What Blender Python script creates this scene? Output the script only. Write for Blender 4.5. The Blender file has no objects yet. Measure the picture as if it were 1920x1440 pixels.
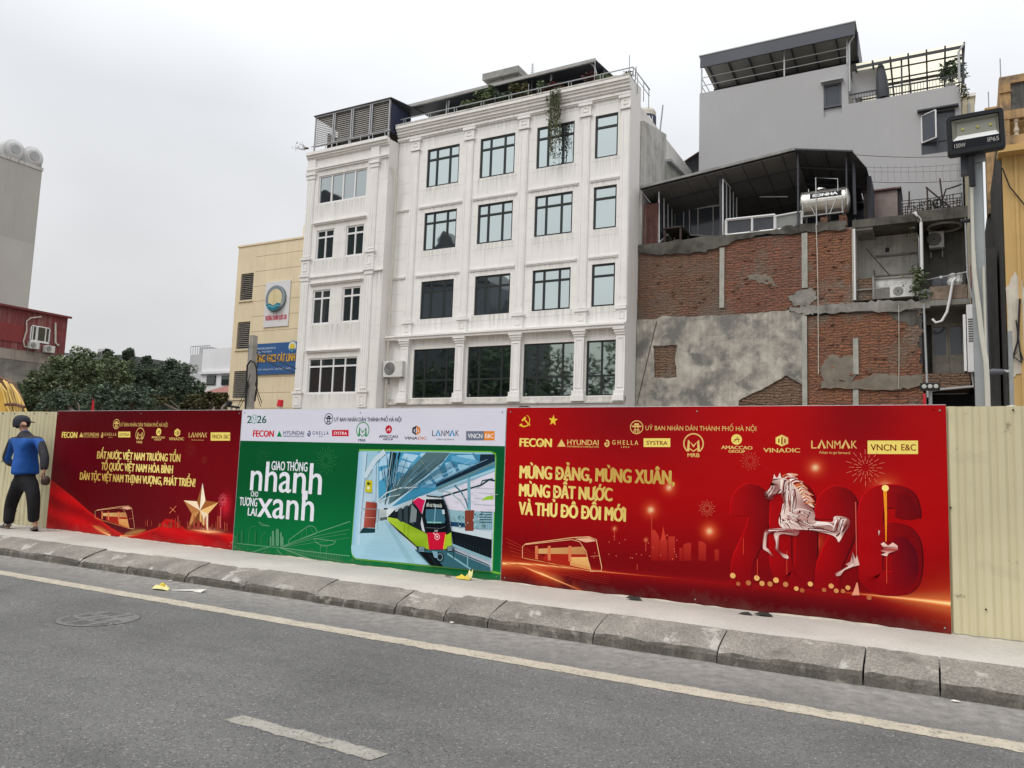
import bpy, math, random
from mathutils import Vector, Matrix
from mathutils.geometry import tessellate_polygon
R = math.radians
random.seed(7)
S = bpy.context.scene
COL = S.collection

# ------------------------------------------------------------------ camera
FOCAL, CAM_H = 1452.0, 1.35
YAW, PITCH, ROLL = R(-28.75), R(6.07), R(2.0)
_f = Vector((math.sin(YAW)*math.cos(PITCH), math.cos(YAW)*math.cos(PITCH), math.sin(PITCH)))
_r0 = Vector((math.cos(YAW), -math.sin(YAW), 0)); _u0 = _r0.cross(_f)
_r = _r0*math.cos(ROLL) + _u0*math.sin(ROLL); _u = _u0*math.cos(ROLL) - _r0*math.sin(ROLL)
cam_d = bpy.data.cameras.new('camera'); cam = bpy.data.objects.new('camera', cam_d); COL.objects.link(cam)
cam_d.sensor_fit = 'HORIZONTAL'; cam_d.sensor_width = 36; cam_d.lens = FOCAL/1920*36
cam_d.clip_start = .05; cam_d.clip_end = 3000
m3 = Matrix((_r, _u, -_f)).transposed()
cam.matrix_world = Matrix.Translation((0, 0, CAM_H)) @ m3.to_4x4()
S.camera = cam
S.view_settings.view_transform = 'Standard'; S.view_settings.look = 'None'
S.view_settings.exposure = 0.0; S.view_settings.gamma = 1

# ------------------------------------------------------------------ overcast sky and soft sun
SUN_EL, SUN_AZ = 52.0, 205.0      # azimuth clockwise from +Y: behind the camera, a little to the left
W = bpy.data.worlds.new('World'); S.world = W; W.use_nodes = True
nt = W.node_tree; nt.nodes.clear()
def N(t, **k):
    n = nt.nodes.new(t)
    for a, b in k.items(): setattr(n, a, b)
    return n
L = lambda a, b: nt.links.new(a, b)
out = N('ShaderNodeOutputWorld')
sky = N('ShaderNodeTexSky', sky_type='NISHITA', sun_disc=False, sun_elevation=R(SUN_EL), sun_rotation=R(SUN_AZ), air_density=1.5, dust_density=4.0)
bg1 = N('ShaderNodeBackground'); bg1.inputs[1].default_value = .06; L(sky.outputs[0], bg1.inputs[0])
tc = N('ShaderNodeTexCoord'); sx = N('ShaderNodeSeparateXYZ'); L(tc.outputs['Generated'], sx.inputs[0])
ramp = N('ShaderNodeValToRGB'); L(sx.outputs['Z'], ramp.inputs[0])
cr = ramp.color_ramp
cr.elements[0].position = 0.0; cr.elements[0].color = (.375, .375, .380, 1)
cr.elements[1].position = 1.0; cr.elements[1].color = (.90, .905, .92, 1)
e = cr.elements.new(.18); e.color = (.405, .406, .412, 1)
e = cr.elements.new(.40); e.color = (.435, .445, .462, 1)
e = cr.elements.new(.60); e.color = (.62, .63, .65, 1)
mp = N('ShaderNodeMapping'); mp.inputs['Scale'].default_value = (1.6, 1.6, 3.2); L(tc.outputs['Generated'], mp.inputs[0])
nz = N('ShaderNodeTexNoise'); nz.inputs['Scale'].default_value = 1.7; nz.inputs['Detail'].default_value = 3; nz.inputs['Roughness'].default_value = .45; L(mp.outputs[0], nz.inputs[0])
mr = N('ShaderNodeMapRange'); mr.inputs[1].default_value = .3; mr.inputs[2].default_value = .7; mr.inputs[3].default_value = 1.84; mr.inputs[4].default_value = 2.18; L(nz.outputs['Fac'], mr.inputs[0])
az = N('ShaderNodeMapRange'); az.inputs[1].default_value = -.8; az.inputs[2].default_value = .2; az.inputs[3].default_value = .965; az.inputs[4].default_value = 1.06; L(sx.outputs['X'], az.inputs[0])
mm = N('ShaderNodeMath', operation='MULTIPLY'); L(mr.outputs[0], mm.inputs[0]); L(az.outputs[0], mm.inputs[1])
bg2 = N('ShaderNodeBackground'); L(ramp.outputs[0], bg2.inputs[0]); L(mm.outputs[0], bg2.inputs[1])
mx = N('ShaderNodeMixShader'); mx.inputs[0].default_value = .94; L(bg1.outputs[0], mx.inputs[1]); L(bg2.outputs[0], mx.inputs[2]); L(mx.outputs[0], out.inputs[0])
sd = bpy.data.lights.new('sun', 'SUN'); sd.energy = 1.35; sd.angle = R(35); sd.color = (1, .965, .92)
so = bpy.data.objects.new('sun', sd); COL.objects.link(so)
_sd = Vector((math.sin(R(SUN_AZ))*math.cos(R(SUN_EL)), math.cos(R(SUN_AZ))*math.cos(R(SUN_EL)), math.sin(R(SUN_EL))))
so.rotation_euler = _sd.to_track_quat('Z', 'Y').to_euler()
so.location = (0, -10, 30)

# ------------------------------------------------------------------ survey helpers: a pixel of the photograph onto a plane of the place
def ray(px, py): return _r*((px-960)/FOCAL) - _u*((py-720)/FOCAL) + _f
def atY(px, py, Y): d = ray(px, py); t = Y/d.y; return Vector((d.x*t, Y, d.z*t+CAM_H))
def atX(px, py, X): d = ray(px, py); t = X/d.x; return Vector((X, d.y*t, d.z*t+CAM_H))
def atZ(px, py, Z): d = ray(px, py); t = (Z-CAM_H)/d.z; return Vector((d.x*t, d.y*t, Z))

# ------------------------------------------------------------------ materials
def new_mat(name):
    m = bpy.data.materials.new(name); m.use_nodes = True
    return m, m.node_tree, m.node_tree.nodes['Principled BSDF']
def surf(name, col, rough=.75, var=.18, scale=1.2, streak=0.0, streak_col=None, stain=None, bump=0.0, bscale=30, metal=0.0, spec=.3, fine=.0, coat=0, stain2=None):
    """colour with two sizes of noise, rain streaks and stains, all in world space"""
    m, t, p = new_mat(name)
    nn = t.nodes.new; ln = t.links.new
    g = nn('ShaderNodeNewGeometry')
    n1 = nn('ShaderNodeTexNoise'); n1.inputs['Scale'].default_value = scale; n1.inputs['Detail'].default_value = 6; n1.inputs['Roughness'].default_value = .62; ln(g.outputs['Position'], n1.inputs[0])
    r1 = nn('ShaderNodeMapRange'); r1.inputs[1].default_value = .3; r1.inputs[2].default_value = .7; r1.inputs[3].default_value = 1-var; r1.inputs[4].default_value = 1+var; ln(n1.outputs['Fac'], r1.inputs[0])
    mul = nn('ShaderNodeMix'); mul.data_type = 'RGBA'; mul.blend_type = 'MULTIPLY'; mul.inputs[0].default_value = 1; mul.inputs[6].default_value = (*col, 1); ln(r1.outputs[0], mul.inputs[7])
    cur = mul.outputs[2]
    if fine:
        n4 = nn('ShaderNodeTexNoise'); n4.inputs['Scale'].default_value = 55; n4.inputs['Detail'].default_value = 3; ln(g.outputs['Position'], n4.inputs[0])
        r4 = nn('ShaderNodeMapRange'); r4.inputs[1].default_value = .3; r4.inputs[2].default_value = .7; r4.inputs[3].default_value = 1-fine; r4.inputs[4].default_value = 1+fine; ln(n4.outputs['Fac'], r4.inputs[0])
        m4 = nn('ShaderNodeMix'); m4.data_type = 'RGBA'; m4.blend_type = 'MULTIPLY'; m4.inputs[0].default_value = 1; ln(cur, m4.inputs[6]); ln(r4.outputs[0], m4.inputs[7]); cur = m4.outputs[2]
    if streak:
        mp = nn('ShaderNodeMapping'); mp.inputs['Scale'].default_value = (4.2, 4.2, .18); ln(g.outputs['Position'], mp.inputs[0])
        n2 = nn('ShaderNodeTexNoise'); n2.inputs['Scale'].default_value = 1.5; n2.inputs['Detail'].default_value = 5; n2.inputs['Roughness'].default_value = .6; ln(mp.outputs[0], n2.inputs[0])
        r2 = nn('ShaderNodeMapRange'); r2.inputs[1].default_value = .50; r2.inputs[2].default_value = .78; r2.inputs[3].default_value = 0; r2.inputs[4].default_value = streak; ln(n2.outputs['Fac'], r2.inputs[0])
        m2 = nn('ShaderNodeMix'); m2.data_type = 'RGBA'; ln(r2.outputs[0], m2.inputs[0]); ln(cur, m2.inputs[6]); m2.inputs[7].default_value = (*(streak_col or tuple(c*.45 for c in col)), 1); cur = m2.outputs[2]
    for st_n, stain in enumerate((stain, stain2)):
        if not stain: continue
        sc, lo, hi, ss, amt = stain
        n3 = nn('ShaderNodeTexNoise'); n3.inputs['Scale'].default_value = ss; n3.inputs['Detail'].default_value = 7; n3.inputs['Roughness'].default_value = .65; n3.inputs['Distortion'].default_value = .4; n3.noise_dimensions = '4D'; n3.inputs['W'].default_value = 3.7*st_n; ln(g.outputs['Position'], n3.inputs['Vector'])
        r3 = nn('ShaderNodeMapRange'); r3.inputs[1].default_value = lo; r3.inputs[2].default_value = hi; r3.inputs[4].default_value = amt; ln(n3.outputs['Fac'], r3.inputs[0])
        m3_ = nn('ShaderNodeMix'); m3_.data_type = 'RGBA'; ln(r3.outputs[0], m3_.inputs[0]); ln(cur, m3_.inputs[6]); m3_.inputs[7].default_value = (*sc, 1); cur = m3_.outputs[2]
    ln(cur, p.inputs['Base Color'])
    p.inputs['Roughness'].default_value = rough; p.inputs['Metallic'].default_value = metal; p.inputs['Specular IOR Level'].default_value = spec
    if coat: p.inputs['Coat Weight'].default_value = coat
    if bump:
        nb = nn('ShaderNodeTexNoise'); nb.inputs['Scale'].default_value = bscale; nb.inputs['Detail'].default_value = 5; ln(g.outputs['Position'], nb.inputs[0])
        b = nn('ShaderNodeBump'); b.inputs['Strength'].default_value = bump; b.inputs['Distance'].default_value = .02; ln(nb.outputs['Fac'], b.inputs['Height']); ln(b.outputs[0], p.inputs['Normal'])
    return m
def glass(name, col, rough=.03, metal=0.0, spec=.5):
    m, t, p = new_mat(name)
    p.inputs['Base Color'].default_value = (*col, 1); p.inputs['Roughness'].default_value = rough; p.inputs['Metallic'].default_value = metal; p.inputs['Specular IOR Level'].default_value = spec
    g = t.nodes.new('ShaderNodeNewGeometry'); n = t.nodes.new('ShaderNodeTexNoise'); n.inputs['Scale'].default_value = .9; n.inputs['Detail'].default_value = 1; t.links.new(g.outputs['Position'], n.inputs[0])
    b = t.nodes.new('ShaderNodeBump'); b.inputs['Strength'].default_value = .12; b.inputs['Distance'].default_value = .03; t.links.new(n.outputs['Fac'], b.inputs['Height']); t.links.new(b.outputs[0], p.inputs['Normal'])
    return m
def printed(name, rough=.38, spec=.25):
    m, t, p = new_mat(name)
    a = t.nodes.new('ShaderNodeVertexColor'); a.layer_name = 'Col'
    g = t.nodes.new('ShaderNodeNewGeometry'); sp = t.nodes.new('ShaderNodeSeparateXYZ'); t.links.new(g.outputs['Position'], sp.inputs[0])
    n = t.nodes.new('ShaderNodeTexNoise'); n.inputs['Scale'].default_value = 6; n.inputs['Detail'].default_value = 8; n.inputs['Roughness'].default_value = .7; t.links.new(g.outputs['Position'], n.inputs[0])
    h = t.nodes.new('ShaderNodeMath'); h.operation = 'MULTIPLY_ADD'; t.links.new(n.outputs['Fac'], h.inputs[0]); h.inputs[1].default_value = -.55; t.links.new(sp.outputs['Z'], h.inputs[2])
    r = t.nodes.new('ShaderNodeMapRange'); r.inputs[1].default_value = -.32; r.inputs[2].default_value = -.17; r.inputs[3].default_value = .10; r.inputs[4].default_value = 0; t.links.new(h.outputs[0], r.inputs[0])
    x = t.nodes.new('ShaderNodeMix'); x.data_type = 'RGBA'; t.links.new(r.outputs[0], x.inputs[0]); t.links.new(a.outputs[0], x.inputs[6]); x.inputs[7].default_value = (.30, .25, .20, 1)   # road dust splashed on the foot of the prints
    t.links.new(x.outputs[2], p.inputs['Base Color']); p.inputs['Roughness'].default_value = rough; p.inputs['Specular IOR Level'].default_value = spec
    n2 = t.nodes.new('ShaderNodeTexNoise'); n2.inputs['Scale'].default_value = 1.7; n2.inputs['Detail'].default_value = 3; t.links.new(g.outputs['Position'], n2.inputs[0])
    b = t.nodes.new('ShaderNodeBump'); b.inputs['Strength'].default_value = .35; b.inputs['Distance'].default_value = .05; t.links.new(n2.outputs['Fac'], b.inputs['Height']); t.links.new(b.outputs[0], p.inputs['Normal'])
    return m
def leafmat(name, c0, c1, c2):
    """leaf colour varies leaf by leaf (a random number stored on each face)"""
    m, t, p = new_mat(name)
    a = t.nodes.new('ShaderNodeVertexColor'); a.layer_name = 'Col'
    s = t.nodes.new('ShaderNodeSeparateColor'); t.links.new(a.outputs[0], s.inputs[0])
    r = t.nodes.new('ShaderNodeValToRGB'); t.links.new(s.outputs[0], r.inputs[0])
    r.color_ramp.elements[0].color = (*c0, 1); r.color_ramp.elements[1].color = (*c2, 1); e = r.color_ramp.elements.new(.5); e.color = (*c1, 1)
    t.links.new(r.outputs[0], p.inputs['Base Color']); p.inputs['Roughness'].default_value = .6; p.inputs['Specular IOR Level'].default_value = .25
    return m
def brickmat(name, c1, c2, mortar, patch, lo=.52, hi=.62, row=.085, width=.24, noise_s=.55, amt=.9, rub=.5):
    m, t, p = new_mat(name); nn = t.nodes.new; ln = t.links.new
    g = nn('ShaderNodeNewGeometry'); s = nn('ShaderNodeSeparateXYZ'); ln(g.outputs['Position'], s.inputs[0])
    nd = nn('ShaderNodeTexNoise'); nd.inputs['Scale'].default_value = 1.3; nd.inputs['Detail'].default_value = 9; nd.inputs['Roughness'].default_value = .72; ln(g.outputs['Position'], nd.inputs[0])
    dz = nn('ShaderNodeMath'); dz.operation = 'MULTIPLY_ADD'; ln(nd.outputs['Fac'], dz.inputs[0]); dz.inputs[1].default_value = .40; ln(s.outputs['Z'], dz.inputs[2])
    xy = nn('ShaderNodeMath'); xy.operation = 'ADD'; ln(s.outputs['X'], xy.inputs[0]); ln(s.outputs['Y'], xy.inputs[1])
    c = nn('ShaderNodeCombineXYZ'); ln(xy.outputs[0], c.inputs[0]); ln(dz.outputs[0], c.inputs[1])
    b = nn('ShaderNodeTexBrick'); ln(c.outputs[0], b.inputs[0]); b.inputs['Scale'].default_value = 1; b.inputs['Brick Width'].default_value = width; b.inputs['Row Height'].default_value = row; b.inputs['Mortar Size'].default_value = .017; b.inputs['Mortar Smooth'].default_value = .3; b.inputs['Bias'].default_value = -.1
    b.inputs['Color1'].default_value = (*c1, 1); b.inputs['Color2'].default_value = (*c2, 1); b.inputs['Mortar'].default_value = (*mortar, 1)  # dark mortar colour also carries the shade of deep raked joints
    def mixn(cur, scale, lo, hi, col, amt, detail=8):
        n = nn('ShaderNodeTexNoise'); n.inputs['Scale'].default_value = scale; n.inputs['Detail'].default_value = detail; n.inputs['Roughness'].default_value = .7; ln(g.outputs['Position'], n.inputs[0])
        r = nn('ShaderNodeMapRange'); r.inputs[1].default_value = lo; r.inputs[2].default_value = hi; r.inputs[4].default_value = amt; ln(n.outputs['Fac'], r.inputs[0])
        x = nn('ShaderNodeMix'); x.data_type = 'RGBA'; ln(r.outputs[0], x.inputs[0]); ln(cur, x.inputs[6]); x.inputs[7].default_value = (*col, 1)
        return x.outputs[2], r.outputs[0]
    cur, _ = mixn(b.outputs['Color'], 5.0, .50, .66, tuple(.55*a+.45*q for a, q in zip(c1, mortar)), rub)
    cur, _ = mixn(cur, 9.0, .60, .70, (.10, .065, .045), .75)
    cur, _ = mixn(cur, noise_s, lo, hi, patch, amt)
    ln(cur, p.inputs['Base Color']); p.inputs['Roughness'].default_value = .92; p.inputs['Specular IOR Level'].default_value = .15
    ad = nn('ShaderNodeMath'); ad.operation = 'MULTIPLY_ADD'; nb = nn('ShaderNodeTexNoise'); nb.inputs['Scale'].default_value = 9; nb.inputs['Detail'].default_value = 6; ln(g.outputs['Position'], nb.inputs[0])
    inv = nn('ShaderNodeMath'); inv.operation = 'SUBTRACT'; inv.inputs[0].default_value = 1; ln(b.outputs['Fac'], inv.inputs[1])
    ln(nb.outputs['Fac'], ad.inputs[0]); ad.inputs[1].default_value = 1.3; ln(inv.outputs[0], ad.inputs[2])
    bp = nn('ShaderNodeBump'); bp.inputs['Strength'].default_value = 1.0; bp.inputs['Distance'].default_value = .07; ln(ad.outputs[0], bp.inputs['Height']); ln(bp.outputs[0], p.inputs['Normal'])
    return m

WHITE = surf('white_stucco', (.795, .778, .752), .8, .035, .7, .30, (.54, .52, .49), ((.56, .54, .50), .60, .76, .9, .32), bump=.05, bscale=40)
WHITE2 = surf('white_stucco_old', (.77, .75, .72), .8, .05, .8, .34, (.49, .48, .46), ((.47, .46, .43), .58, .74, 1.1, .5), bump=.05, bscale=40)
TRIM = surf('white_trim', (.795, .778, .752), .75, .05, 1.4, .35, (.46, .45, .42))
JOINT = surf('groove_strip', (.62, .605, .58), .9, .15, 2)  # slightly darker strips drawn along the facade's groove lines
DIRTYTOP = surf('weathered_ledge', (.62, .60, .56), .85, .2, 3, .4, (.22, .21, .19), ((.20, .20, .18), .55, .70, 2.5, .7))
GREYC = surf('stained_render', (.52, .51, .48), .9, .16, 1.1, .85, (.13, .125, .115), ((.20, .195, .18), .50, .68, .9, .75), bump=.15)
CONC = surf('raw_concrete', (.27, .26, .235), .9, .25, 1.6, .5, (.09, .085, .075), ((.075, .07, .062), .50, .68, 1.2, .8), bump=.3, bscale=12)
CONC2 = surf('pale_concrete', (.36, .36, .32), .9, .2, 2.5, .4, bump=.2)
PLASTER = surf('old_plaster', (.40, .37, .32), .92, .38, 1.5, .42, (.15, .145, .135), ((.13, .13, .125), .47, .60, 1.0, .85), bump=.35, bscale=7, stain2=((.52, .49, .42), .56, .68, 1.5, .75), fine=.08)
BRICK = brickmat('rough_brick', (.275, .118, .077), (.20, .098, .070), (.105, .078, .06), (.19, .16, .13), .50, .62, amt=.7, row=.105, width=.62, rub=.75)
BRICKB = brickmat('brown_rough_brick', (.235, .118, .078), (.18, .098, .07), (.09, .072, .058), (.175, .145, .115), .44, .60, amt=.7, row=.105, width=.62, rub=.75)
BRICK2 = brickmat('orange_brick', (.31, .135, .078), (.235, .11, .072), (.12, .085, .062), (.21, .175, .14), .50, .60, row=.105, width=.62, amt=.8, rub=.75)
BRICK3 = brickmat('brown_brick', (.24, .15, .10), (.19, .12, .08), (.09, .072, .055), (.19, .165, .14), .52, .62, amt=.75, row=.105, width=.62, rub=.75)
GREYWALL = surf('grey_paint', (.40, .40, .405), .8, .035, .35, .06, stain=((.29, .29, .29), .62, .72, .7, .35))
TOWERW = surf('tower_render', (.41, .402, .375), .9, .10, .16, .12)
YELLOW = surf('school_yellow', (.72, .61, .42), .85, .06, .7, .32, (.50, .40, .24), ((.40, .33, .21), .62, .74, 1.3, .5))
OCHRE = surf('ochre_paint', (.50, .335, .135), .85, .10, .6, .40, (.30, .21, .10), ((.24, .18, .10), .58, .7, .9, .6))
OCHREOLD = surf('weathered_ochre', (.42, .27, .13), .9, .3, 1.6, .7, (.08, .07, .06), ((.09, .08, .07), .50, .62, 1.5, .8))
DARKWALL = surf('near_black_wall', (.055, .053, .05), .95, .3, .8, .8, (.012, .012, .012), ((.16, .155, .145), .60, .75, .7, .6))  # near-black wall with darker streaks and paler blotches
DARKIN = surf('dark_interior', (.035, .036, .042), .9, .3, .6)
SHEETDARK = surf('dark_sheet_metal', (.055, .058, .068), .6, .15, 1.0, .2)
SHEETGREY = surf('grey_sheet_metal', (.085, .09, .11), .5, .08, .8)
SOFFIT = surf('soffit_panels', (.15, .15, .15), .6, .3, .5)
RED = surf('maroon_sheet', (.20, .045, .048), .6, .22, .9, .8, (.36, .26, .24), ((.09, .03, .03), .55, .7, 1.2, .6))
RUST = surf('rusted_sheet', (.09, .038, .032), .8, .4, 2.0, .9, (.28, .25, .23))
ALU = surf('white_aluminium', (.74, .74, .74), .45, .05, 2)
ALUGREY = surf('grey_steel_tube', (.42, .43, .44), .45, .12, 2.5, metal=.2)
BLACKF = surf('dark_window_frame', (.022, .026, .026), .4, .1, 2)
STEEL = surf('stainless_steel', (.62, .60, .55), .28, .08, 4, .4, (.20, .19, .16), metal=.85)
GALV = surf('galvanised_steel', (.30, .32, .32), .5, .12, 3, .3, metal=.35)
PVC = surf('pale_pvc_pipe', (.55, .53, .46), .5, .1, 3, .3)
STEELR = 0
RUBBER = surf('black_rubber', (.015, .015, .016), .6, .2, 5)
ACWHITE = surf('unit_casing', (.62, .62, .59), .5, .08, 3, .3)
ACDARK = surf('unit_grille', (.10, .10, .10), .6, .2, 8)
GLASS_SKY = glass('coated_glass', (.60, .675, .665), .02, 1.0)
GLASS_DARK = glass('dark_glass', (.02, .028, .027), .03, 0.0, .9)
GLASS_GREEN = glass('tinted_glass', (.36, .42, .38), .025, 1.0)
GLASS_BLUE = glass('blue_grey_glass', (.06, .068, .08), .1, 0, .5)
ASPHALT = None
PRINT = printed('printed_vinyl', .33, .12)
PRINTM = printed('matte_print', .6, .2)
WOODG = surf('grey_weathered_wood', (.22, .20, .17), .85, .25, 4, .3)
LEAF_D = leafmat('deep_leaves', (.040, .062, .042), (.080, .120, .080), (.16, .21, .135))
LEAF_M = leafmat('olive_leaves', (.052, .070, .036), (.105, .140, .068), (.20, .24, .125))
LEAF_S = leafmat('dry_leaves', (.03, .035, .015), (.085, .085, .035), (.17, .15, .07))
LEAF_R = leafmat('bougainvillea', (.02, .035, .015), (.08, .03, .035), (.20, .03, .06))
LEAF_H = leafmat('hanging_leaves', (.03, .04, .02), (.07, .085, .04), (.15, .16, .085))
def grime():
    m, t, p = new_mat('rain_grime'); nn = t.nodes.new; ln = t.links.new
    a = nn('ShaderNodeVertexColor'); a.layer_name = 'Col'; s = nn('ShaderNodeSeparateColor'); ln(a.outputs[0], s.inputs[0]); g = nn('ShaderNodeNewGeometry')
    mp = nn('ShaderNodeMapping'); mp.inputs['Scale'].default_value = (7, 7, .35); ln(g.outputs['Position'], mp.inputs[0])
    n = nn('ShaderNodeTexNoise'); n.inputs['Scale'].default_value = 1; n.inputs['Detail'].default_value = 6; n.inputs['Roughness'].default_value = .65; ln(mp.outputs[0], n.inputs[0])
    r = nn('ShaderNodeMapRange'); r.inputs[1].default_value = .42; r.inputs[2].default_value = .72; r.inputs[4].default_value = .36; ln(n.outputs['Fac'], r.inputs[0])
    x = nn('ShaderNodeMath'); x.operation = 'MULTIPLY'; ln(r.outputs[0], x.inputs[0]); ln(s.outputs[0], x.inputs[1]); ln(x.outputs[0], p.inputs['Alpha'])
    p.inputs['Base Color'].default_value = (.30, .29, .265, 1); p.inputs['Roughness'].default_value = .9; return m
GRIME = grime()
def runs(mb, x0, x1, z1, dz, y):
    """rain-washed dirt below a ledge or sill, fading downward with the runs"""
    mb.add([(x0, y, z1-dz), (x1, y, z1-dz), (x1, y, z1), (x0, y, z1)], [(0, 1, 2, 3)], [(0, 0, 0), (0, 0, 0), (1, 1, 1), (1, 1, 1)])
BARK = surf('bark', (.10, .08, .06), .95, .3, 6, bump=.4)

# ------------------------------------------------------------------ mesh building
class MB:
    def __init__(s): s.v = []; s.f = []; s.mi = []; s.c = []; s.m = 0; s.col = (1, 1, 1)
    def add(s, vs, fs, col=None):
        o = len(s.v); s.v += [tuple(x) for x in vs]; cl = col or s.col
        s.c += (list(cl) if isinstance(cl, list) else [cl]*len(vs))
        for f in fs: s.f.append(tuple(i+o for i in f)); s.mi.append(s.m)
        return s
    def box(s, x0, x1, y0, y1, z0, z1):
        x0, x1 = min(x0, x1), max(x0, x1); y0, y1 = min(y0, y1), max(y0, y1); z0, z1 = min(z0, z1), max(z0, z1)
        return s.add([(x0,y0,z0),(x1,y0,z0),(x1,y1,z0),(x0,y1,z0),(x0,y0,z1),(x1,y0,z1),(x1,y1,z1),(x0,y1,z1)],
              [(0,3,2,1),(4,5,6,7),(0,1,5,4),(1,2,6,5),(2,3,7,6),(3,0,4,7)])
    def hexa(s, b, t):  # bottom ring and top ring of 4
        return s.add(list(b)+list(t), [(0,3,2,1),(4,5,6,7),(0,1,5,4),(1,2,6,5),(2,3,7,6),(3,0,4,7)])
    def quad(s, a, b, c, d): return s.add([a, b, c, d], [(0, 1, 2, 3)])
    def slab(s, a, b, c, d, t):  # quad thickened by vector t
        t = Vector(t); q = [Vector(p) for p in (a, b, c, d)]
        return s.hexa(q, [p+t for p in q])
    def plate(s, outer, y0, y1, holes=()):
        """polygon given in (x, z), from front y0 to back y1"""
        loops = [list(outer)]+[list(h) for h in holes]
        tr = tessellate_polygon([[Vector((x, z, 0)) for x, z in l] for l in loops])
        pts = [p for l in loops for p in l]; n = len(pts)
        s.add([(x, y0, z) for x, z in pts]+[(x, y1, z) for x, z in pts], [])
        o = len(s.v)-2*n
        for t in tr:
            a, b, c = [pts[i] for i in t]
            if (b[0]-a[0])*(c[1]-a[1])-(b[1]-a[1])*(c[0]-a[0]) < 0: t = (t[0], t[2], t[1])
            s.f.append(tuple(o+i for i in t)); s.mi.append(s.m)
            s.f.append(tuple(o+n+i for i in reversed(t))); s.mi.append(s.m)
        k = 0
        for l in loops:
            for i in range(len(l)):
                j = (i+1) % len(l); s.f.append((o+k+i, o+n+k+i, o+n+k+j, o+k+j)); s.mi.append(s.m)
            k += len(l)
        return s
    def tube(s, path, r, n=8, cap=True):
        P = [Vector(p) for p in path]; rs = r if isinstance(r, (list, tuple)) else [r]*len(P)
        o = len(s.v); prev = None
        for i, p in enumerate(P):
            d = (P[min(i+1, len(P)-1)]-P[max(i-1, 0)]).normalized()
            ref = Vector((0, 0, 1)) if abs(d.z) < .9 else Vector((1, 0, 0))
            if prev is not None: ref = prev
            a = (ref - d*ref.dot(d)).normalized(); b = d.cross(a); prev = a
            for k in range(n):
                t = 2*math.pi*k/n; s.v.append(tuple(p+(a*math.cos(t)+b*math.sin(t))*rs[i])); s.c.append(s.col)
        for i in range(len(P)-1):
            for k in range(n):
                s.f.append((o+i*n+k, o+i*n+(k+1) % n, o+(i+1)*n+(k+1) % n, o+(i+1)*n+k)); s.mi.append(s.m)
        if cap:
            s.f.append(tuple(o+k for k in reversed(range(n)))); s.mi.append(s.m)
            s.f.append(tuple(o+(len(P)-1)*n+k for k in range(n))); s.mi.append(s.m)
        return s
    def lathe(s, c, axis, prof, n=20):
        """prof: (distance along axis, radius)"""
        ax = Vector(axis).normalized(); c = Vector(c)
        return s.tube([c+ax*d for d, r in prof], [max(r, .002) for d, r in prof], n)
    def wall(s, x0, x1, z0, z1, y, holes=(), rev=.0):
        """front face at y with rectangular holes (x0,x1,z0,z1) and reveals of depth rev"""
        xs = sorted({x0, x1, *[h[0] for h in holes], *[h[1] for h in holes]}); zs = sorted({z0, z1, *[h[2] for h in holes], *[h[3] for h in holes]})
        for i in range(len(xs)-1):
            for j in range(len(zs)-1):
                cx, cz = (xs[i]+xs[i+1])/2, (zs[j]+zs[j+1])/2
                if any(h[0] < cx < h[1] and h[2] < cz < h[3] for h in holes): continue
                s.quad((xs[i], y, zs[j]), (xs[i+1], y, zs[j]), (xs[i+1], y, zs[j+1]), (xs[i], y, zs[j+1]))
        for a, b, c, d in holes:
            if rev:
                s.quad((a, y, c), (a, y+rev, c), (b, y+rev, c), (b, y, c)); s.quad((a, y, d), (b, y, d), (b, y+rev, d), (a, y+rev, d))
                s.quad((a, y, c), (a, y, d), (a, y+rev, d), (a, y+rev, c)); s.quad((b, y, c), (b, y+rev, c), (b, y+rev, d), (b, y, d))
        return s
    def build(s, name, mats, parent=None, smooth=False, bevel=0, loc=None):
        me = bpy.data.meshes.new(name); me.from_pydata(s.v, [], s.f)
        mats = mats if isinstance(mats, (list, tuple)) else [mats]
        for m in mats: me.materials.append(m)
        if len(mats) > 1: me.polygons.foreach_set('material_index', s.mi)
        if any(m in (PRINT, PRINTM) or m.name.endswith('leaves') or m is LEAF_R or m.name == 'rain_grime' for m in mats):
            a = me.color_attributes.new('Col', 'FLOAT_COLOR', 'POINT'); a.data.foreach_set('color', [q for c in s.c for q in (c[0], c[1], c[2], 1)])
        if smooth: me.polygons.foreach_set('use_smooth', [True]*len(me.polygons))
        me.update()
        o = bpy.data.objects.new(name, me); COL.objects.link(o)
        if parent is not None: o.parent = parent; o.matrix_parent_inverse = parent.matrix_world.inverted() if parent.type != 'EMPTY' else Matrix.Translation(-Vector(parent.location))
        if bevel:
            b = o.modifiers.new('bevel', 'BEVEL'); b.width = bevel; b.segments = 2; b.limit_method = 'ANGLE'
        return o
def tag(o, label=None, cat=None, group=None, kind=None):
    for k, v in (('label', label), ('category', cat), ('group', group), ('kind', kind)):
        if v: o[k] = v
    return o
def thing(name, loc, label, cat, group=None):
    o = bpy.data.objects.new(name, None); COL.objects.link(o); o.location = loc; o.empty_display_size = .2
    return tag(o, label, cat, group)
def struct(o): o['kind'] = 'structure'; return o

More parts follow.
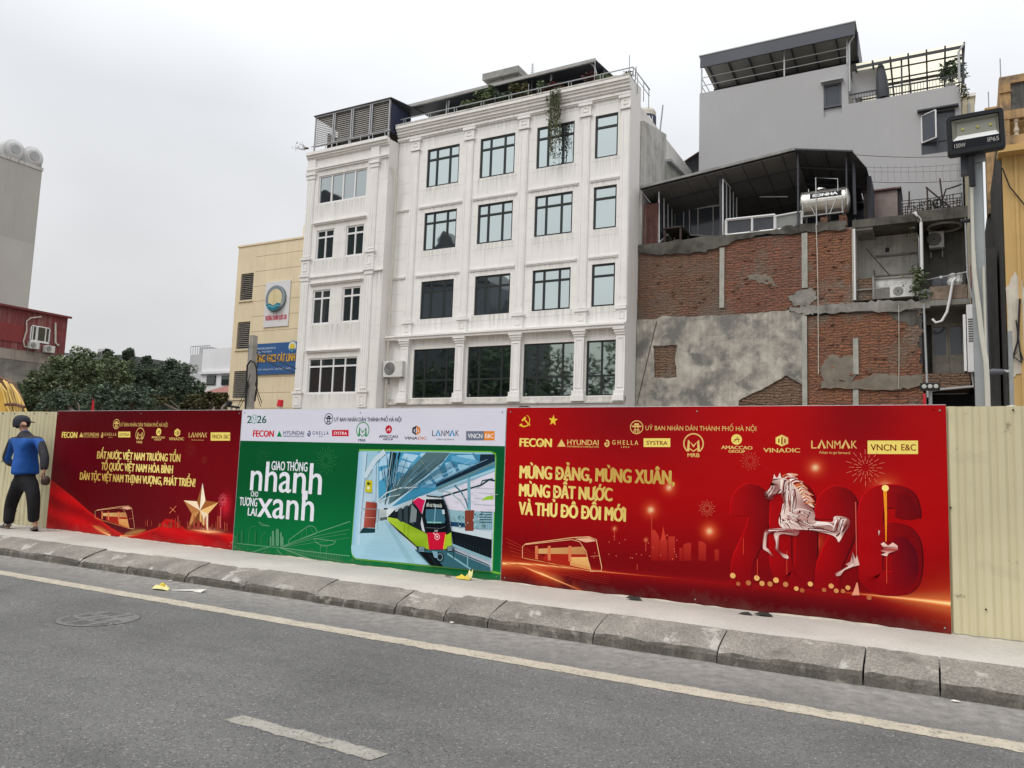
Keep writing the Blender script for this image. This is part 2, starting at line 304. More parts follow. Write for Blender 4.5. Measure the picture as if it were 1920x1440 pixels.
# ------------------------------------------------------------------ lettering
_fc = {}
def glyphs(txt, off=0.0):
    k = (txt, off)
    if k not in _fc:
        cu = bpy.data.curves.new('lettering', 'FONT'); cu.body = txt; cu.size = 1; cu.offset = off; cu.resolution_u = 4
        o = bpy.data.objects.new('lettering', cu); me = bpy.data.meshes.new_from_object(o)
        _fc[k] = ([(v.co.x, v.co.y) for v in me.vertices], [tuple(p.vertices) for p in me.polygons])
        bpy.data.objects.remove(o); bpy.data.curves.remove(cu); bpy.data.meshes.remove(me)
    return _fc[k]
HORNED = dict(zip('ƠỚỜỞỠỢƯỨỪỬỮỰơớờởỡợưứừửữự', 'OÓÒỎÕỌUÚÙỦŨỤoóòỏõọuúùủũụ'))
def put_text(mb, txt, x0, x1, z0, z1, y, col=(1, 1, 1), off=.02, lower=False, colfn=None):
    """lettering from x0 to x1, baseline z0, cap (or x-) height up to z1, on the plane y"""
    base = ''.join(HORNED.get(c, 'D' if c == 'Đ' else c) for c in txt); vs, fs = glyphs(base)
    if not vs: return
    vs, fs = list(vs), list(fs); right = lambda s: max([v[0] for v in glyphs(s)[0]] or [0])
    for i, ch in enumerate(txt):   # horns and bars are separate strokes
        if ch in HORNED:
            r = right(base[:i+1]); t = .682 if ch.isupper() else .449; o = len(vs)
            vs += [(r-.10, t-.05), (r-.04, t-.12), (r+.05, t-.06), (r+.085, t+.06), (r+.02, t+.06), (r+.0, t-.01)]; fs.append(tuple(range(o, o+6)))
        elif ch == 'Đ':
            gd_ = [v[0] for v in glyphs('D')[0]]; l = right(base[:i+1])-(max(gd_)-min(gd_)); o = len(vs); vs += [(l-.03, .31), (l+.30, .31), (l+.30, .385), (l-.03, .385)]; fs.append((o, o+1, o+2, o+3))
    a = min(v[0] for v in vs); b = max(v[0] for v in vs); ch = .449 if lower else .682
    sxx = (x1-x0)/(b-a+2*off); szz = (z1-z0)/ch; o = off
    # heavier weights: the same letters struck again a little to each side
    for k, (dx, dz) in enumerate(((0, 0),) if off < .012 else ((0, 0), (-o, 0), (o, 0), (-o*.5, o*.3), (o*.5, -o*.3))):
        P2 = [(x0+(v[0]-a+o+dx)*sxx, z0+(v[1]+dz)*szz) for v in vs]
        for n_, f in enumerate(fs):   # overlapping strokes of one letter must not share a plane
            mb.add([(P2[i][0], y-k*.00004-(n_ % 5)*.000008, P2[i][1]) for i in f], [tuple(range(len(f)))], [colfn(*P2[i]) for i in f] if colfn else col)
# ================================================================== ground, road, pavement, kerb
ZR = -.22
def asphalt(name, dusty=False):
    m, t, p = new_mat(name); nn = t.nodes.new; ln = t.links.new
    g = nn('ShaderNodeNewGeometry'); sep = nn('ShaderNodeSeparateXYZ'); ln(g.outputs['Position'], sep.inputs[0])
    def noise(s, d=5, r=.6, vec=None):
        n = nn('ShaderNodeTexNoise'); n.inputs['Scale'].default_value = s; n.inputs['Detail'].default_value = d; n.inputs['Roughness'].default_value = r; ln(vec or g.outputs['Position'], n.inputs[0]); return n.outputs['Fac']
    def rng(v, a, b, c, d):
        r = nn('ShaderNodeMapRange'); r.inputs[1].default_value = a; r.inputs[2].default_value = b; r.inputs[3].default_value = c; r.inputs[4].default_value = d; ln(v, r.inputs[0]); return r.outputs[0]
    def mix(f, a, b, mode='MIX'):
        x = nn('ShaderNodeMix'); x.data_type = 'RGBA'; x.blend_type = mode
        for i, v in ((0, f), (6, a), (7, b)):
            if isinstance(v, (int, float)): x.inputs[i].default_value = v
            elif isinstance(v, tuple): x.inputs[i].default_value = (*v, 1)
            else: ln(v, x.inputs[i])
        return x.outputs[2]
    v = nn('ShaderNodeTexVoronoi'); v.inputs['Scale'].default_value = 95; ln(g.outputs['Position'], v.inputs[0])
    stone = nn('ShaderNodeSeparateColor'); ln(v.outputs['Color'], stone.inputs[0])
    cur = mix(rng(stone.outputs[0], 0, 1, 0, 1), (.112, .112, .110), (.172, .170, .165))
    cur = mix(rng(stone.outputs[1], .95, .98, 0, .7), cur, (.33, .32, .30))
    cur = mix(rng(stone.outputs[2], .94, .98, 0, .7), cur, (.045, .045, .045))
    cur = mix(1.0, cur, rng(noise(150, 2), .3, .7, .60, 1.40), 'MULTIPLY')
    cur = mix(1.0, cur, rng(noise(.5, 6, .65), .3, .7, .76, 1.20), 'MULTIPLY')
    mp = nn('ShaderNodeMapping'); mp.inputs['Scale'].default_value = (.12, 1.6, 1); ln(g.outputs['Position'], mp.inputs[0])
    cur = mix(1.0, cur, rng(noise(1.4, 4, .6, mp.outputs[0]), .3, .7, .90, 1.10), 'MULTIPLY')
    cur = mix(rng(noise(6, 6, .7), .66, .75, 0, .5), cur, (.30, .29, .27))
    cur = mix(rng(noise(.9, 7, .7), .60, .72, 0, .5), cur, (.085, .084, .082))
    # dust swept towards the kerb
    dy = nn('ShaderNodeMath'); dy.operation = 'MULTIPLY_ADD'; ln(noise(2.2, 6, .7), dy.inputs[0]); dy.inputs[1].default_value = 1.1; ln(sep.outputs['Y'], dy.inputs[2])
    cur = mix(rng(dy.outputs[0], 6.05, 7.1, 0, .85), cur, mix(rng(noise(9, 6, .7), .35, .65, 0, 1), (.205, .195, .182), (.36, .345, .32)))
    ln(cur, p.inputs['Base Color']); p.inputs['Roughness'].default_value = .88; p.inputs['Specular IOR Level'].default_value = .2
    b = nn('ShaderNodeBump'); b.inputs['Strength'].default_value = .55; b.inputs['Distance'].default_value = .012
    h = nn('ShaderNodeMath'); h.operation = 'ADD'; ln(v.outputs['Distance'], h.inputs[0]); ln(noise(90, 3), h.inputs[1]); ln(h.outputs[0], b.inputs['Height']); ln(b.outputs[0], p.inputs['Normal'])
    return m
def paint(name, col, y0, y1, wear):
    """road paint worn through to the asphalt, ragged at both edges"""
    m, t, p = new_mat(name); nn = t.nodes.new; ln = t.links.new
    g = nn('ShaderNodeNewGeometry'); sep = nn('ShaderNodeSeparateXYZ'); ln(g.outputs['Position'], sep.inputs[0])
    def noise(s, d=6):
        n = nn('ShaderNodeTexNoise'); n.inputs['Scale'].default_value = s; n.inputs['Detail'].default_value = d; n.inputs['Roughness'].default_value = .75; ln(g.outputs['Position'], n.inputs[0]); return n.outputs['Fac']
    a = nn('ShaderNodeMath'); a.operation = 'SUBTRACT'; ln(sep.outputs['Y'], a.inputs[0]); a.inputs[1].default_value = (y0+y1)/2
    b = nn('ShaderNodeMath'); b.operation = 'ABSOLUTE'; ln(a.outputs[0], b.inputs[0])
    c = nn('ShaderNodeMath'); c.operation = 'MULTIPLY_ADD'; ln(noise(7), c.inputs[0]); c.inputs[1].default_value = .10; ln(b.outputs[0], c.inputs[2])
    r = nn('ShaderNodeMapRange'); r.inputs[1].default_value = (y1-y0)/2+.035; r.inputs[2].default_value = (y1-y0)/2+.05; r.inputs[3].default_value = 1; r.inputs[4].default_value = 0; ln(c.outputs[0], r.inputs[0])
    w = nn('ShaderNodeMapRange'); w.inputs[1].default_value = wear; w.inputs[2].default_value = wear+.10; w.inputs[3].default_value = 1; w.inputs[4].default_value = .12; ln(noise(3.2, 9), w.inputs[0])
    w2 = nn('ShaderNodeMapRange'); w2.inputs[1].default_value = .56; w2.inputs[2].default_value = .62; w2.inputs[3].default_value = 1; w2.inputs[4].default_value = .45; ln(noise(40, 4), w2.inputs[0])
    f = nn('ShaderNodeMath'); f.operation = 'MULTIPLY'; ln(r.outputs[0], f.inputs[0]); ln(w.outputs[0], f.inputs[1])
    f2 = nn('ShaderNodeMath'); f2.operation = 'MULTIPLY'; ln(f.outputs[0], f2.inputs[0]); ln(w2.outputs[0], f2.inputs[1])
    v = nn('ShaderNodeMapRange'); v.inputs[1].default_value = .3; v.inputs[2].default_value = .7; v.inputs[3].default_value = .8; v.inputs[4].default_value = 1.15; ln(noise(5), v.inputs[0])
    x = nn('ShaderNodeMix'); x.data_type = 'RGBA'; x.blend_type = 'MULTIPLY'; x.inputs[0].default_value = 1; x.inputs[6].default_value = (*col, 1); ln(v.outputs[0], x.inputs[7])
    ln(x.outputs[2], p.inputs['Base Color']); ln(f2.outputs[0], p.inputs['Alpha']); p.inputs['Roughness'].default_value = .85
    return m
ASPHALT = asphalt('asphalt')
SOIL = surf('site_soil', (.20, .165, .13), .95, .3, .3)
struct(MB().quad((-900, -900, -.32), (900, -900, -.32), (900, 900, -.32), (-900, 900, -.32)).build('ground', SOIL))
struct(MB().quad((-120, -9, ZR), (90, -9, ZR), (90, 6.9, ZR), (-120, 6.9, ZR)).build('road', ASPHALT))
LINEP = paint('edge_line_paint', (.43, .39, .31), 5.635, 5.845, .60)
struct(MB().quad((-110, 5.58, ZR+.004), (80, 5.58, ZR+.004), (80, 5.90, ZR+.004), (-110, 5.90, ZR+.004)).build('road_marking', LINEP))
DASHP = paint('lane_dash_paint', (.30, .285, .25), 3.425, 3.565, .58)
for k in (-4, -3, -2, -1, 0, 1, 2):
    x0 = -3.76+k*3.0
    if k in (-1, 1, -2, -3): continue
    struct(MB().add([(x0-.02, 3.38, ZR+.004), (x0+1.10, 3.38, ZR+.004), (x0+1.15, 3.61, ZR+.004), (x0+.03, 3.61, ZR+.004)], [(0, 1, 2, 3)]).build('lane_dash', DASHP))
PAVE = surf('cement_pavement', (.455, .432, .39), .92, .13, .9, stain=((.37, .345, .305), .52, .70, 1.6, .6), bump=.25, bscale=18, fine=.10)
pv = MB(); n = 240
for i in range(n+1):
    x = -60+i*.375
    e = 7.07+random.uniform(-.012, .012)+.015*math.sin(x*1.7); s_ = .008*math.sin(x*2.3)+random.uniform(-.003, .003)
    pv.v += [(x, e-.07, -.075+s_), (x, e-.012, -.034+s_), (x, e+.05, -.004+s_), (x, 7.5, .004+s_), (x, 8.02, .006), (x, 12.5, .0)]
for i in range(n):
    for k in range(5): a = i*6+k; pv.f.append((a, a+6, a+7, a+1)); pv.mi.append(0)
pv.c = [(1, 1, 1)]*len(pv.v)
struct(pv.build('pavement', PAVE, smooth=True))
far = MB().quad((-200, 12.5, -.004), (120, 12.5, -.004), (120, 29, -.004), (-200, 29, -.004)); struct(far.build('site_ground', SOIL))
# far pavement behind the viewer
struct(MB().box(-120, 90, -16, -9, -.32, -.06).build('pavement', PAVE))

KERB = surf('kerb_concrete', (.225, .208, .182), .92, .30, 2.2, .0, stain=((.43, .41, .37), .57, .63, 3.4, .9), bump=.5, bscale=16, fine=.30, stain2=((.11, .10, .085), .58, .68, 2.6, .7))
KERB_SHADED = surf('kerb_face_shaded', (.110, .101, .085), .95, .35, 2.4, .6, (.27, .255, .225), ((.29, .27, .235), .57, .64, 5, .75), bump=.5, bscale=16, fine=.3)  # weathered concrete, darkened so its colour carries the shade of the kerb front
jx = [atZ(px, py, ZR).x for px, py in ((3, 1040), (143, 1063), (239, 1076), (346, 1092), (465, 1107), (597, 1127), (747, 1150), (841, 1163), (918, 1177), (1114, 1207), (1345, 1243), (1618, 1287), (1763, 1309))]
xs = [jx[0]-1.15*k for k in range(22, 0, -1)]+jx+[jx[-1]+1.1*k for k in range(1, 14)]
kb = MB()
for a, b in zip(xs, xs[1:]):
    g = random.uniform(.008, .018); a += g/2; b -= g/2; n = 9
    dy, dz = random.uniform(-.018, .018), random.uniform(-.012, .010); tz = random.uniform(-.008, .008)
    rows = []
    for i in range(n+1):
        f = i/n; x = a+(b-a)*f; cz = dz+tz*(f-.5); rr = lambda s: random.uniform(-s, s)
        chip = random.uniform(.008, .024) if (i in (0, n) and random.random() < .6) else (.012 if random.random() < .15 else 0)
        rows.append([(x, 6.685+dy+rr(.004), ZR-.02), (x, 6.69+dy+rr(.004), -.165+cz), (x, 6.705+dy+rr(.007)+chip*.6, -.128+cz+rr(.005)-chip), (x, 6.745+dy+rr(.006), -.103+cz+rr(.004)-chip*.5), (x, 6.92+dy, -.048+cz+rr(.004)), (x, 7.075+dy+rr(.01), -.012+cz+rr(.004)), (x, 7.13, -.03)])
    o = len(kb.v)
    for r in rows: kb.v += r; kb.c += [(1, 1, 1)]*7
    for i in range(n):
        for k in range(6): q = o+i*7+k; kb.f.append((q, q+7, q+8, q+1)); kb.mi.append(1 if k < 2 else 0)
    for e in (0, n):
        kb.f.append(tuple(o+e*7+k for k in (range(7) if e else reversed(range(7))))); kb.mi.append(1)
struct(kb.build('kerb', [KERB, KERB_SHADED], smooth=False))
# cracked skirt of mortar along the foot of the hoarding
mo = MB(); prev = None
for i in range(260):
    x = -20+i*.1; h = max(.0, .004+.006*math.sin(i*.37)+random.uniform(-.006, .008)); d = .05+random.uniform(-.02, .04)
    cur = [(x, 8.09-d, .004), (x, 8.09-d*.5, h*.7+.006), (x, 8.07, h+.008)]
    o = len(mo.v); mo.v += cur; mo.c += [(1, 1, 1)]*3
    if i:
        for k in (0, 1): mo.f.append((o-3+k, o+k, o+k+1, o-2+k)); mo.mi.append(0)
struct(mo.build('pavement_mortar', surf('mortar_skirt', (.50, .45, .37), .95, .25, 5, bump=.4)))
# manhole cover sunk in the asphalt
c = atZ(185, 1160, ZR); mh = thing('manhole_cover', (c.x, c.y, ZR), 'worn round manhole cover flush with the asphalt', 'manhole cover')
IRON = surf('worn_iron', (.148, .146, .141), .85, .2, 8, fine=.25); IRON2 = surf('gap_dirt', (.035, .033, .03), .95, .3, 8); GAP = surf('shallow_groove', (.118, .115, .11), .95, .3, 8)
ring = MB(); o = []
for k in range(48):
    t = 2*math.pi*k/48; cs, sn = math.cos(t), math.sin(t)
    ring.v += [(c.x+cs*.355, c.y+sn*.355, ZR+.004), (c.x+cs*.366, c.y+sn*.366, ZR+.004)]; ring.c += [(1, 1, 1)]*2
for k in range(48):
    if random.random() < .22: continue
    a = 2*k; b = 2*((k+1) % 48); ring.f.append((a, a+1, b+1, b)); ring.mi.append(0)
ring.build('rim', surf('rim_dirt', (.085, .082, .078), .95, .4, 8), mh)
cov = MB(); cov.add([(c.x+math.cos(2*math.pi*k/40)*.355, c.y+math.sin(2*math.pi*k/40)*.355, ZR+.003) for k in range(40)], [tuple(range(40))]); lid = cov.build('lid', IRON, mh)
ribs = MB()
for k in range(-7, 8):
    xx = k*.045; hh = math.sqrt(max(0, .33**2-xx*xx))
    for q in range(3):
        if random.random() < .35: continue
        y0 = -hh+q*2*hh/3; ribs.box(c.x+xx-.006, c.x+xx+.006, c.y+y0+.02, c.y+y0+2*hh/3-.02, ZR+.003, ZR+.006)
ribs.build('rib', GAP, lid)

# ================================================================== corrugated hoarding
FY = 8.13; FTOP = 2.03
CREAM = surf('cream_painted_sheet', (.585, .53, .345), .5, .07, 1.0, .35, (.40, .34, .20), ((.22, .18, .11), .63, .70, 6, .75), spec=.3, stain2=((.34, .30, .20), .56, .70, 1.3, .5))
def prof(u):  # corrugation depth along the sheet
    t = (u/.125) % 1.0
    return .0 if t < .30 else (.020*(t-.30)/.14 if t < .44 else (.020 if t < .80 else .020*(1-(t-.80)/.20)))
fence = thing('corrugated_fence', (-6, FY, 0), 'long cream corrugated metal hoarding fence along the pavement', 'fence')
us = sorted({round(i*.125+o, 4) for i in range(9) for o in (0, .0375, .055, .1)} - set()); us = [u for u in us if u <= 1.03]
X0 = -24.0
for k in range(30):
    x0 = X0+k*1.0+.0; m = MB(); jit = random.uniform(-.004, .004); top = FTOP+random.uniform(-.006, .010); n = 8
    yy = FY+(.004 if k % 2 else 0)
    x0 -= .19 if x0 > -12 else .02
    for u in us:
        for j in range(n):
            z = .015+(top-.015)*j/(n-1)
            d = .006*math.sin(u*9+k*2.1+z*1.3)+.004*math.sin(z*4+k)
            m.v.append((x0+u, yy-prof(u)+d+jit, z)); m.c.append((1, 1, 1))
    for i in range(len(us)-1):
        for j in range(n-1): a = i*n+j; m.f.append((a, a+n, a+n+1, a+1)); m.mi.append(0)
    sh = m.build('fence_sheet', CREAM, fence, smooth=False)
    if x0 < -13 or x0 > -1.2:
        b = MB()
        for (u, z) in ((.18, top-.035), (.80, top-.035), (.30, 1.12), (.93, 1.12), (.55, .25)):
            b.lathe((x0+u, yy-.045, z), (0, 1, 0), ((0, .003), (0, .007), (.012, .008), (.03, .008)), 8)
        b.build('bolt', RUBBER, sh)
rail = MB()
for z in (.4, 1.1, 1.85): rail.box(-24, 6, FY+.03, FY+.07, z, z+.04)
rail.build('rail', GALV, fence)
po = MB()
for k in range(13): po.box(-23.5+k*2.45, -23.44+k*2.45, FY+.075, FY+.135, -.2, 1.95)
po.build('post', GALV, fence)

# ================================================================== printed banners
BY = 8.085
def lin(r, g, b): return tuple((v/255)**2.2 for v in (r, g, b))
def mixc(a, b, t): t = max(0, min(1, t)); return tuple(p+(q-p)*t for p, q in zip(a, b))
def sm(a, b, x): t = max(0, min(1, (x-a)/(b-a))); return t*t*(3-2*t)
C1 = lambda x, y: (lambda p: (p.x, p.z))(atY(x/4, 740+y/4, BY))
C2 = lambda x, y: (lambda p: (p.x, p.z))(atY(420+x/3.5556, 740+y/3.5556, BY))
C3 = lambda x, y: (lambda p: (p.x, p.z))(atY(930+x/3.2733, 740+y/3.2733, BY))
C4 = lambda x, y: (lambda p: (p.x, p.z))(atY(1330+x/2.939, 740+y/2.939, BY))
CP = lambda x, y: (lambda p: (p.x, p.z))(atY(650+x/5.538, 830+y/5.538, BY))
CL = lambda x, y: (lambda p: (p.x, p.z))(atY(420+x/7.385, 960+y/7.385, BY))
DL = .00013
class Ink:
    """printed layers on one board: every shape lies a hair in front of the one before"""
    def __init__(s, M, k=1): s.M = M; s.k = k; s.mb = MB()
    def y(s): s.k += 1; return BY-s.k*DL
    def poly(s, pts, col, raw=False):
        P = pts if raw else [s.M(*p) for p in pts]; y = s.y()
        tr = tessellate_polygon([[Vector((a, b, 0)) for a, b in P]])
        fs = []
        for t in tr:
            a, b, c = [P[i] for i in t]
            fs.append(tuple(t) if (b[0]-a[0])*(c[1]-a[1])-(b[1]-a[1])*(c[0]-a[0]) > 0 else (t[0], t[2], t[1]))
        s.mb.add([(a, y, b) for a, b in P], fs, [col(*p) for p in P] if callable(col) else col)
    def line(s, pts, w, col, raw=False, closed=False, w1=None):
        P = [Vector(p) for p in (pts if raw else [s.M(*p) for p in pts])]
        if closed: P = P+[P[0]]
        y = s.y(); vs = []; fs = []; s.k += int(len(P)*.000003/DL)
        for i, p in enumerate(P):
            d = (P[min(i+1, len(P)-1)]-P[max(i-1, 0)]); d = d.normalized() if d.length else Vector((1, 0)); q = Vector((-d.y, d.x))*((w+(w1-w)*i/(len(P)-1)) if w1 is not None else w)/2
            cur = [(p.x+q.x, p.y+q.y), (p.x-q.x, p.y-q.y)]
            if i:
                e = [(a, y-i*.000003, b) for a, b in (prev[0], prev[1], cur[1], cur[0])]
                s.mb.add(e, [(0, 1, 2, 3)], [col(v[0], v[2]) for v in e] if callable(col) else col)
            prev = cur
    def disc(s, c, r, col, n=20, raw=False, ry=None):
        x, z = c if raw else s.M(*c); s.poly([(x+r*math.cos(2*math.pi*k/n), z+(ry or r)*math.sin(2*math.pi*k/n)) for k in range(n)], col, raw=True)
    def ring(s, c, r, w, col, n=28, a0=0, a1=360, raw=False):
        x, z = c if raw else s.M(*c); s.line([(x+r*math.cos(R(a0+(a1-a0)*k/n)), z+r*math.sin(R(a0+(a1-a0)*k/n))) for k in range(n+1)], w, col, raw=True)
    def text(s, t, x0, yt, x1, yb, col, off=.02, lower=False, shear=0, colfn=None, yb1=None):
        a = s.M(x0, yb); b = s.M(x1, yb1 if yb1 is not None else yb); c = s.M(x0, yt)
        put_text(s.mb, t, a[0], b[0], a[1], c[1], s.y(), col, off, lower, colfn=colfn)
    def out(s, name, parent, mat=None): return s.mb.build(name, mat or PRINT, parent) if s.mb.v else None
def board(x0, x1, z0, z1, bgfn, label, nx=150, nz=70):
    t = thing('banner_board', ((x0+x1)/2, BY, z0), label, 'banner', 'printed banner boards on the hoarding')
    m = MB(); vs = []; cs = []
    for j in range(nz+1):
        for i in range(nx+1):
            x = x0+(x1-x0)*i/nx; z = z0+(z1-z0)*j/nz; vs.append((x, BY, z)); cs.append(bgfn(x, z))
    m.add(vs, [(j*(nx+1)+i, j*(nx+1)+i+1, (j+1)*(nx+1)+i+1, (j+1)*(nx+1)+i) for j in range(nz) for i in range(nx)], cs)
    m.build('print', PRINT, t)
    b = MB().box(x0, x1, BY+.001, BY+.018, z0, z1+.004); b.build('backing_panel', ALU, t)
    s = MB()
    for x in (x0+.05, (x0+x1)/2, x1-.05):
        for z in (z0+.05, z1-.05): s.lathe((x, BY-.006, z), (0, 1, 0), ((0, .002), (0, .008), (.006, .008)), 8)
    s.build('screw', GALV, t)
    return t
GOLD = lin(226, 190, 112); GOLD2 = lin(238, 215, 110)
def goldgrad(z0, z1): return lambda x, z: mixc(lin(184, 142, 62), lin(244, 224, 130), math.sin(x*1.9+z*3)*.4+.55)
def emblem(ink, c, r, col, w):
    x, z = ink.M(*c); P = lambda u, v: (x+u*r, z+v*r)
    ink.ring((x, z), r, w, col, raw=True)
    for a, b, ww in (((-.62, .18), (.62, .18), 1.2), ((-.35, .50), (.35, .50), 1.6), ((-.42, .36), (.42, .36), .8), ((-.40, -.42), (-.40, -.85), 1), ((.40, -.42), (.40, -.85), 1), ((-.40, -.40), (.40, -.40), 1), ((-.24, .1), (-.24, -.4), 1.1), ((.24, .1), (.24, -.4), 1.1), ((-.15, -.5), (-.15, -.9), .8), ((.15, -.5), (.15, -.9), .8)):
        ink.line([P(*a), P(*b)], w*ww, col, raw=True)
    ink.line([P(-.78, .22), P(-.62, .10), P(-.3, .08), P(.3, .08), P(.62, .10), P(.78, .22)], w*1.1, col, raw=True)
def sponsors(t, M, k0, spec, pal, bgc):
    """the row of sponsor marks; spec: {key: rectangles in survey coordinates}"""
    lg = lambda: Ink(M, k0)
    i = lg(); x0, y0, x1, y1 = spec['fecon']; i.text('FECON', x0, y0, x1, y1, pal['fecon'], .05)
    cx = x0+(x1-x0)*.665; a = i.M(cx, (y0+y1)/2); hh = i.M(cx, y0)[1]-a[1]; i.poly([(a[0]-hh*.5, a[1]-hh*.9), (a[0]+hh*.5, a[1]-hh*.9), (a[0]+hh*.35, a[1]), (a[0], a[1]+hh*.45), (a[0]-hh*.35, a[1])], bgc, raw=True)
    for u in (-.22, .0, .22): i.line([(a[0]+u*hh, a[1]-hh*.9), (a[0]+u*hh, a[1]-.05*hh)], hh*.12, pal['fecon'], raw=True)
    i.out('sponsor_logo', t)
    i = lg(); x0, y0, x1, y1 = spec['tri']; i.poly([(x0, y1), (x1, y1), ((x0+x1)/2, y0)], pal['tri'])
    x0, y0, x1, y1 = spec['hy']; i.text('HYUNDAI', x0, y0, x1, y1, pal['hy'], .012)
    x0, y0, x1, y1 = spec['hysub']; i.text('ENGINEERING & CONSTRUCTION', x0, y0, x1, y1, pal['hysub'], .012); i.out('sponsor_logo', t)
    i = lg(); x0, y0, x1, y1 = spec['gi']; c = i.M((x0+x1)/2, (y0+y1)/2); rx = abs(i.M(x1, y0)[0]-i.M(x0, y0)[0])/2; rz = abs(i.M(x0, y0)[1]-i.M(x0, y1)[1])/2
    i.line([(c[0]+rx*.72*math.cos(R(q)), c[1]+rz*.78*math.sin(R(q))) for q in range(120, -200, -14)], rx*.55, pal['gi'], raw=True)
    i.line([(c[0]-rx*.8, c[1]+rz*.05), (c[0], c[1]+rz*.05), (c[0]+rx*.1, c[1]-rz*.2)], rx*.4, pal['gi'], raw=True)
    x0, y0, x1, y1 = spec['gh']; i.text('G H E L L A', x0, y0, x1, y1, pal['gh'], .015)
    x0, y0, x1, y1 = spec['gsub']; i.text('1 8 9 4', x0, y0, x1, y1, pal['gh'], .02); i.out('sponsor_logo', t)
    i = lg(); x0, y0, x1, y1 = spec['sy']; i.poly([(x0, y0), (x0, y1), (x1, y1), (x1, y0)], pal['sybox']); h = y1-y0
    i.text('SYSTRA', x0+(x1-x0)*.1, y0+h*.28, x1-(x1-x0)*.1, y1-h*.26, pal['sytxt'], .02); i.out('sponsor_logo', t)
    i = lg(); cx, cy, r = spec['mrb']; x, z = i.M(cx, cy); i.ring((x, z), r, r*.13, pal['mrb2'], a0=-52, a1=232, raw=True)
    i.line([(x-r*.55, z-r*.80), (x-r*.48, z+.30*r), (x, z-.28*r), (x+.48*r, z+.30*r), (x+.55*r, z-.80*r)], r*.26, pal['mrb'], raw=True)
    i.line([(x-r*.42, z-r*.50), (x, z-r*.78), (x+r*.42, z-r*.50)], r*.12, pal['mrb2'], raw=True)
    x0, y0, x1, y1 = spec['mrbt']; i.text('MRB', x0, y0, x1, y1, pal['mrbt'], .02); i.out('sponsor_logo', t)
    i = lg(); cx, cy, r = spec['am']; x, z = i.M(cx, cy); i.disc((x, z), r, pal['am'], raw=True)
    i.line([(x-r*.6, z-r*.45), (x-r*.1, z-r*.1), (x+r*.2, z+r*.55), (x+r*.4, z-r*.5)], r*.14, pal['amin'], raw=True); i.line([(x-r*.45, z), (x+r*.6, z+r*.05)], r*.12, pal['amin'], raw=True)
    x0, y0, x1, y1 = spec['amt']; i.text('AMACCAO', x0, y0, x1, y1, pal['amt'], .035); x0, y0, x1, y1 = spec['gr']; i.text('GROUP', x0, y0, x1, y1, pal['amt'], .035); i.out('sponsor_logo', t)
    i = lg(); cx, cy, r = spec['vi']; x, z = i.M(cx, cy)
    hexp = [(x+r*math.sin(R(q)), z+r*.85*math.cos(R(q))) for q in range(0, 360, 60)]; i.poly([hexp[0], hexp[1], hexp[2], hexp[3]], pal['vi2'], raw=True); i.poly([hexp[3], hexp[4], hexp[5], hexp[0]], pal['vi'], raw=True)
    for u in (-.42, 0, .42): i.line([(x+u*r, z-.55*r+abs(u)*r*.5), (x+u*r, z+(.5-abs(u)*.6)*r)], r*.17, bgc, raw=True)
    x0, y0, x1, y1 = spec['vit']
    s = x0+(x1-x0)*.60; i.text('VINA', x0, y0, s-1, y1, pal['vit'], .02); i.text('DIC', s+2, y0, x1, y1, pal['vit2'], .02); i.out('sponsor_logo', t)
    i = lg(); x0, y0, x1, y1 = spec['la']; w = x1-x0; i.text('L', x0, y0, x0+w*.12, y1, pal['la'], .01)
    def lam(xa, xb): i.line([(xa, y1), ((xa+xb)/2, y0), (xb, y1)], pal['law'], pal['la2'])
    lam(x0+w*.155, x0+w*.30); i.text('NM', x0+w*.34, y0, x0+w*.64, y1, pal['la'], .01); lam(x0+w*.67, x0+w*.83); i.text('K', x0+w*.87, y0, x1, y1, pal['la'], .01)
    x0, y0, x1, y1 = spec['lat']; i.text('Adapt to go forward', x0, y0, x1, y1, pal['lat'], .01); i.out('sponsor_logo', t)
    i = lg(); x0, y0, x1, y1 = spec['vn']; w = x1-x0; h = y1-y0; s = x0+w*.63
    i.poly([(x0, y0), (x0, y1), (s, y1), (s, y0)], pal['vn1']); i.poly([(s, y0), (s, y1), (x1, y1), (x1, y0)], pal['vn2'])
    i.text('VNCN', x0+w*.06, y0+h*.27, x0+w*.57, y1-h*.27, pal['vntxt'], .015); i.text('E&C', x0+w*.67, y0+h*.27, x1-w*.04, y1-h*.27, pal['vntxt2'], .015); i.out('sponsor_logo', t)
gold_pal = lambda dk, w: dict(fecon=GOLD2, tri=GOLD, hy=GOLD, hysub=GOLD, gi=GOLD, gh=GOLD, sybox=GOLD2, sytxt=dk, mrb=GOLD, mrb2=GOLD, mrbt=GOLD, am=GOLD2, amin=dk, amt=GOLD, vi=GOLD2, vi2=GOLD, vit=GOLD, vit2=GOLD, la=GOLD, la2=GOLD, law=w, lat=GOLD, vn1=GOLD2, vn2=GOLD2, vntxt=dk, vntxt2=dk)
rng = random.Random(3)
def burst(ink, c, r, col, n=16, w=.006, r0=.35):
    x, z = ink.M(*c)
    for k in range(n):
        t = 2*math.pi*k/n
        for a, b in ((r0, .6), (.72, 1.0)) if k % 2 else ((r0*.6, .45), (.55, .82)):
            ink.line([(x+math.cos(t)*r*a, z+math.sin(t)*r*a), (x+math.cos(t)*r*b, z+math.sin(t)*r*b)], w, col, raw=True)
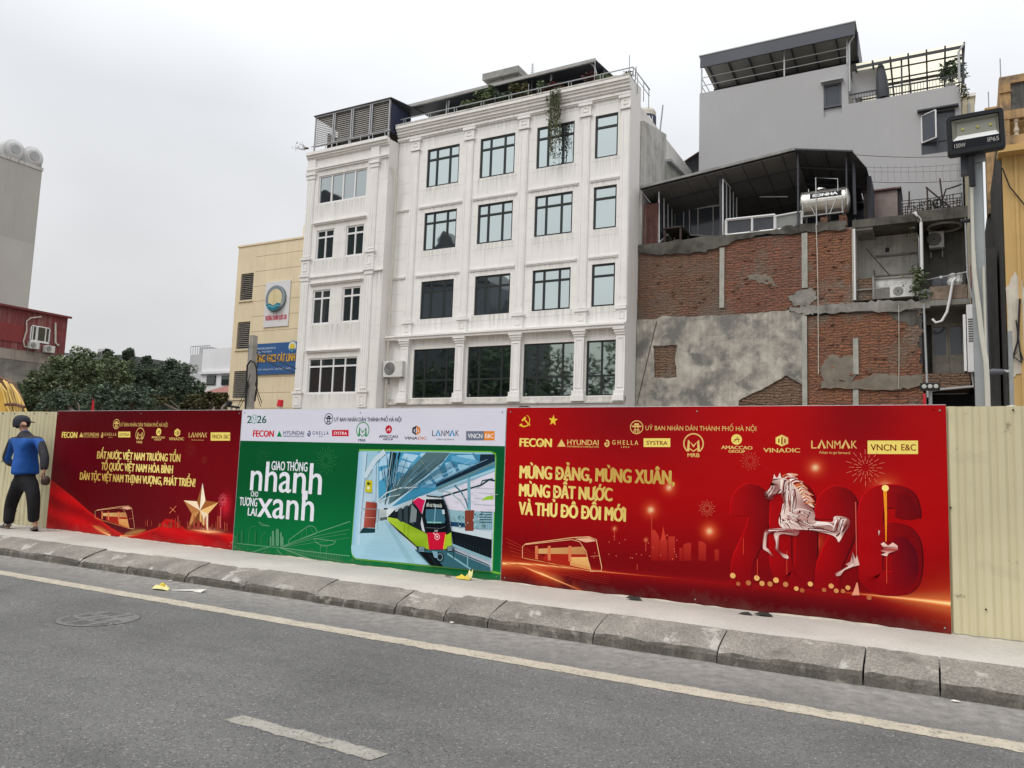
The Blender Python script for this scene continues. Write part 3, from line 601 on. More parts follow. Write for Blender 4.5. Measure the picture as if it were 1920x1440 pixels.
def streak(ink, pts, w, bgfn, w1=.004, hot=(255, 222, 150)):
    P0, P1 = pts[0], pts[-1]; ln = math.hypot(P1[0]-P0[0], P1[1]-P0[1])
    """printed flare: nested tapering strokes, palest in the middle"""
    for f, t in ((1.0, .22), (.62, .45), (.34, .75), (.14, 1.0)):
        def tone(x, z, t=t):
            q = t*(1-min(1, math.hypot(x-P0[0], z-P0[1])/ln))**.8
            return mixc(mixc(bgfn(x, z), lin(236, 96, 40), min(1, q*1.3)), lin(*hot), max(0, q-.3)/.7)
        ink.line(pts, w*f, tone, raw=True, w1=w1*f)
def gtrain(ink, pts, sc, bgc):
    """the gold line-drawn train; pts maps design space (0..1, 0..1) to survey coordinates"""
    q = lambda l: [pts(*p) for p in l]
    W_ = .007*sc
    ink.poly(q([(.28, .52), (.80, .40), (.86, .95), (.84, 1.0), (.55, .86), (.27, .70)]), lambda x, z: lin(165, 38, 26))
    ink.poly(q([(.20, .36), (.77, .30), (.80, .52), (.20, .50)]), lambda x, z: mixc(lin(232, 190, 120), lin(150, 30, 22), .35+.3*math.sin(x*7)))
    ink.poly(q([(.60, .60), (.82, .60), (.87, .98), (.60, .84)]), lambda x, z: mixc(lin(240, 200, 125), lin(205, 120, 60), .4+.4*math.sin(z*9)))
    for a in (.16, .32, .58): ink.poly(q([(a, .28), (a+.035, .28), (a+.035, .64+a*.18), (a, .62+a*.16)]), lin(215, 120, 80))
    ink.poly(q([(.66, .08), (.84, .04), (.93, .14), (.80, .18)]), lin(228, 170, 140))
    ink.line(q([(.0, .62), (.0, .30), (.04, .22), (.64, .04), (.84, .02), (.93, .10), (1.0, .90), (.99, 1.0), (.86, 1.0)]), W_, lin(238, 180, 130))
    ink.line(q([(.04, .24), (.62, .10), (.72, .16), (.80, .42), (.86, 1.0)]), W_*.8, lin(238, 180, 130))
    ink.line(q([(.86, .58), (.97, .56)]), W_*.6, lin(225, 130, 90)); ink.line(q([(.0, .62), (.86, 1.0)]), W_*.7, lin(230, 160, 100))
def smooth(P, n=7):
    o = []
    for k in range(len(P)-1):
        p0, p1, p2, p3 = [Vector(P[max(0, min(len(P)-1, k+j))]) for j in (-1, 0, 1, 2)]
        for q in range(n): t = q/n; o.append(tuple(.5*((2*p1)+(p2-p0)*t+(2*p0-5*p1+4*p2-p3)*t*t+(3*p1-p0-3*p2+p3)*t**3)))
    return o+[P[-1]]
# ------------------------------------------------------------------ left board: dark red with silk, train and star
D1 = lin(96, 4, 20)
p1 = [C1(x, y) for x, y in ((380, 640), (560, 780), (660, 870), (830, 1000), (960, 1070), (1180, 1000), (1240, 935), (1300, 940), (1400, 1020), (1730, 1045))]
def silk_top(x):
    if x <= p1[0][0]: return p1[0][1]
    for a, b in zip(p1, p1[1:]):
        if a[0] <= x <= b[0]: return a[1]+(b[1]-a[1])*(x-a[0])/(b[0]-a[0])
    return p1[-1][1]
S1 = (*C1(700, 985), *C1(830, 1052)); S1b = (*C1(930, 1050), *C1(1090, 1015)); HZ = C1(1560, 1020)
def bg1(x, z): return tuple(v*.95 for v in bg1_(x, z))
def bg1_(x, z):
    c = mixc(lin(92, 3, 20), lin(116, 8, 22), .5+.5*math.sin(x*1.1-.8)+.2*(z-1)); c = mixc(c, lin(74, 2, 16), sm(1.3, 2.1, z)*.6)
    st = silk_top(x)
    if z < st+.016:
        c00 = c; d = max(0, st-z); f = .5+.5*math.sin((x*1.0+z*2.6)*7+2*math.sin(x*2.2)); c = mixc(lin(160, 10, 20), lin(216, 16, 24), f); c = mixc(c, lin(110, 4, 16), sm(.25, .0, z)*.5*f); c = mixc(lin(226, 40, 34), c, sm(0, .035, d)); c = mixc(c00, c, sm(-.016, .012, st-z))
    for (a, b, p, q), am in ((S1, .4), (S1b, .35)):
        dx, dz = p-a, q-b; t = ((x-a)*dx+(z-b)*dz)/(dx*dx+dz*dz); u = max(0, min(1, t)); dd = math.hypot(x-a-u*dx, z-b-u*dz); w = math.sin(math.pi*min(1, max(0, u)))*.03+.008
        g = math.exp(-(dd/w)**2)*am*(1 if -.1 < t < 1.1 else .4); c = mixc(c, lin(255, 196, 110), g*.9)
    dd = math.hypot((x-HZ[0])*.22, (z-HZ[1])*1.6); c = mixc(c, lin(255, 190, 150), math.exp(-(dd/.05)**2)*.8)
    h2 = C1(1690, 830); c = mixc(c, lin(235, 40, 60), math.exp(-((x-h2[0])/.10)**2-((z-h2[1])/.14)**2)*.7)
    return c
bx = [-13.505, -8.945, -4.49, .092]
b1 = board(bx[0], bx[1]-.006, .012, 2.037, bg1, 'dark red banner with a gold star, red silk and three gold slogan lines', 260, 120)
spec1 = dict(fecon=(462, 280, 578, 322), tri=(594, 281, 626, 319), hy=(628, 284, 740, 308), hysub=(628, 312, 740, 320), gi=(757, 283, 775, 325), gh=(783, 285, 872, 307), gsub=(812, 316, 842, 323), sy=(887, 277, 977, 320), mrb=(1050, 297, .102), mrbt=(1024, 346, 1066, 364), am=(1190, 279, .060), amt=(1136, 311, 1236, 327), gr=(1157, 331, 1210, 343), vi=(1330, 285, .076), vit=(1267, 320, 1380, 341), la=(1414, 284, 1553, 320), lat=(1435, 334, 1528, 342), vn=(1580, 283, 1726, 345))
sponsors(b1, C1, 1, spec1, gold_pal(D1, .02), D1)
i = Ink(C1); emblem(i, (873, 221), .078, GOLD, .011); i.text('UỶ BAN NHÂN DÂN THÀNH PHỐ HÀ NỘI', 903, 211, 1257, 238, GOLD, .01); i.out('authority_emblem', b1)
i = Ink(C1)
for s_, a in (('ĐẤT NƯỚC VIỆT NAM TRƯỜNG TỒN', (725, 425, 1353, 478)), ('TỔ QUỐC VIỆT NAM HÒA BÌNH', (757, 508, 1298, 563)), ('DÂN TỘC VIỆT NAM THỊNH VƯỢNG, PHÁT TRIỂN!', (597, 583, 1468, 636))):
    i.text(s_, *a, GOLD, .055, colfn=goldgrad(1, 1.2))
i.out('slogan', b1)
i = Ink(C1); ar_ = lambda l: smooth([C1(*p) for p in l], 6)
streak(i, ar_([(830, 1058), (770, 1030), (690, 980), (660, 960)]), .06, bg1); streak(i, ar_([(900, 1062), (1000, 1055), (1070, 1030), (1085, 1012), (1040, 1000)]), .05, bg1); streak(i, ar_([(1560, 1030), (1450, 1015), (1360, 1012)]), .05, bg1); streak(i, ar_([(1560, 1030), (1640, 1030), (1710, 1038)]), .05, bg1)
i.out('light_streak', b1)
i = Ink(C1, 20); gtrain(i, lambda u, v: (715+u*295, 832+v*(150+25*u)), 1.0, D1); i.out('train_drawing', b1)
i = Ink(C1)
tip = [(1520, 665), (1638, 808), (1560, 1022), (1410, 1005), (1378, 793)]; inn = [(1541, 795), (1562, 893), (1497, 945), (1440, 893), (1478, 800)]; cen = (1500, 868)
fac = [(255, 236, 205), (150, 92, 48), (240, 190, 120), (160, 96, 52), (226, 176, 110), (240, 215, 180), (200, 140, 82), (128, 74, 40), (250, 226, 190), (186, 122, 72)]
for k in range(5):
    i.poly([tip[k], inn[k], cen], lin(*fac[2*k])); i.poly([tip[k], cen, inn[(k-1) % 5]], lin(*fac[2*k+1]))
i.line([(1520, 668), cen], .012, lin(255, 245, 230)); i.out('gold_star', b1)
i = Ink(C1)
for k in range(46):
    x = rng.uniform(1080, 1725); h = rng.uniform(20, 110)*(1 if 1280 < x else .5); w = rng.uniform(2, 7); y = 985+(x-1080)*.06
    i.line([(x, y), (x, y-h)], w*.0045, mixc(D1, lin(205, 96, 70), rng.uniform(.2, .75)))
for c in ((1432, 415), (1540, 492)): burst(i, c, .13 if c[0] < 1500 else .07, lin(150, 60, 50), 18, .004)
burst(i, (1678, 790), .10, lin(240, 110, 120), 20, .006); i.line([(1665, 840), (1662, 1000)], .012, lin(235, 110, 110))
i.line([(1280, 890), (1330, 835)], .010, lin(240, 130, 90)); i.line([(1285, 845), (1325, 880)], .008, lin(240, 130, 90)); i.out('skyline_drawing', b1)

# ------------------------------------------------------------------ middle board: green with a station picture
GRN = lin(0, 97, 52); zs_ = C2(120, 310)[1]; zs2 = C2(1870, 340)[1]
tz = C2(1000, 325)[1]
def bg2(x, z):
    return mixc(lin(0, 84, 46), lin(2, 112, 62), sm(1.2, .1, z)*.8+.15*math.sin(x*1.5))
b2 = board(bx[1]+.004, bx[2]-.012, .012, 2.045, bg2, 'green and white banner with a printed metro station picture', 40, 30)
i = Ink(C2, 0); zt = 2.044; WH = lin(213, 213, 226)
i.poly([(bx[1]+.004, tz), (bx[2]-.012, tz), (bx[2]-.012, zt), (bx[1]+.004, zt)], WH, raw=True); i.out('header_strip', b2)
pal2 = dict(fecon=lin(200, 26, 34), tri=lin(0, 128, 74), hy=lin(26, 40, 96), hysub=lin(26, 40, 96), gi=lin(24, 44, 110), gh=lin(24, 44, 100), sybox=lin(196, 24, 52), sytxt=lin(235, 225, 230), mrb=lin(0, 132, 72), mrb2=lin(40, 140, 84), mrbt=lin(30, 40, 60), am=lin(186, 24, 50), amin=lin(235, 225, 225), amt=lin(40, 44, 66), vi=lin(40, 40, 54), vi2=lin(214, 122, 40), vit=lin(36, 36, 50), vit2=lin(206, 120, 50), la=lin(28, 32, 70), la2=lin(40, 140, 190), law=.024, lat=lin(50, 54, 80), vn1=lin(110, 116, 134), vn2=lin(224, 132, 48), vntxt=lin(235, 235, 240), vntxt2=lin(245, 240, 232))
spec2 = dict(fecon=(192, 238, 332, 279), tri=(352, 240, 386, 280), hy=(395, 241, 533, 266), hysub=(395, 272, 533, 281), gi=(555, 240, 578, 280), gh=(590, 243, 697, 267), gsub=(628, 276, 662, 283), sy=(720, 235, 831, 277), mrb=(925, 237, .105), mrbt=(895, 295, 943, 312), am=(1098, 232, .055), amt=(1033, 269, 1160, 286), gr=(1060, 291, 1128, 303), vi=(1282, 238, .073), vit=(1203, 280, 1352, 298), la=(1387, 238, 1566, 276), lat=(1417, 291, 1535, 301), vn=(1614, 243, 1804, 305))
sponsors(b2, C2, 2, spec2, pal2, WH)
i = Ink(C2, 2); dk = lin(34, 36, 58); emblem(i, (698, 162), .074, dk, .010); i.text('UỶ BAN NHÂN DÂN THÀNH PHỐ HÀ NỘI', 735, 153, 1182, 178, dk, .015); i.out('authority_emblem', b2)
i = Ink(C2, 2); g2 = lin(14, 92, 70)
i.text('2', 152, 141, 183, 189, g2, .02); i.text('26', 219, 141, 282, 189, g2, .02)
i.ring((202, 163), .062, .014, lin(150, 186, 180)); i.line([(188, 185), (197, 160), (193, 142)], .010, lin(130, 170, 168)); i.line([(202, 186), (212, 165), (210, 142)], .012, lin(160, 190, 186)); i.line([(190, 150), (203, 165), (215, 160)], .008, lin(120, 160, 160)); i.out('year_lettering', b2)
i = Ink(C2, 2); wt = lin(226, 228, 236)
i.text('GIAO THÔNG', 315, 443, 556, 501, wt, .03); i.text('nhanh', 172, 508, 650, 636, wt, .012, lower=True, yb1=636); i.text('CHO', 178, 644, 227, 677, wt, .03); i.text('TƯƠNG', 102, 683, 221, 737, wt, .03); i.text('LAI', 157, 753, 217, 804, wt, .03); i.text('xanh', 219, 690, 598, 812, wt, .012, lower=True)
a = C2(560, 640); bq = C2(536, 700); i.line([C2(541, 640), C2(538, 700)], .10, wt, raw=True); i.out('slogan', b2)
i = Ink(CL, 2); lt = lambda f: mixc(GRN, lin(160, 215, 180), f*.72)
for pts, w, f in ((((95, 425), (620, 480), (780, 495)), .012, .6), (((390, 555), (620, 485), (540, 570)), .012, .6), (((730, 515), (815, 605)), .014, .5), (((775, 495), (1000, 575), (1210, 655)), .018, .55), (((775, 492), (1160, 545), (1740, 610)), .014, .65), (((900, 530), (1200, 600), (1660, 690)), .008, .4), (((775, 492), (1000, 400), (1290, 285), (1750, 130)), .014, .6), (((790, 488), (1250, 340), (1740, 240)), .009, .45), (((790, 490), (1250, 370), (1700, 300)), .008, .4), (((790, 490), (1250, 425), (1740, 355)), .008, .35),
        (((900, 440), (895, 400), (915, 375), (1150, 205), (1195, 188), (1250, 205), (1280, 245), (1292, 290)), .013, .6), (((1145, 210), (1140, 345)), .007, .45), (((1080, 265), (1075, 370)), .007, .45), (((920, 430), (1280, 300)), .008, .45), (((1180, 195), (1240, 300)), .007, .35), (((1245, 365), (1550, 405)), .013, .6), (((1245, 365), (1275, 420), (1340, 455), (1430, 465), (1510, 450), (1550, 405)), .013, .6), (((1340, 455), (1330, 625), (1415, 632), (1430, 465)), .011, .5), (((1345, 475), (1425, 478)), .008, .4),
        (((330, 540), (345, 300), (370, 215), (420, 195), (445, 205)), .007, .4), (((515, 550), (520, 350), (540, 300), (580, 285)), .007, .35), (((485, 140), (520, 185), (630, 195)), .012, .5), (((485, 135), (560, 178), (630, 192)), .009, .55), (((700, 480), (705, 350), (745, 350), (750, 490)), .009, .45)):
    i.line(pts, w*.62, lt(f))
for k in range(16): x = 1100+k*36; i.line([(x, 545+(x-1160)*.112), (x-4, 580+(x-1100)*.19)], .006, lt(.35))
for x0, x1, yt in ((640, 660, 350), (668, 698, 270), (722, 766, 245), (782, 806, 290), (806, 830, 350), (180, 200, 300), (240, 265, 270), (430, 450, 280), (140, 175, 340), (600, 612, 400)):
    i.poly([(x0, 470 if x0 > 500 else 430), (x1, 470 if x0 > 500 else 430), (x1, yt), ((x0+x1)/2, yt-18), (x0, yt)], lt(.35 if x0 > 600 else .1))
    if x0 > 600:
        for q in (.3, .7): i.line([(x0+(x1-x0)*q, yt+8), (x0+(x1-x0)*q, 465)], .004, lt(.6))
i.out('city_line_drawing', b2)
i = Ink(C2, 2); burst(i, (680, 440), .20, mixc(GRN, lin(90, 170, 110), .5), 22, .005); burst(i, (265, 410), .16, mixc(GRN, lin(90, 170, 110), .25), 18, .004); i.out('firework_drawing', b2)
# the station picture
i = Ink(CP, 2); LG = lin(110, 172, 54)
i.poly([(130, 68), (1500, 88), (1550, 110), (1555, 160), (1518, 1330), (1600, 1350), (1600, 1370), (1480, 1345), (100, 1215), (60, 1185), (45, 1130), (60, 900)], LG)
i.poly([(140, 84), (1500, 102), (1535, 125), (1545, 170), (1510, 1335), (100, 1200), (62, 1160), (50, 1110), (66, 900)], lambda x, z: mixc(lin(150, 196, 214), lin(205, 214, 226), sm(1.0, .3, z)))
sky_ = lin(205, 222, 236); bl = lin(74, 152, 190); db = lin(34, 74, 96); gy = lin(84, 112, 118); gy2 = lin(62, 88, 94)
i.poly([(330, 95), (830, 100), (560, 500), (330, 600)], bl)
for q in ([(600, 110), (750, 130), (690, 200), (570, 160)], [(570, 180), (690, 215), (640, 260), (540, 230)], [(545, 240), (640, 275), (600, 320), (520, 300)], [(360, 130), (450, 110), (430, 230), (330, 250)], [(340, 300), (440, 250), (420, 340), (340, 400)], [(770, 110), (820, 105), (790, 150), (760, 140)]): i.poly(q, lin(168, 208, 230))
i.poly([(830, 100), (1075, 104), (1000, 190), (720, 420), (430, 640), (480, 430), (600, 330)], gy); i.poly([(1075, 104), (1000, 190), (620, 520), (430, 650), (520, 560), (900, 270)], gy2)
i.line([(770, 180), (880, 330)], .006, lin(130, 150, 150))
i.poly([(1075, 110), (1540, 125), (1540, 260), (960, 480), (520, 650), (470, 660), (980, 240)], lin(60, 136, 172))
for q in ([(1020, 210), (1090, 200), (1140, 300), (1060, 360)], [(960, 280), (1010, 370), (930, 420), (880, 340)], [(850, 370), (900, 420), (850, 450), (800, 400)], [(1150, 220), (1290, 240), (1180, 320)], [(1140, 130), (1310, 125), (1340, 180), (1160, 160)]): i.poly(q, lin(150, 200, 226))
i.poly([(1090, 130), (1390, 190), (1380, 250), (1090, 190)], lin(96, 164, 200)); i.poly([(770, 425), (930, 430), (925, 470), (770, 465)], lin(92, 150, 184))
for a, b, w in (((960, 240), (1030, 380), .02), ((1090, 200), (1170, 320), .03), ((870, 340), (930, 430), .018), ((1310, 110), (1370, 190), .025)): i.line([a, b], w, lin(74, 124, 156))
i.poly([(1540, 120), (1540, 200), (930, 460), (930, 430), (1260, 280), (1380, 200), (1390, 120)], lin(26, 44, 60)); i.line([(1540, 210), (940, 480)], .035, lin(94, 132, 140)); i.line([(1540, 300), (960, 500)], .02, lin(140, 176, 196))
i.poly([(1540, 300), (1000, 520), (1060, 700), (1540, 720)], lin(216, 212, 226))
for yy in (470, 520, 575, 640): i.line([(1330, yy), (1530, yy+12)], .012, lin(180, 184, 196))
i.poly([(1400, 600), (1450, 560), (1525, 545), (1525, 590)], lin(150, 196, 60))
i.line([(1540, 395), (1480, 385), (1400, 440), (960, 570)], .022, lin(34, 62, 70)); i.line([(1395, 440), (1410, 395), (1520, 375)], .016, lin(34, 62, 70))
i.line([(940, 490), (1080, 520), (1180, 600), (1250, 700)], .016, lin(150, 178, 178)); i.line([(1120, 440), (1190, 510), (1240, 600), (1265, 690)], .020, lin(60, 110, 130)); i.line([(1270, 360), (1275, 700)], .042, lin(110, 166, 182))
i.poly([(1060, 690), (1230, 720), (1510, 720), (1510, 900), (1090, 870)], lin(140, 178, 190))
for k in range(9): i.line([(1345+k*20, 830), (1345+k*20, 905)], .005, lin(100, 140, 160))
for k in range(5): i.line([(1380, 720+k*26), (1510, 722+k*26)], .012, lin(60, 90, 100))
i.poly([(1085, 820), (1230, 835), (1230, 875), (1085, 865)], lin(30, 64, 96))
i.poly([(1090, 870), (1510, 930), (1510, 1005), (1090, 920)], lin(196, 212, 218)); i.poly([(1090, 915), (1510, 1005), (1505, 1200), (1110, 1050)], lin(20, 28, 34))
i.poly([(1230, 705), (1325, 700), (1320, 918), (1232, 915)], lin(126, 62, 48))
i.line([(490, 100), (400, 640)], .10, lin(26, 48, 54), w1=.016); i.line([(478, 100), (396, 640)], .012, lin(150, 180, 190)); i.line([(555, 100), (420, 600)], .03, lin(24, 50, 60), w1=.005)
i.line([(330, 600), (420, 520), (560, 470), (740, 462)], .016, lin(190, 206, 206)); i.line([(340, 620), (450, 560), (560, 540)], .010, lin(180, 200, 200))
i.line([(400, 90), (300, 180), (190, 360)], .07, lin(196, 214, 226)); i.poly([(275, 230), (310, 230), (305, 610), (268, 610)], lin(170, 200, 220))
i.poly([(350, 690), (520, 680), (440, 780), (430, 810), (340, 800)], lin(214, 222, 224)); i.poly([(390, 680), (430, 680), (430, 695), (390, 695)], lin(24, 30, 34)); i.poly([(350, 780), (425, 770), (425, 800), (350, 805)], lin(80, 96, 96))
i.poly([(345, 810), (430, 805), (880, 1272), (100, 1200), (62, 1160), (50, 1080), (140, 930)], lambda x, z: mixc(lin(160, 202, 220), lin(178, 206, 216), sm(.2, .9, z)))
i.poly([(395, 815), (425, 812), (720, 1255), (640, 1248)], lin(148, 190, 204)); i.line([(430, 815), (770, 1140), (885, 1275)], .016, lin(214, 230, 236))
i.poly([(130, 95), (215, 100), (150, 800), (140, 1060), (60, 1060)], lambda x, z: mixc(lin(128, 182, 212), lin(190, 216, 232), .5+.5*math.sin(x*16)))
i.poly([(205, 610), (318, 625), (300, 885), (180, 880)], lambda x, z: mixc(lin(120, 52, 42), lin(172, 84, 70), .5+.5*math.sin(x*18))); i.poly([(175, 885), (300, 890), (300, 935), (135, 940)], lin(30, 60, 66)); i.line([(175, 685), (330, 690), (325, 900)], .010, lin(130, 150, 150)); i.line([(175, 775), (300, 780)], .007, lin(190, 150, 140))
i.poly([(205, 385), (275, 395), (265, 520), (195, 510)], lin(196, 190, 40)); i.line([(255, 428), (218, 424)], .016, lin(40, 50, 20)); i.line([(235, 408), (218, 424), (233, 440)], .014, lin(40, 50, 20)); i.disc((230, 470), .022, lin(230, 232, 200), 12)
# fine detail of the hall: purlins, cladding seams, cables, railings, far passengers
dr = random.Random(21)
for k in range(70):
    t = dr.uniform(0, 1); x0, y0 = 430+dr.uniform(-10, 60), 640-dr.uniform(0, 40); x1, y1 = 340+t*1200, 100+dr.uniform(0, 60)+t*40; a_, b_ = dr.uniform(.25, .6), dr.uniform(.65, 1); q = lambda f: (x0+(x1-x0)*f, y0+(y1-y0)*f)
    i.line([q(a_), q(b_)], dr.uniform(.003, .008), lin(*dr.choice(((40, 84, 108), (150, 190, 208), (96, 140, 160), (60, 110, 140)))))
for k in range(26): x, y = dr.uniform(1070, 1510), dr.uniform(705, 860); i.poly([(x, y), (x, y+dr.uniform(8, 30)), (x+dr.uniform(5, 18), y+20), (x+dr.uniform(5, 18), y)], lin(*dr.choice(((70, 120, 140), (170, 196, 204), (40, 74, 96), (110, 140, 120)))))
for k in range(18): x, y = dr.uniform(1080, 1500), dr.uniform(380, 680); i.line([(x, y), (x+dr.uniform(20, 110), y+dr.uniform(2, 10))], .005, lin(*dr.choice(((186, 188, 200), (230, 228, 236), (150, 160, 176)))))
for k in range(14): y = 830+k*26; i.line([(345-k*14+dr.uniform(-20, 20), y), (470+k*22, y+14)], .004, lin(146, 186, 202))
for k in range(9): i.line([(345+k*9, 690+dr.uniform(-4, 4)), (345+k*9, 800)], .004, lin(90, 110, 116))
for k in range(12): i.line([(1150+k*30, 1010+k*9), (1148+k*30, 1050+k*12)], .006, lin(46, 60, 70))
# track and train
i.poly([(720, 1110), (1100, 1120), (1505, 1290), (1505, 1335), (1000, 1285), (880, 1272)], lin(52, 96, 108)); i.poly([(760, 1130), (900, 1140), (1020, 1285), (890, 1272)], lin(14, 18, 24))
for a, b, w in (((1090, 1050), (1505, 1215), .028), ((1060, 1150), (1300, 1310), .020), ((1110, 1110), (1500, 1275), .012), ((1270, 1150), (1268, 1290), .014), ((1125, 1090), (1123, 1200), .012), ((870, 1160), (960, 1275), .010)): i.line([a, b], w, lin(126, 170, 182) if w > .013 else lin(24, 52, 60))
i.poly([(440, 770), (520, 690), (700, 590), (760, 560), (840, 545), (960, 555), (1020, 580), (1060, 680), (1080, 800), (1100, 930), (1110, 1080), (1080, 1110), (860, 1110), (740, 1080), (560, 930), (445, 815)], lin(26, 34, 40))
i.poly([(520, 690), (700, 590), (690, 640), (520, 720)], lin(170, 184, 188)); i.poly([(700, 600), (760, 560), (840, 545), (960, 555), (1015, 585), (840, 585), (800, 740), (760, 660)], lin(200, 206, 212))
i.poly([(700, 610), (760, 570), (830, 600), (810, 660), (795, 740), (760, 680)], lin(200, 34, 84))
i.poly([(440, 770), (540, 790), (700, 870), (840, 940), (870, 970), (870, 1108), (740, 1070), (600, 940), (445, 810)], lambda x, z: mixc(lin(122, 158, 24), lin(172, 200, 60), .5+.5*math.sin(x*8)))
i.poly([(1045, 960), (1100, 930), (1108, 1085), (1020, 1108)], lin(158, 190, 44))
for a in (600, 660, 720): i.poly([(a-50, 690-(a-600)*.4), (a-10, 670-(a-600)*.4), (a-8, 830+(a-600)*.2), (a-50, 800+(a-600)*.2)], lin(52, 66, 72))
i.line([(615, 840), (612, 950)], .006, lin(90, 120, 20)); i.line([(655, 860), (652, 985)], .006, lin(90, 120, 20))
i.poly([(690, 640), (745, 700), (735, 820), (670, 830)], lin(120, 132, 134)); i.poly([(795, 770), (830, 930), (800, 910), (785, 840)], lin(196, 200, 206))
i.poly([(840, 590), (1000, 595), (1030, 660), (1055, 800), (1065, 925), (850, 930), (820, 800), (815, 680)], lin(14, 20, 26)); i.poly([(838, 690), (1020, 690), (1040, 800), (1030, 835), (850, 835), (835, 770)], lin(60, 104, 122)); i.line([(940, 640), (925, 840)], .016, lin(120, 160, 176)); i.poly([(1005, 695), (1030, 695), (1035, 740), (1008, 740)], lin(190, 204, 214)); i.line([(850, 825), (1000, 828)], .016, lin(130, 190, 180))
i.text('BẾN XE YÊN NGHĨA', 845, 632, 1005, 662, lin(214, 220, 214), .03); i.line([(840, 880), (990, 890), (1040, 870)], .008, lin(80, 96, 100)); i.text('17', 930, 905, 962, 925, lin(220, 224, 224), .03)
i.poly([(850, 932), (1048, 930), (1020, 1105), (872, 1108)], lin(196, 22, 54)); i.ring((955, 975), .034, .008, lin(235, 200, 205)); i.disc((955, 975), .014, lin(235, 200, 205), 10); i.line([(915, 935), (945, 960)], .010, lin(235, 200, 205)); i.line([(1045, 950), (1022, 1100)], .012, lin(220, 200, 60))
i.poly([(740, 1075), (825, 1080), (820, 1140), (750, 1120)], lin(30, 44, 52)); i.poly([(1060, 1075), (1112, 1065), (1115, 1130), (1055, 1125)], lin(30, 44, 52))
for k in range(4): i.line([(765, 1085+k*12), (822, 1088+k*13)], .007, lin(150, 180, 196)); i.line([(1065, 1080+k*12), (1112, 1078+k*12)], .007, lin(150, 180, 196))
i.disc((985, 1185), .058, lin(26, 36, 42)); i.ring((985, 1185), .040, .012, lin(110, 140, 150)); i.poly([(905, 1120), (960, 1130), (960, 1195), (925, 1190)], lin(120, 160, 176)); i.line([(845, 550), (985, 565)], .016, lin(30, 44, 52))
i.out('station_picture', b2)

# ------------------------------------------------------------------ right board: red with year numerals and a metal horse
D3 = lin(120, 0, 14)
F3 = (C3(40, 1040), C3(720, 1085)); F3b = (C3(150, 1035), C3(520, 1200)); F3c = (C4(850, 1100), C4(1330, 1150)); hz = C3(700, 1095)
lamps3 = [(C3(1062, 570), .05), (C3(950, 708), .055), (C3(1310, 838), .055), (C4(584, 402), .055), (C4(570, 812), .055), (C4(970, 515), .075), (C3(728, 823), .02), (C3(920, 890), .015), (C4(0, 752), .045)]
def bg3(x, z): return tuple(v*.88 for v in bg3_(x, z))
def bg3_(x, z):
    u = (x-bx[2])/(bx[3]-bx[2]); v = z/2.04
    c = mixc(lin(104, 0, 18), lin(176, 2, 14), sm(0, .6, v)); c = mixc(c, lin(120, 0, 22), .75*math.exp(-((u-.33)/.16)**2)*sm(.5, 1, v)); c = mixc(c, lin(186, 4, 16), math.exp(-((u-.66)/.11)**2-((v-.95)/.3)**2)*.8); c = mixc(c, lin(182, 6, 16), math.exp(-((u-.02)/.09)**2-((v-.75)/.22)**2)*.85)
    c = mixc(c, lin(122, 0, 20), .7*math.exp(-((u-.84)/.09)**2)*sm(.6, .95, v)); c = mixc(c, lin(186, 3, 16), math.exp(-((u-.94)/.06)**2-((v-.5)/.3)**2)*.6)
    hl = hz[1]+.03*(x-hz[0])*.3; c = mixc(c, lin(84, 0, 18), .8*sm(hl+.02, hl-.22, z)); c = mixc(c, lin(190, 24, 26), math.exp(-abs(z-hl)/.045)*.4)
    for (a, b), w, am in ((F3, .035, .35), (F3b, .03, .3), (F3c, .045, .45)):
        dx, dz = b[0]-a[0], b[1]-a[1]; t = ((x-a[0])*dx+(z-a[1])*dz)/(dx*dx+dz*dz); q = max(0, min(1, t)); d = math.hypot(x-a[0]-q*dx, z-a[1]-q*dz)
        if a == F3c[0]: ww = w*(.15+q*1.5); am2 = q
        elif a == F3[0]: ww = w*(1.1-q); am2 = (1-q)
        else: ww = w*(math.sin(math.pi*q)+.25); am2 = math.sin(math.pi*min(1, q*1.25+.05)) if q < .85 else .3
        c = mixc(c, lin(255, 205, 120), math.exp(-(d/max(.004, ww))**2)*am*max(0, am2)); c = mixc(c, lin(228, 70, 30), math.exp(-(d/(ww*3+.01))**2)*.45*max(0, am2))
    for (lx, lz), r in lamps3:
        d = math.hypot(x-lx, z-lz); c = mixc(c, lin(236, 90, 50), math.exp(-(d/(r*1.3))**2)*.75); c = mixc(c, lin(255, 214, 160), math.exp(-(d/(r*.5))**2))
    return c
b3 = board(bx[2], bx[3], .006, 2.046, bg3, 'bright red banner with large 2026 numerals and a rearing metal horse', 260, 120)
gp = gold_pal(D3, .022)
spec3 = dict(fecon=(143, 268, 343, 317), tri=(376, 273, 428, 319), hy=(437, 276, 630, 307), hysub=(437, 313, 630, 322), gi=(665, 276, 697, 322), gh=(713, 279, 873, 306), gsub=(769, 317, 818, 326), sy=(906, 268, 1070, 321), mrb=(1212, 300, .103), mrbt=(1175, 359, 1250, 382))
spec3b = dict(am=(150, 247, .054), amt=(65, 281, 238, 299), gr=(105, 305, 197, 319), vi=(400, 253, .069), vit=(297, 294, 500, 317), la=(561, 253, 815, 296), lat=(605, 310, 775, 324), vn=(872, 253, 1150, 327))
to4 = lambda x, y: ((930+x/3.2733-1330)*2.939, y/3.2733*2.939)
allspec = {k: ((*to4(*v[:2]), *to4(*v[2:])) if len(v) == 4 else (*to4(*v[:2]), v[2])) for k, v in spec3.items()}; allspec.update(spec3b)
sponsors(b3, C4, 1, allspec, gp, D3)
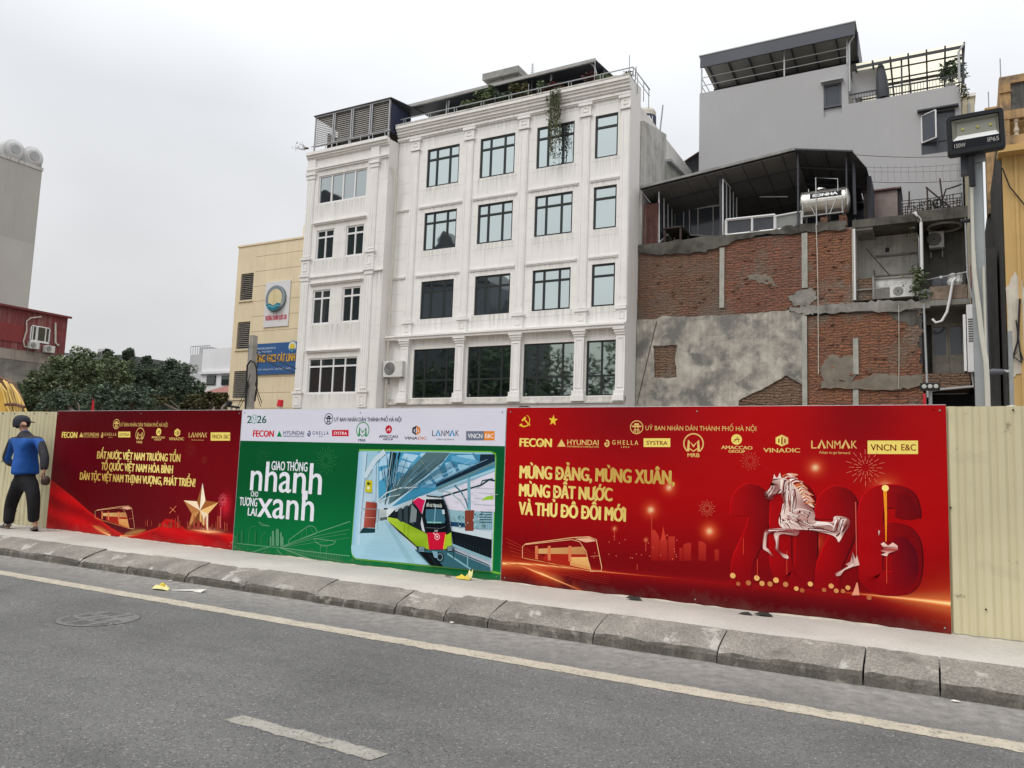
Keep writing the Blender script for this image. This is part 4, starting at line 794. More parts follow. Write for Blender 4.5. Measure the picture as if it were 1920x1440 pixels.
i = Ink(C3); emblem(i, (863, 200), .071, GOLD, .009); e = ((1330+259/2.939)-930)*3.2733; i.text('UỶ BAN NHÂN DÂN THÀNH PHỐ HÀ NỘI', 918, 191, e, 218, GOLD, .01, yb1=221); i.out('authority_emblem', b3)
i = Ink(C3); GY = lin(236, 196, 60)
i.line([(152, 188), (170, 196), (192, 190), (206, 172), (207, 148), (196, 130), (186, 127)], .018, GY, w1=.004); i.line([(145, 190), (160, 180)], .02, GY); i.line([(172, 148), (208, 190)], .016, GY); i.line([(160, 160), (182, 138)], .022, GY); i.out('hammer_sickle_emblem', b3)
i = Ink(C3); cx, cz = C3(351, 158); i.poly([(cx+.062*(1 if k % 2 == 0 else .40)*math.sin(R(k*36+4)), cz+.068*(1 if k % 2 == 0 else .40)*math.cos(R(k*36+4))) for k in range(10)], GY, raw=True); i.out('star_emblem', b3)
i = Ink(C3)
for s_, a, yb in (('MỪNG ĐẢNG, MỪNG XUÂN,', (143, 436, 1098, 511), 0), ('MỪNG ĐẤT NƯỚC', (140, 548, 716, 621), 0), ('VÀ THỦ ĐÔ ĐỔI MỚI', (138, 658, 798, 734), 0)): i.text(s_, *a, GOLD, .062, colfn=goldgrad(1, 1.15))
i.out('slogan', b3)
i = Ink(C3); ar_ = lambda l: smooth([C3(*p) for p in l], 6)
streak(i, ar_([(40, 1036), (200, 1040), (400, 1058), (600, 1080), (800, 1100), (1000, 1118), (1200, 1135)]), .055, bg3); streak(i, ar_([(285, 1102), (240, 1085), (150, 1050), (60, 1035)]), .05, bg3); streak(i, ar_([(285, 1102), (340, 1125), (520, 1200), (620, 1235)]), .05, bg3); streak(i, smooth([C4(1330, 1152), C4(1130, 1128), C4(850, 1100), C4(600, 1075)], 6), .085, bg3)
i.out('light_streak', b3)
i = Ink(C3, 20); gtrain(i, lambda u, v: (163+u*487, 868+v*215), 1.25, D3)
for k in range(7): i.line([(60+k*10, 880+k*26), (300+k*40, 1000+k*22), (700, 1090+k*12)], .005, lin(200, 60, 40), w1=.001)
i.out('train_drawing', b3)
i = Ink(C3)
for x0, x1, yt, sl in ((952, 1000, 830, -40), (1003, 1052, 890, 0), (1058, 1098, 870, 0), (1150, 1198, 910, 10), (1243, 1290, 900, -20), (1342, 1368, 950, 0), (1125, 1145, 940, 0), (1036, 1052, 955, 0), (238, 268, 780, 0), (175, 190, 810, 0), (300, 312, 760, 0)):
    zb = C3(0, 1020)[1] if x0 > 500 else C3(0, 850)[1]; y1 = 1020 if x0 > 500 else 850
    i.poly([(x0, y1), (x1, y1), (x1, yt+max(0, -sl)), ((x0+x1)/2, yt+(0 if sl else 0)), (x0, yt+max(0, sl))], lambda x, z, zb=zb: mixc(lin(134, 3, 16), lin(192, 56, 44), sm(zb+.1, zb+.5, z)*(.9 if zb < .7 else .4)))
i.poly([(1012, 893), (1043, 893), (1027, 805)], lin(200, 60, 44))
for x, y0, y1 in ((956, 720, 830), (728, 830, 895), (920, 895, 960), (867, 1040, 1075)): i.line([(x, y0), (x, y1)], .006, lin(214, 80, 60))
for k in range(26): i.disc((rng.uniform(600, 1150), rng.uniform(860, 1010)), .006, lin(226, 110, 80), 6)
i.out('skyline_drawing', b3)
i = Ink(C4); burst(i, (225, 365), .105, lin(206, 90, 70), 18, .004); burst(i, (860, 402), .175, lin(220, 110, 86), 20, .005); Ic = Ink(C3); Ic.k = i.k; Ic.mb = i.mb; burst(Ic, (1297, 698), .09, lin(214, 110, 84), 20, .004); i.out('firework_drawing', b3)
# year numerals: a slightly darker body, a lighter edge
i = Ink(C4)
def ngr(xa, xb, a, b): return lambda x, z: mixc(mixc(lin(*a), lin(*b), sm(xa, xb, x)), lin(128, 0, 18), sm(.62, .30, z)*.75)
TWO = [(172, 668), (174, 610), (192, 566), (228, 546), (262, 566), (280, 612), (276, 680), (250, 770), (214, 850), (184, 920), (174, 990), (172, 1060)]
ZERO = [(462, 528), (420, 545), (396, 610), (392, 780), (396, 930), (420, 1000), (462, 1018), (504, 1000), (530, 930), (534, 780), (530, 610), (504, 545), (466, 529)]
SIX = [(1090, 675), (1088, 625), (1068, 575), (1010, 560), (930, 572), (895, 620), (886, 720), (884, 860), (888, 980), (920, 1030), (1000, 1040), (1075, 1025), (1098, 960), (1100, 860), (1078, 790), (1020, 766), (960, 790), (935, 850)]
for pts, w in ((TWO, .205), (ZERO, .205), ([(x+478, y+18) for x, y in TWO], .215), (SIX, .215)):
    P = smooth(pts); xa, xb = i.M(min(p[0] for p in P)-50, 800)[0], i.M(max(p[0] for p in P)+50, 800)[0]
    i.line([(x-3, y-4) for x, y in P], w, ngr(xa, xb, (196, 14, 22), (180, 4, 18))); i.line([(x+5, y+3) for x, y in P], w, ngr(xa, xb, (112, 0, 16), (70, 0, 16))); i.line(P, w*.97, ngr(xa, xb, (166, 3, 16), (112, 0, 16)))
    if pts is SIX: i.poly(smooth([(1010, 790), (1060, 785), (1110, 815), (1145, 880), (1152, 980), (1120, 1050), (1060, 1075), (1015, 1060), (1008, 940), (1010, 790)], 4)[:-1], ngr(xa, xb, (168, 2, 16), (84, 0, 24))); i.poly(smooth([(1035, 545), (1100, 560), (1140, 610), (1146, 682), (1035, 678), (1032, 620), (1035, 545)], 4)[:-1], ngr(xa, xb, (150, 2, 16), (104, 0, 18)))
i.out('year_numerals', b3)
i = Ink(C4, 40)
for x, y, r, b in ((130, 997, 15, 1), (262, 1010, 15, 1), (216, 1037, 14, .35), (291, 1040, 14, .8), (335, 1043, 14, .5), (368, 1022, 15, 1), (421, 1045, 14, .5), (480, 1068, 12, .9), (557, 1043, 13, 1), (633, 1076, 11, .3), (672, 1054, 13, .8), (700, 1080, 12, .6), (737, 1082, 11, .35), (764, 1063, 12, .8), (881, 1118, 12, .3), (160, 1042, 12, .25), (512, 1078, 12, .25)):
    i.disc((x, y), r*.0018, mixc(lin(150, 6, 20), lin(240, 184, 110), b*.9), 14)
i.poly([(785, 1105), (800, 1070), (812, 1035), (818, 1035), (824, 1075), (828, 1105)], lin(226, 150, 120)); i.line([(808, 590), (815, 930), (822, 1050)], .018, lin(120, 6, 16), w1=.010); i.line([(806, 590), (812, 900)], .007, lin(214, 96, 84))
i.line([(968, 520), (973, 660), (974, 810)], .030, lin(240, 150, 40), w1=.008); i.disc((970, 515), .030, lin(255, 226, 130), 12)
for x, y0, y1 in ((189, 790, 880), (266, 905, 1000), (428, 860, 990), (978, 890, 1040)): i.line([(x, y0), (x, y1)], .006, lin(214, 70, 50))
i.out('light_drawing', b3)
sc_ = lambda l: smooth(l+[l[0]], 4)[:-1]
i = Ink(C4, 60); HB = lambda x, z: mixc(lin(128, 52, 50), lin(244, 218, 208), .5+.5*math.sin(x*15+z*8+2*math.sin(z*9))); HD = lin(84, 16, 22); HW = lin(246, 230, 222)
i.poly(sc_([(358, 437), (368, 455), (378, 455), (390, 430), (398, 458), (420, 460), (470, 500), (520, 560), (560, 610), (583, 660), (583, 694), (640, 700), (680, 700), (690, 671), (740, 672), (775, 690), (770, 725), (745, 760), (715, 812), (700, 790), (672, 772), (600, 755), (540, 745), (490, 745), (430, 740), (395, 728), (383, 700), (390, 662), (408, 630), (415, 590), (410, 545), (385, 546), (360, 552), (352, 572), (335, 579), (316, 570), (306, 545), (318, 528), (338, 512), (348, 480)]), HB)
i.poly(sc_([(400, 448), (440, 433), (490, 440), (470, 458), (520, 480), (505, 486), (545, 520), (530, 522), (575, 555), (555, 556), (582, 590), (560, 592), (580, 622), (540, 600), (500, 545), (455, 495)]), lambda x, z: mixc(lin(206, 96, 50), lin(250, 226, 200), .5+.5*math.sin(x*40+z*30)))
def strokes(l, c):
    for pts, w in l: i.line(smooth(pts, 5), w*.85, c, w1=w*.12)
strokes([([(420, 470), (410, 540), (420, 600), (412, 660)], .026), ([(440, 480), (435, 560), (445, 640), (430, 700)], .014), ([(470, 520), (480, 590), (470, 640)], .014), ([(400, 690), (420, 700), (450, 740)], .03), ([(500, 640), (490, 700), (520, 740)], .022), ([(340, 500), (372, 495), (380, 520)], .016), ([(350, 470), (392, 462)], .018), ([(312, 548), (335, 560)], .014), ([(545, 740), (620, 740), (690, 755), (712, 720)], .022), ([(700, 780), (745, 740), (762, 700)], .016), ([(560, 640), (540, 690), (560, 730)], .014), ([(390, 660), (396, 720)], .02)], HD)
strokes([([(400, 470), (395, 530), (380, 540)], .03), ([(455, 500), (455, 580), (470, 650)], .02), ([(430, 660), (500, 630), (570, 650)], .022), ([(440, 700), (520, 650), (575, 680)], .016), ([(590, 705), (660, 712), (690, 735)], .035), ([(690, 680), (760, 690)], .02), ([(345, 505), (325, 540)], .02), ([(480, 460), (540, 530), (570, 600)], .012), ([(440, 440), (500, 480), (550, 560)], .012), ([(600, 740), (670, 755)], .012), ([(410, 600), (395, 660)], .014)], HW)
LEG = lambda x, z: mixc(lin(130, 40, 40), lin(232, 196, 186), .5+.5*math.sin(x*21-z*17))
i.poly(sc_([(430, 733), (390, 735), (330, 739), (307, 746), (300, 772), (296, 840), (306, 856), (325, 868), (350, 893), (356, 893), (346, 878), (326, 850), (314, 838), (318, 785), (327, 764), (370, 758), (430, 770), (480, 778), (495, 748)]), LEG)
i.poly(sc_([(372, 752), (357, 770), (368, 818), (366, 850), (392, 878), (412, 898), (436, 902), (432, 884), (402, 872), (384, 848), (383, 800), (388, 772), (420, 765)]), LEG)
i.poly([(828, 938), (815, 885), (806, 905), (790, 865), (778, 920), (752, 934), (768, 944), (694, 986), (702, 1000), (722, 996), (745, 966), (790, 948)], LEG)
i.poly([(945, 822), (962, 812), (985, 832), (1012, 814), (1037, 832), (1041, 856), (990, 872), (978, 890), (946, 880), (975, 872), (944, 860), (965, 850)], lambda x, z: mixc(lin(170, 50, 44), lin(246, 214, 200), .5+.5*math.sin(z*60))); i.poly([(930, 745), (942, 752), (934, 776)], LEG)
hr = random.Random(4)
for k in range(26):   # mane strands streaming back from the crest
    t = k/25; x, y = 405+t*120+12*math.sin(t*3), 452+t*150-60*math.sin(t*3.1)*.4; l = hr.uniform(30, 64)
    i.line(smooth([(x, y), (x+l*.5, y-8+hr.uniform(-6, 6)), (x+l, y+6+hr.uniform(-6, 14))], 4), .013, lin(*hr.choice(((250, 228, 206), (214, 110, 60), (150, 40, 34), (240, 190, 150), (255, 244, 236)))), w1=.002)
def flow(n, x0, y0, dx, dy, bx, by, w):
    for k in range(n):
        x, y = x0+hr.uniform(-bx, bx), y0+hr.uniform(-by, by); c_ = hr.choice((lin(252, 240, 234), lin(252, 240, 234), lin(96, 20, 26), lin(150, 70, 64), lin(200, 150, 140)))
        i.line(smooth([(x, y), (x+dx*.5+hr.uniform(-5, 5), y+dy*.5+hr.uniform(-5, 5)), (x+dx, y+dy)], 4), w*hr.uniform(.5, 1), c_, w1=.001)
flow(26, 440, 530, -6, 90, 32, 50, .012); flow(22, 470, 660, 60, 30, 60, 40, .012); flow(14, 600, 725, 70, 6, 50, 18, .010); flow(16, 725, 700, -20, 60, 30, 24, .010); flow(12, 350, 510, -16, 30, 22, 30, .008); flow(8, 420, 700, 20, 30, 26, 16, .010)
i.disc((345, 492), .010, lin(30, 6, 8), 10); i.line([(310, 556), (330, 566)], .012, lin(60, 10, 14)); i.disc((313, 545), .008, lin(50, 8, 12), 8); i.line(smooth([(335, 575), (352, 560), (375, 545), (395, 520)], 4), .012, lin(90, 24, 28))
strokes([([(312, 760), (305, 830)], .010), ([(330, 748), (420, 745)], .014), ([(372, 780), (376, 850)], .010), ([(800, 930), (710, 985)], .010)], HW); strokes([([(325, 757), (440, 757), (480, 770)], .010), ([(790, 880), (795, 940)], .010), ([(955, 842), (1030, 838)], .010)], HD)
i.disc((352, 492), .012, lin(40, 6, 8), 10); i.out('horse_picture', b3)
# ================================================================== shared pieces
def window(parent, x0, x1, z0, z1, y, frame, gl, vs=(), hs=(), fw=.06, pane_back=.05, name='window', vfull=True):
    """frame with its bars; glass as a sub-part. vs / hs: bar positions as fractions"""
    m = MB(); d = .06
    m.box(x0, x0+fw, y, y+d, z0, z1).box(x1-fw, x1, y, y+d, z0, z1).box(x0+fw, x1-fw, y, y+d, z0, z0+fw).box(x0+fw, x1-fw, y, y+d, z1-fw, z1)
    for v in vs: xv = x0+(x1-x0)*v; m.box(xv-fw*.55, xv+fw*.55, y+.002, y+d-.002, z0+fw, z1-fw)
    for h in hs: zh = z0+(z1-z0)*h; m.box(x0+fw, x1-fw, y+.004, y+d-.004, zh-fw*.6, zh+fw*.6)
    f = m.build(name, frame, parent)
    b = random.uniform(-.004, .004)
    MB().add([(x0, y+pane_back+b, z0), (x1, y+pane_back-b, z0), (x1, y+pane_back-b*.6, z1), (x0, y+pane_back+b*1.4, z1)], [(0, 1, 2, 3)]).build('pane', gl, f)
    return f
def part(mb, name, mat, parent, **k): return mb.build(name, mat, parent, **k)
def ac_unit(x, y, z, w, h, label, face='-y', group='air conditioner units'):
    """outdoor unit: casing, fan, brackets; x, y, z is its lower front corner's centre"""
    t = thing('air_conditioner_unit', (x, y, z), label, 'air conditioner', group); d = .3
    def tr(u, v, q):  # u along the front, v depth, q up
        return (x+u, y+v, z+q) if face == '-y' else (x-v, y+u, z+q)
    def bx(m, u0, u1, v0, v1, q0, q1):
        b = [tr(u0, v0, q0), tr(u1, v0, q0), tr(u1, v1, q0), tr(u0, v1, q0)]; m.hexa(b, [(p[0], p[1], p[2]+q1-q0) for p in b])
    m = MB(); bx(m, -w/2, w/2, 0, d, 0, h); part(m, 'casing', ACWHITE, t, bevel=.015)
    c = Vector(tr(-w*.16, 0, h*.52)); ax = Vector(tr(0, -1, 0))-Vector(tr(0, 0, 0)); r = h*.40
    g = MB(); g.lathe(c-ax*.002, ax, ((0, r), (.008, r), (.012, r*.96)), 24); gr = part(g, 'fan_grille', ACDARK, t)
    k = MB()
    for q in (.3, .55, .8): k.tube([c+ax*.016+(Vector(tr(math.cos(a), 0, math.sin(a)))-Vector(tr(0, 0, 0)))*r*q for a in [2*math.pi*i/16 for i in range(17)]], .008, 4)
    part(k, 'guard_ring', ACWHITE, gr)
    b = MB()
    for u in (-w*.38, w*.38): bx(b, u-.02, u+.02, 0, d+.05, -.05, -.003); bx(b, u-.02, u+.02, d, d+.04, -.3, -.05)
    part(b, 'bracket', GALV, t)
    return t
def prism_box(parent, name, mat, x0, x1, y0, y1, z0, z1): return MB().box(x0, x1, y0, y1, z0, z1).build(name, mat, parent)
def leaves(center, rad, n, size, rnd, mb, flat=.5, droop=0):
    for _ in range(n):
        while True:
            p = Vector((rnd.uniform(-1, 1), rnd.uniform(-1, 1), rnd.uniform(-1, 1)))
            if p.length < 1: break
        p = p*(p.length**-.35 if p.length > 0 else 1)
        c = Vector(center)+Vector((p.x*rad[0], p.y*rad[1], p.z*rad[2]))
        a = Vector((rnd.uniform(-1, 1), rnd.uniform(-1, 1), rnd.uniform(-1, 1)*flat-droop)).normalized()
        b = a.cross(Vector((rnd.uniform(-1, 1), rnd.uniform(-1, 1), rnd.uniform(-1, 1)))).normalized()
        s = size*rnd.uniform(.6, 1.4); v = rnd.random()
        mb.add([c-a*s, c+b*s*.42, c+a*s, c-b*s*.42], [(0, 1, 2, 3)], (v, v, v))

# ================================================================== the wide white building
MX0, MX1, MY = -23.42, -11.12, 30.0
w = thing('white_building', ((MX0+MX1)/2, MY, 0), 'wide white stucco building with black framed windows and rooftop plants', 'building')
cols4 = [(-21.65, -19.78), (-18.61, -16.74), (-15.61, -13.75), (-12.76, -11.70)]
rows = [(14.76, 16.70), (11.59, 13.48), (8.215, 10.06)]
gcols = [(-21.89, -19.42), (-18.84, -16.49), (-15.925, -13.44), (-12.915, -11.56)]
holes = [(a, b, c, d) for c, d in rows for a, b in cols4]+[(a, b, 4.42, 6.76) for a, b in gcols]
wl = MB().wall(MX0, MX1, 0, 18.1, MY, holes, .14)
wl.quad((MX1, MY, 0), (MX1, 31.2, 0), (MX1, 31.2, 18.2), (MX1, MY, 18.1)); wl.quad((MX0, 31.2, 0), (MX0, MY, 0), (MX0, MY, 18.1), (MX0, 31.2, 18.2)); wl.quad((MX0, MY, 18.1), (MX1, MY, 18.1), (MX1, 31.2, 18.1), (MX0, 31.2, 18.1))
part(wl, 'facade_wall', WHITE, w)
part(MB().box(MX0, -11.3, 31.2, 42, 0, 17.6), 'rear_block', WHITE2, w)
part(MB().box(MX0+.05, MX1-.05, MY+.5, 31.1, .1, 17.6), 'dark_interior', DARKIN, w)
jl = MB()
segs = [(MX0+.02, -22.62), (-22.0, -19.50), (-18.90, -16.53), (-15.96, -13.47), (-12.92, -11.58)]
for (a, b), cw in zip(segs, [None]+cols4):
    for z in (17.15, 16.15, 15.15, 14.62, 12.95, 12.05, 11.3, 9.55, 8.7, 7.95):
        if cw is None: jl.box(a, b, MY-.003, MY+.01, z-.008, z+.008); continue
        inw = any(c-.1 < z < d+.1 for c, d in rows)
        if inw: jl.box(a, cw[0]-.05, MY-.003, MY+.01, z-.008, z+.008).box(cw[1]+.05, b, MY-.003, MY+.01, z-.008, z+.008)
        else: jl.box(a, b, MY-.003, MY+.01, z-.008, z+.008)
    if cw:
        for zz0, zz1 in ((13.85, 14.6), (10.45, 11.28), (7.5, 7.93)):
            for q in (.33, .67): xx = a+(b-a)*q; jl.box(xx-.007, xx+.007, MY-.003, MY+.01, zz0, zz1)
part(jl, 'joint_line', JOINT, w)
pils = [(-22.56, -22.09), (-19.43, -18.95), (-16.48, -16.0), (-13.42, -12.96), (-11.54, -11.12)]
def cap_block(m, x0, x1, z0, z1, y):
    e = .05
    m.box(x0-e*.3, x1+e*.3, y-.11, y+.0, z0, z1); m.box(x0-.09, x1+min(.09, .09 if x1 < -11.2 else .0), y-.17, y+.0, z1+.002, z1+.12)
    m.box(x0-.06, x1+(.06 if x1 < -11.2 else 0), y-.14, y, z0-.09, z0-.002); a, b = x0+.10, x1-.10; c, d = z0+.10, z1-.09; f = .03
    m.box(a, b, y-.135, y-.108, d-f, d).box(a, b, y-.135, y-.108, c, c+f).box(a, a+f, y-.135, y-.108, c+f, d-f).box(b-f, b, y-.135, y-.108, c+f, d-f)
for a, b in pils:
    p = MB(); p.box(a+.02, b-.02, MY-.075, MY, 8.18, 16.70)
    for q in (.2, .8): xx = a+(b-a)*q; p.box(xx-.03, xx+.03, MY-.095, MY-.073, 8.5, 16.5)
    cap_block(p, a, b, 16.82, 17.22, MY); cap_block(p, a, b, 7.52, 8.02, MY)
    # ground storey: a fuller pier with stepped cap and foot
    x0, x1 = a+.02, b; p.box(x0, x1, MY-.20, MY, 4.62, 6.93); r_ = .0 if b > -11.2 else .07
    p.box(x0-.03, x1+r_*.5, MY-.24, MY, 6.932, 7.03).box(x0-.07, x1+r_, MY-.28, MY, 7.032, 7.14).box(x0-.11, x1+r_*1.4, MY-.32, MY, 7.142, 7.215)
    p.box(x0-.05, x1+r_*.6, MY-.25, MY, 4.42, 4.618).box(x0-.09, x1+r_, MY-.29, MY, 4.18, 4.418)
    for z in (6.80, 4.75): p.box(x0+.07, x1-.07, MY-.222, MY-.198, z-.02, z+.02)
    for xx in (x0+.07, x1-.10): p.box(xx, xx+.025, MY-.217, MY-.198, 4.77, 6.78)
    part(p, 'pilaster', TRIM, w)
mo_ = MB()
for z0, z1, y in ((17.95, 18.10, .34), (17.84, 17.948, .27), (17.70, 17.838, .20), (17.60, 17.698, .13), (17.40, 17.50, .12), (17.34, 17.398, .07)): mo_.box(MX0-.02, MX1, MY-y, MY-.001, z0, z1)
part(mo_, 'cornice', TRIM, w)
part(MB().box(MX0-.02, MX1, MY-.36, MY+.5, 18.102, 18.16), 'parapet_top', DIRTYTOP, w)
for zc in (13.78, 10.36):
    m = MB()
    for (a, b) in segs: m.box(a+.0, b, MY-.07, MY, zc-.02, zc+.05).box(a+.0, b, MY-.045, MY, zc-.07, zc-.022)
    part(m, 'string_course', TRIM, w)
part(MB().box(MX0, MX1, MY-.36, MY-.001, 7.34, 7.42).box(MX0, MX1, MY-.30, MY-.001, 7.225, 7.338), 'belt_cornice', TRIM, w)
part(MB().box(MX0+.1, MX1, MY-.18, MY-.001, 4.10, 4.175).box(MX0+.2, MX1, MY-.10, MY-.001, 4.177, 4.38), 'sill_ledge', DIRTYTOP, w)
tl = MB()
for k in range(15): tl.box(MX0+.3+k*.8, MX0+1.09+k*.8, MY-.09, MY-.001, 3.2, 4.095)
part(tl, 'tiled_plinth', surf('plinth_tiles', (.62, .60, .60), .35, .06, 1), w)
for c, d in rows:
    for k, (a, b) in enumerate(cols4):
        window(w, a, b, c, d, MY+.05, BLACKF, GLASS_SKY, (.295, .70) if k < 3 else (), (.72,), .075)
for k, (a, b) in enumerate(gcols): window(w, a, b, 4.42, 6.76, MY+.06, BLACKF, GLASS_GREEN, (.255, .755) if k < 3 else (.5,), (.36,), .06)
gm = MB()
for c, d in rows:
    for a, b in cols4: runs(gm, a-.12, b+.12, c-.01, .78, MY-.0045)
for a, b in segs: runs(gm, a, b, 17.33, .55, MY-.0045); runs(gm, a, b, 13.70, .22, MY-.006); runs(gm, a, b, 10.28, .22, MY-.006); runs(gm, a, b, 7.22, .4, MY-.006)
runs(gm, MX0, MX1, 17.60, .22, MY-.132); gm.col = (1, 1, 1)
part(gm, 'rain_grime', GRIME, w)
# roof terrace
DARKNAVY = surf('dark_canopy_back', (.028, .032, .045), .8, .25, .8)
aw0, aw1 = atY(766, 198, 30.6), atY(1117, 111, 30.6)
AWN = surf('awning_sheet', (.34, .34, .33), .6, .15, 2)
part(MB().slab((aw0.x, 30.6, aw0.z-.06), (aw1.x, 30.6, aw1.z-.06), (aw1.x, 35.5, aw1.z+.55), (aw0.x, 35.5, aw0.z+.55), (0, 0, .05)), 'awning', SHEETDARK, w)
part(MB().slab((aw0.x, 30.5, aw0.z-.14), (aw1.x, 30.5, aw1.z-.14), (aw1.x, 30.6, aw1.z-.14), (aw0.x, 30.6, aw0.z-.14), (0, 0, .15)), 'gutter', AWN, w)
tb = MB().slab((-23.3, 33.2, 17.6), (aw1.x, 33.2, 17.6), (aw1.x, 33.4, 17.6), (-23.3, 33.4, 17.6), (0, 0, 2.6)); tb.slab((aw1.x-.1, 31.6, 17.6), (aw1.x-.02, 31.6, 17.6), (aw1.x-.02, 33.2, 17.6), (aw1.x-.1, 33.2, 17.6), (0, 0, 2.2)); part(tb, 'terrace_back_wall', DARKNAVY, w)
po_ = MB()
for x in (-21.2, -18.4, -15.4): po_.box(x, x+.07, 30.75, 30.82, 18.1, aw0.z-.1+(x-aw0.x)*(aw1.z-aw0.z)/(aw1.x-aw0.x))
part(po_, 'terrace_post', GALV, w)
pd = MB(); e0 = atY(1113, 112, 30.75); pd.tube([(e0.x-.15, 30.7, e0.z-.12), (e0.x+.05, 30.75, e0.z-.35), (e0.x+.12, 30.8, e0.z-.65), (e0.x+.1, 30.8, 18.15)], .045); part(pd, 'downpipe', ALUGREY, w)
rl = MB(); y = MY+.0; zr = 18.16
for z in (zr+.42, ): rl.tube([(MX0, y, z), (MX1+.05, y, z), (MX1+.05, 32.2, z)], .03, 6)
rl.tube([(MX0, y, zr+.12), (MX1+.05, y, zr+.12), (MX1+.05, 32.2, zr+.12)], .018, 6)
for k in range(9):
    x = MX0+.2+k*1.52; rl.tube([(x, y, zr-.02), (x, y, zr+.42)], .022, 6); rl.tube([(x+.13, y, zr-.02), (x+.13, y, zr+.42)], .018, 6)
for yy in (30.6, 31.4, 32.1): rl.tube([(MX1+.05, yy, zr-.5), (MX1+.05, yy, zr+.42)], .02, 6)
for k, h in ((0, .9), (4, .8), (7, 1.3)): rl.tube([(-20.6+k*1.1, y+.1, zr), (-20.58+k*1.1, y+.1, zr+h)], .018, 6)
rl.tube([(MX1-.12, y, zr), (MX1-.12, y, zr+1.0)], .02, 6)
part(rl, 'railing', GALV, w)
h0, h1, h2 = atY(914, 140, 36), atY(974, 125, 36), atY(976, 152, 36)
hb = MB().box(h0.x, h1.x, 36, 38.5, h0.z-1.2, h1.z-.46); hb.m = 1; hb.box(h0.x-.15, h1.x+.1, 35.7, 39, h1.z-.46, h1.z-.08); part(hb, 'stair_hut', [GREYC, surf('hut_slab', (.30, .30, .28), .9, .25, 2, .6)], w)
# stained rear stair wall beyond the right corner
q0, q1, q2, q3 = atX(1203.5, 222, -11.0), atX(1249.5, 252, -11.0), atX(1249.5, 400, -11.0), atX(1203.5, 380, -11.0)
part(MB().slab((-11.0, 31.25, q0.z-8), (-11.0, q1.y, q0.z-8), (-11.0, q1.y, q1.z), (-11.0, 31.25, q0.z), (-.25, 0, 0)), 'stair_wall', GREYC, w)
ra, rb = atX(1250, 303, -10.9), atX(1280, 331, -10.9)
part(MB().slab((-10.9, ra.y, ra.z-3), (-10.9, rb.y, ra.z-3), (-10.9, rb.y, rb.z), (-10.9, ra.y, ra.z), (-.3, 0, 0)), 'rear_wall', CONC2, w)
part(MB().slab((-11.15, ra.y, ra.z+.002), (-10.7, ra.y, ra.z+.002), (-10.7, rb.y, rb.z+.002), (-11.15, rb.y, rb.z+.002), (0, 0, .12)), 'rear_roof_edge', ALUGREY, w)
# white drum tank with lettering beyond the corner
c = atY(1212, 216, 34.5); wt_ = thing('water_tank', (c.x, 34.5, c.z-1.2), 'white upright water drum with dark band beyond the white building corner', 'water tank', 'rooftop water tanks')
part(MB().lathe((c.x, 34.5, c.z-1.2), (0, 0, 1), ((0, .46), (1.3, .46), (1.42, .40), (1.46, .1), (1.5, .0)), 24), 'drum', surf('tank_white', (.62, .58, .50), .5, .1, 2), wt_, smooth=False)
bd = MB().lathe((c.x, 34.5, c.z-.62), (0, 0, 1), ((0, .462), (.002, .475), (.50, .475), (.502, .462)), 24); bo = part(bd, 'band', surf('tank_band', (.05, .055, .09), .5, .1, 2), wt_)
m = MB(); vs, fs = glyphs('DÂN', .02); wv = max(v[0] for v in vs)
m.add([(c.x+.482*math.sin((v[0]/wv-.32)*1.5), 34.5-.482*math.cos((v[0]/wv-.32)*1.5), c.z-.53+v[1]*.44) for v in vs], fs, (.8, .8, .8)); part(m, 'lettering', PRINT, bo)
ant = MB(); a, b = atY(1234, 245, 34), atY(1243, 197, 34); ant.tube([a-Vector((0, 0, 1)), b], .035, 6); ant.tube([atY(1224, 243, 34.2)-Vector((0, 0, 1)), atY(1224, 226, 34.2)], .03, 6); at_ = part(ant, 'roof_pole', GALV, w)
ar = thing('roof_antenna', (-16.0, 31, 18), 'thin rooftop antenna mast above the white building canopy', 'antenna'); a = atY(998, 160, 31.0); b = atY(998, 119, 31.0)
part(MB().tube([(a.x, 31, 17.7), b], .02, 6), 'mast', GALV, ar); m = MB()
for k in range(7): zz = b.z-.05-k*.08; m.tube([(a.x-.05-.01*k, 31, zz), (a.x+.05+.01*k, 31, zz)], .012, 4)
part(m, 'cross_bar', GALV, ar)
for k, (px, lab) in enumerate(((791, 'weathered air conditioner behind the terrace railing, next to the louvre cage'), (823, 'weathered air conditioner behind the terrace railing, next to the plants'))):
    c = atY(px, 222, 30.9); ac_unit(c.x, 30.7, 18.17, 1.0, .58, lab)
# planted roof edge, plant by plant
rn = random.Random(11)
def roof_plant(px0, px1, py0, py1, n, mat, label, sz=.11, cat='plant', stems=5, Y=30.45):
    a, b = atY(px0, py1, Y), atY(px1, py0, Y); cx, cz = (a.x+b.x)/2, (a.z+b.z)/2; base = 18.1
    t = thing('roof_plant', (cx, Y, base), label, cat, 'plants on the roof terrace'); m = MB(); rx, rz = abs(b.x-a.x)/2, abs(b.z-a.z)/2
    for _ in range(max(3, n//30)):
        u, v = rn.uniform(-.75, .75), rn.uniform(-.75, .75); leaves((cx+u*rx, Y+rn.uniform(-.2, .2), cz+v*rz), (rx*.32, .22, rz*.32), 30, sz, rn, m)
    part(m, 'foliage', mat, t); s = MB()
    for _ in range(stems):
        x = cx+rn.uniform(-.6, .6)*rx; s.tube([(x, Y, base), (x+rn.uniform(-.1, .1), Y, (base+cz)/2), (x+rn.uniform(-.3, .3)*rx, Y, cz+rz*rn.uniform(.2, .8))], [.02, .015, .008], 5)
    part(s, 'stem', BARK, t); m = MB().box(cx-rx*.8, cx+rx*.8, Y-.13, Y+.13, 18.162, 18.36); part(m, 'planter', CONC, t)
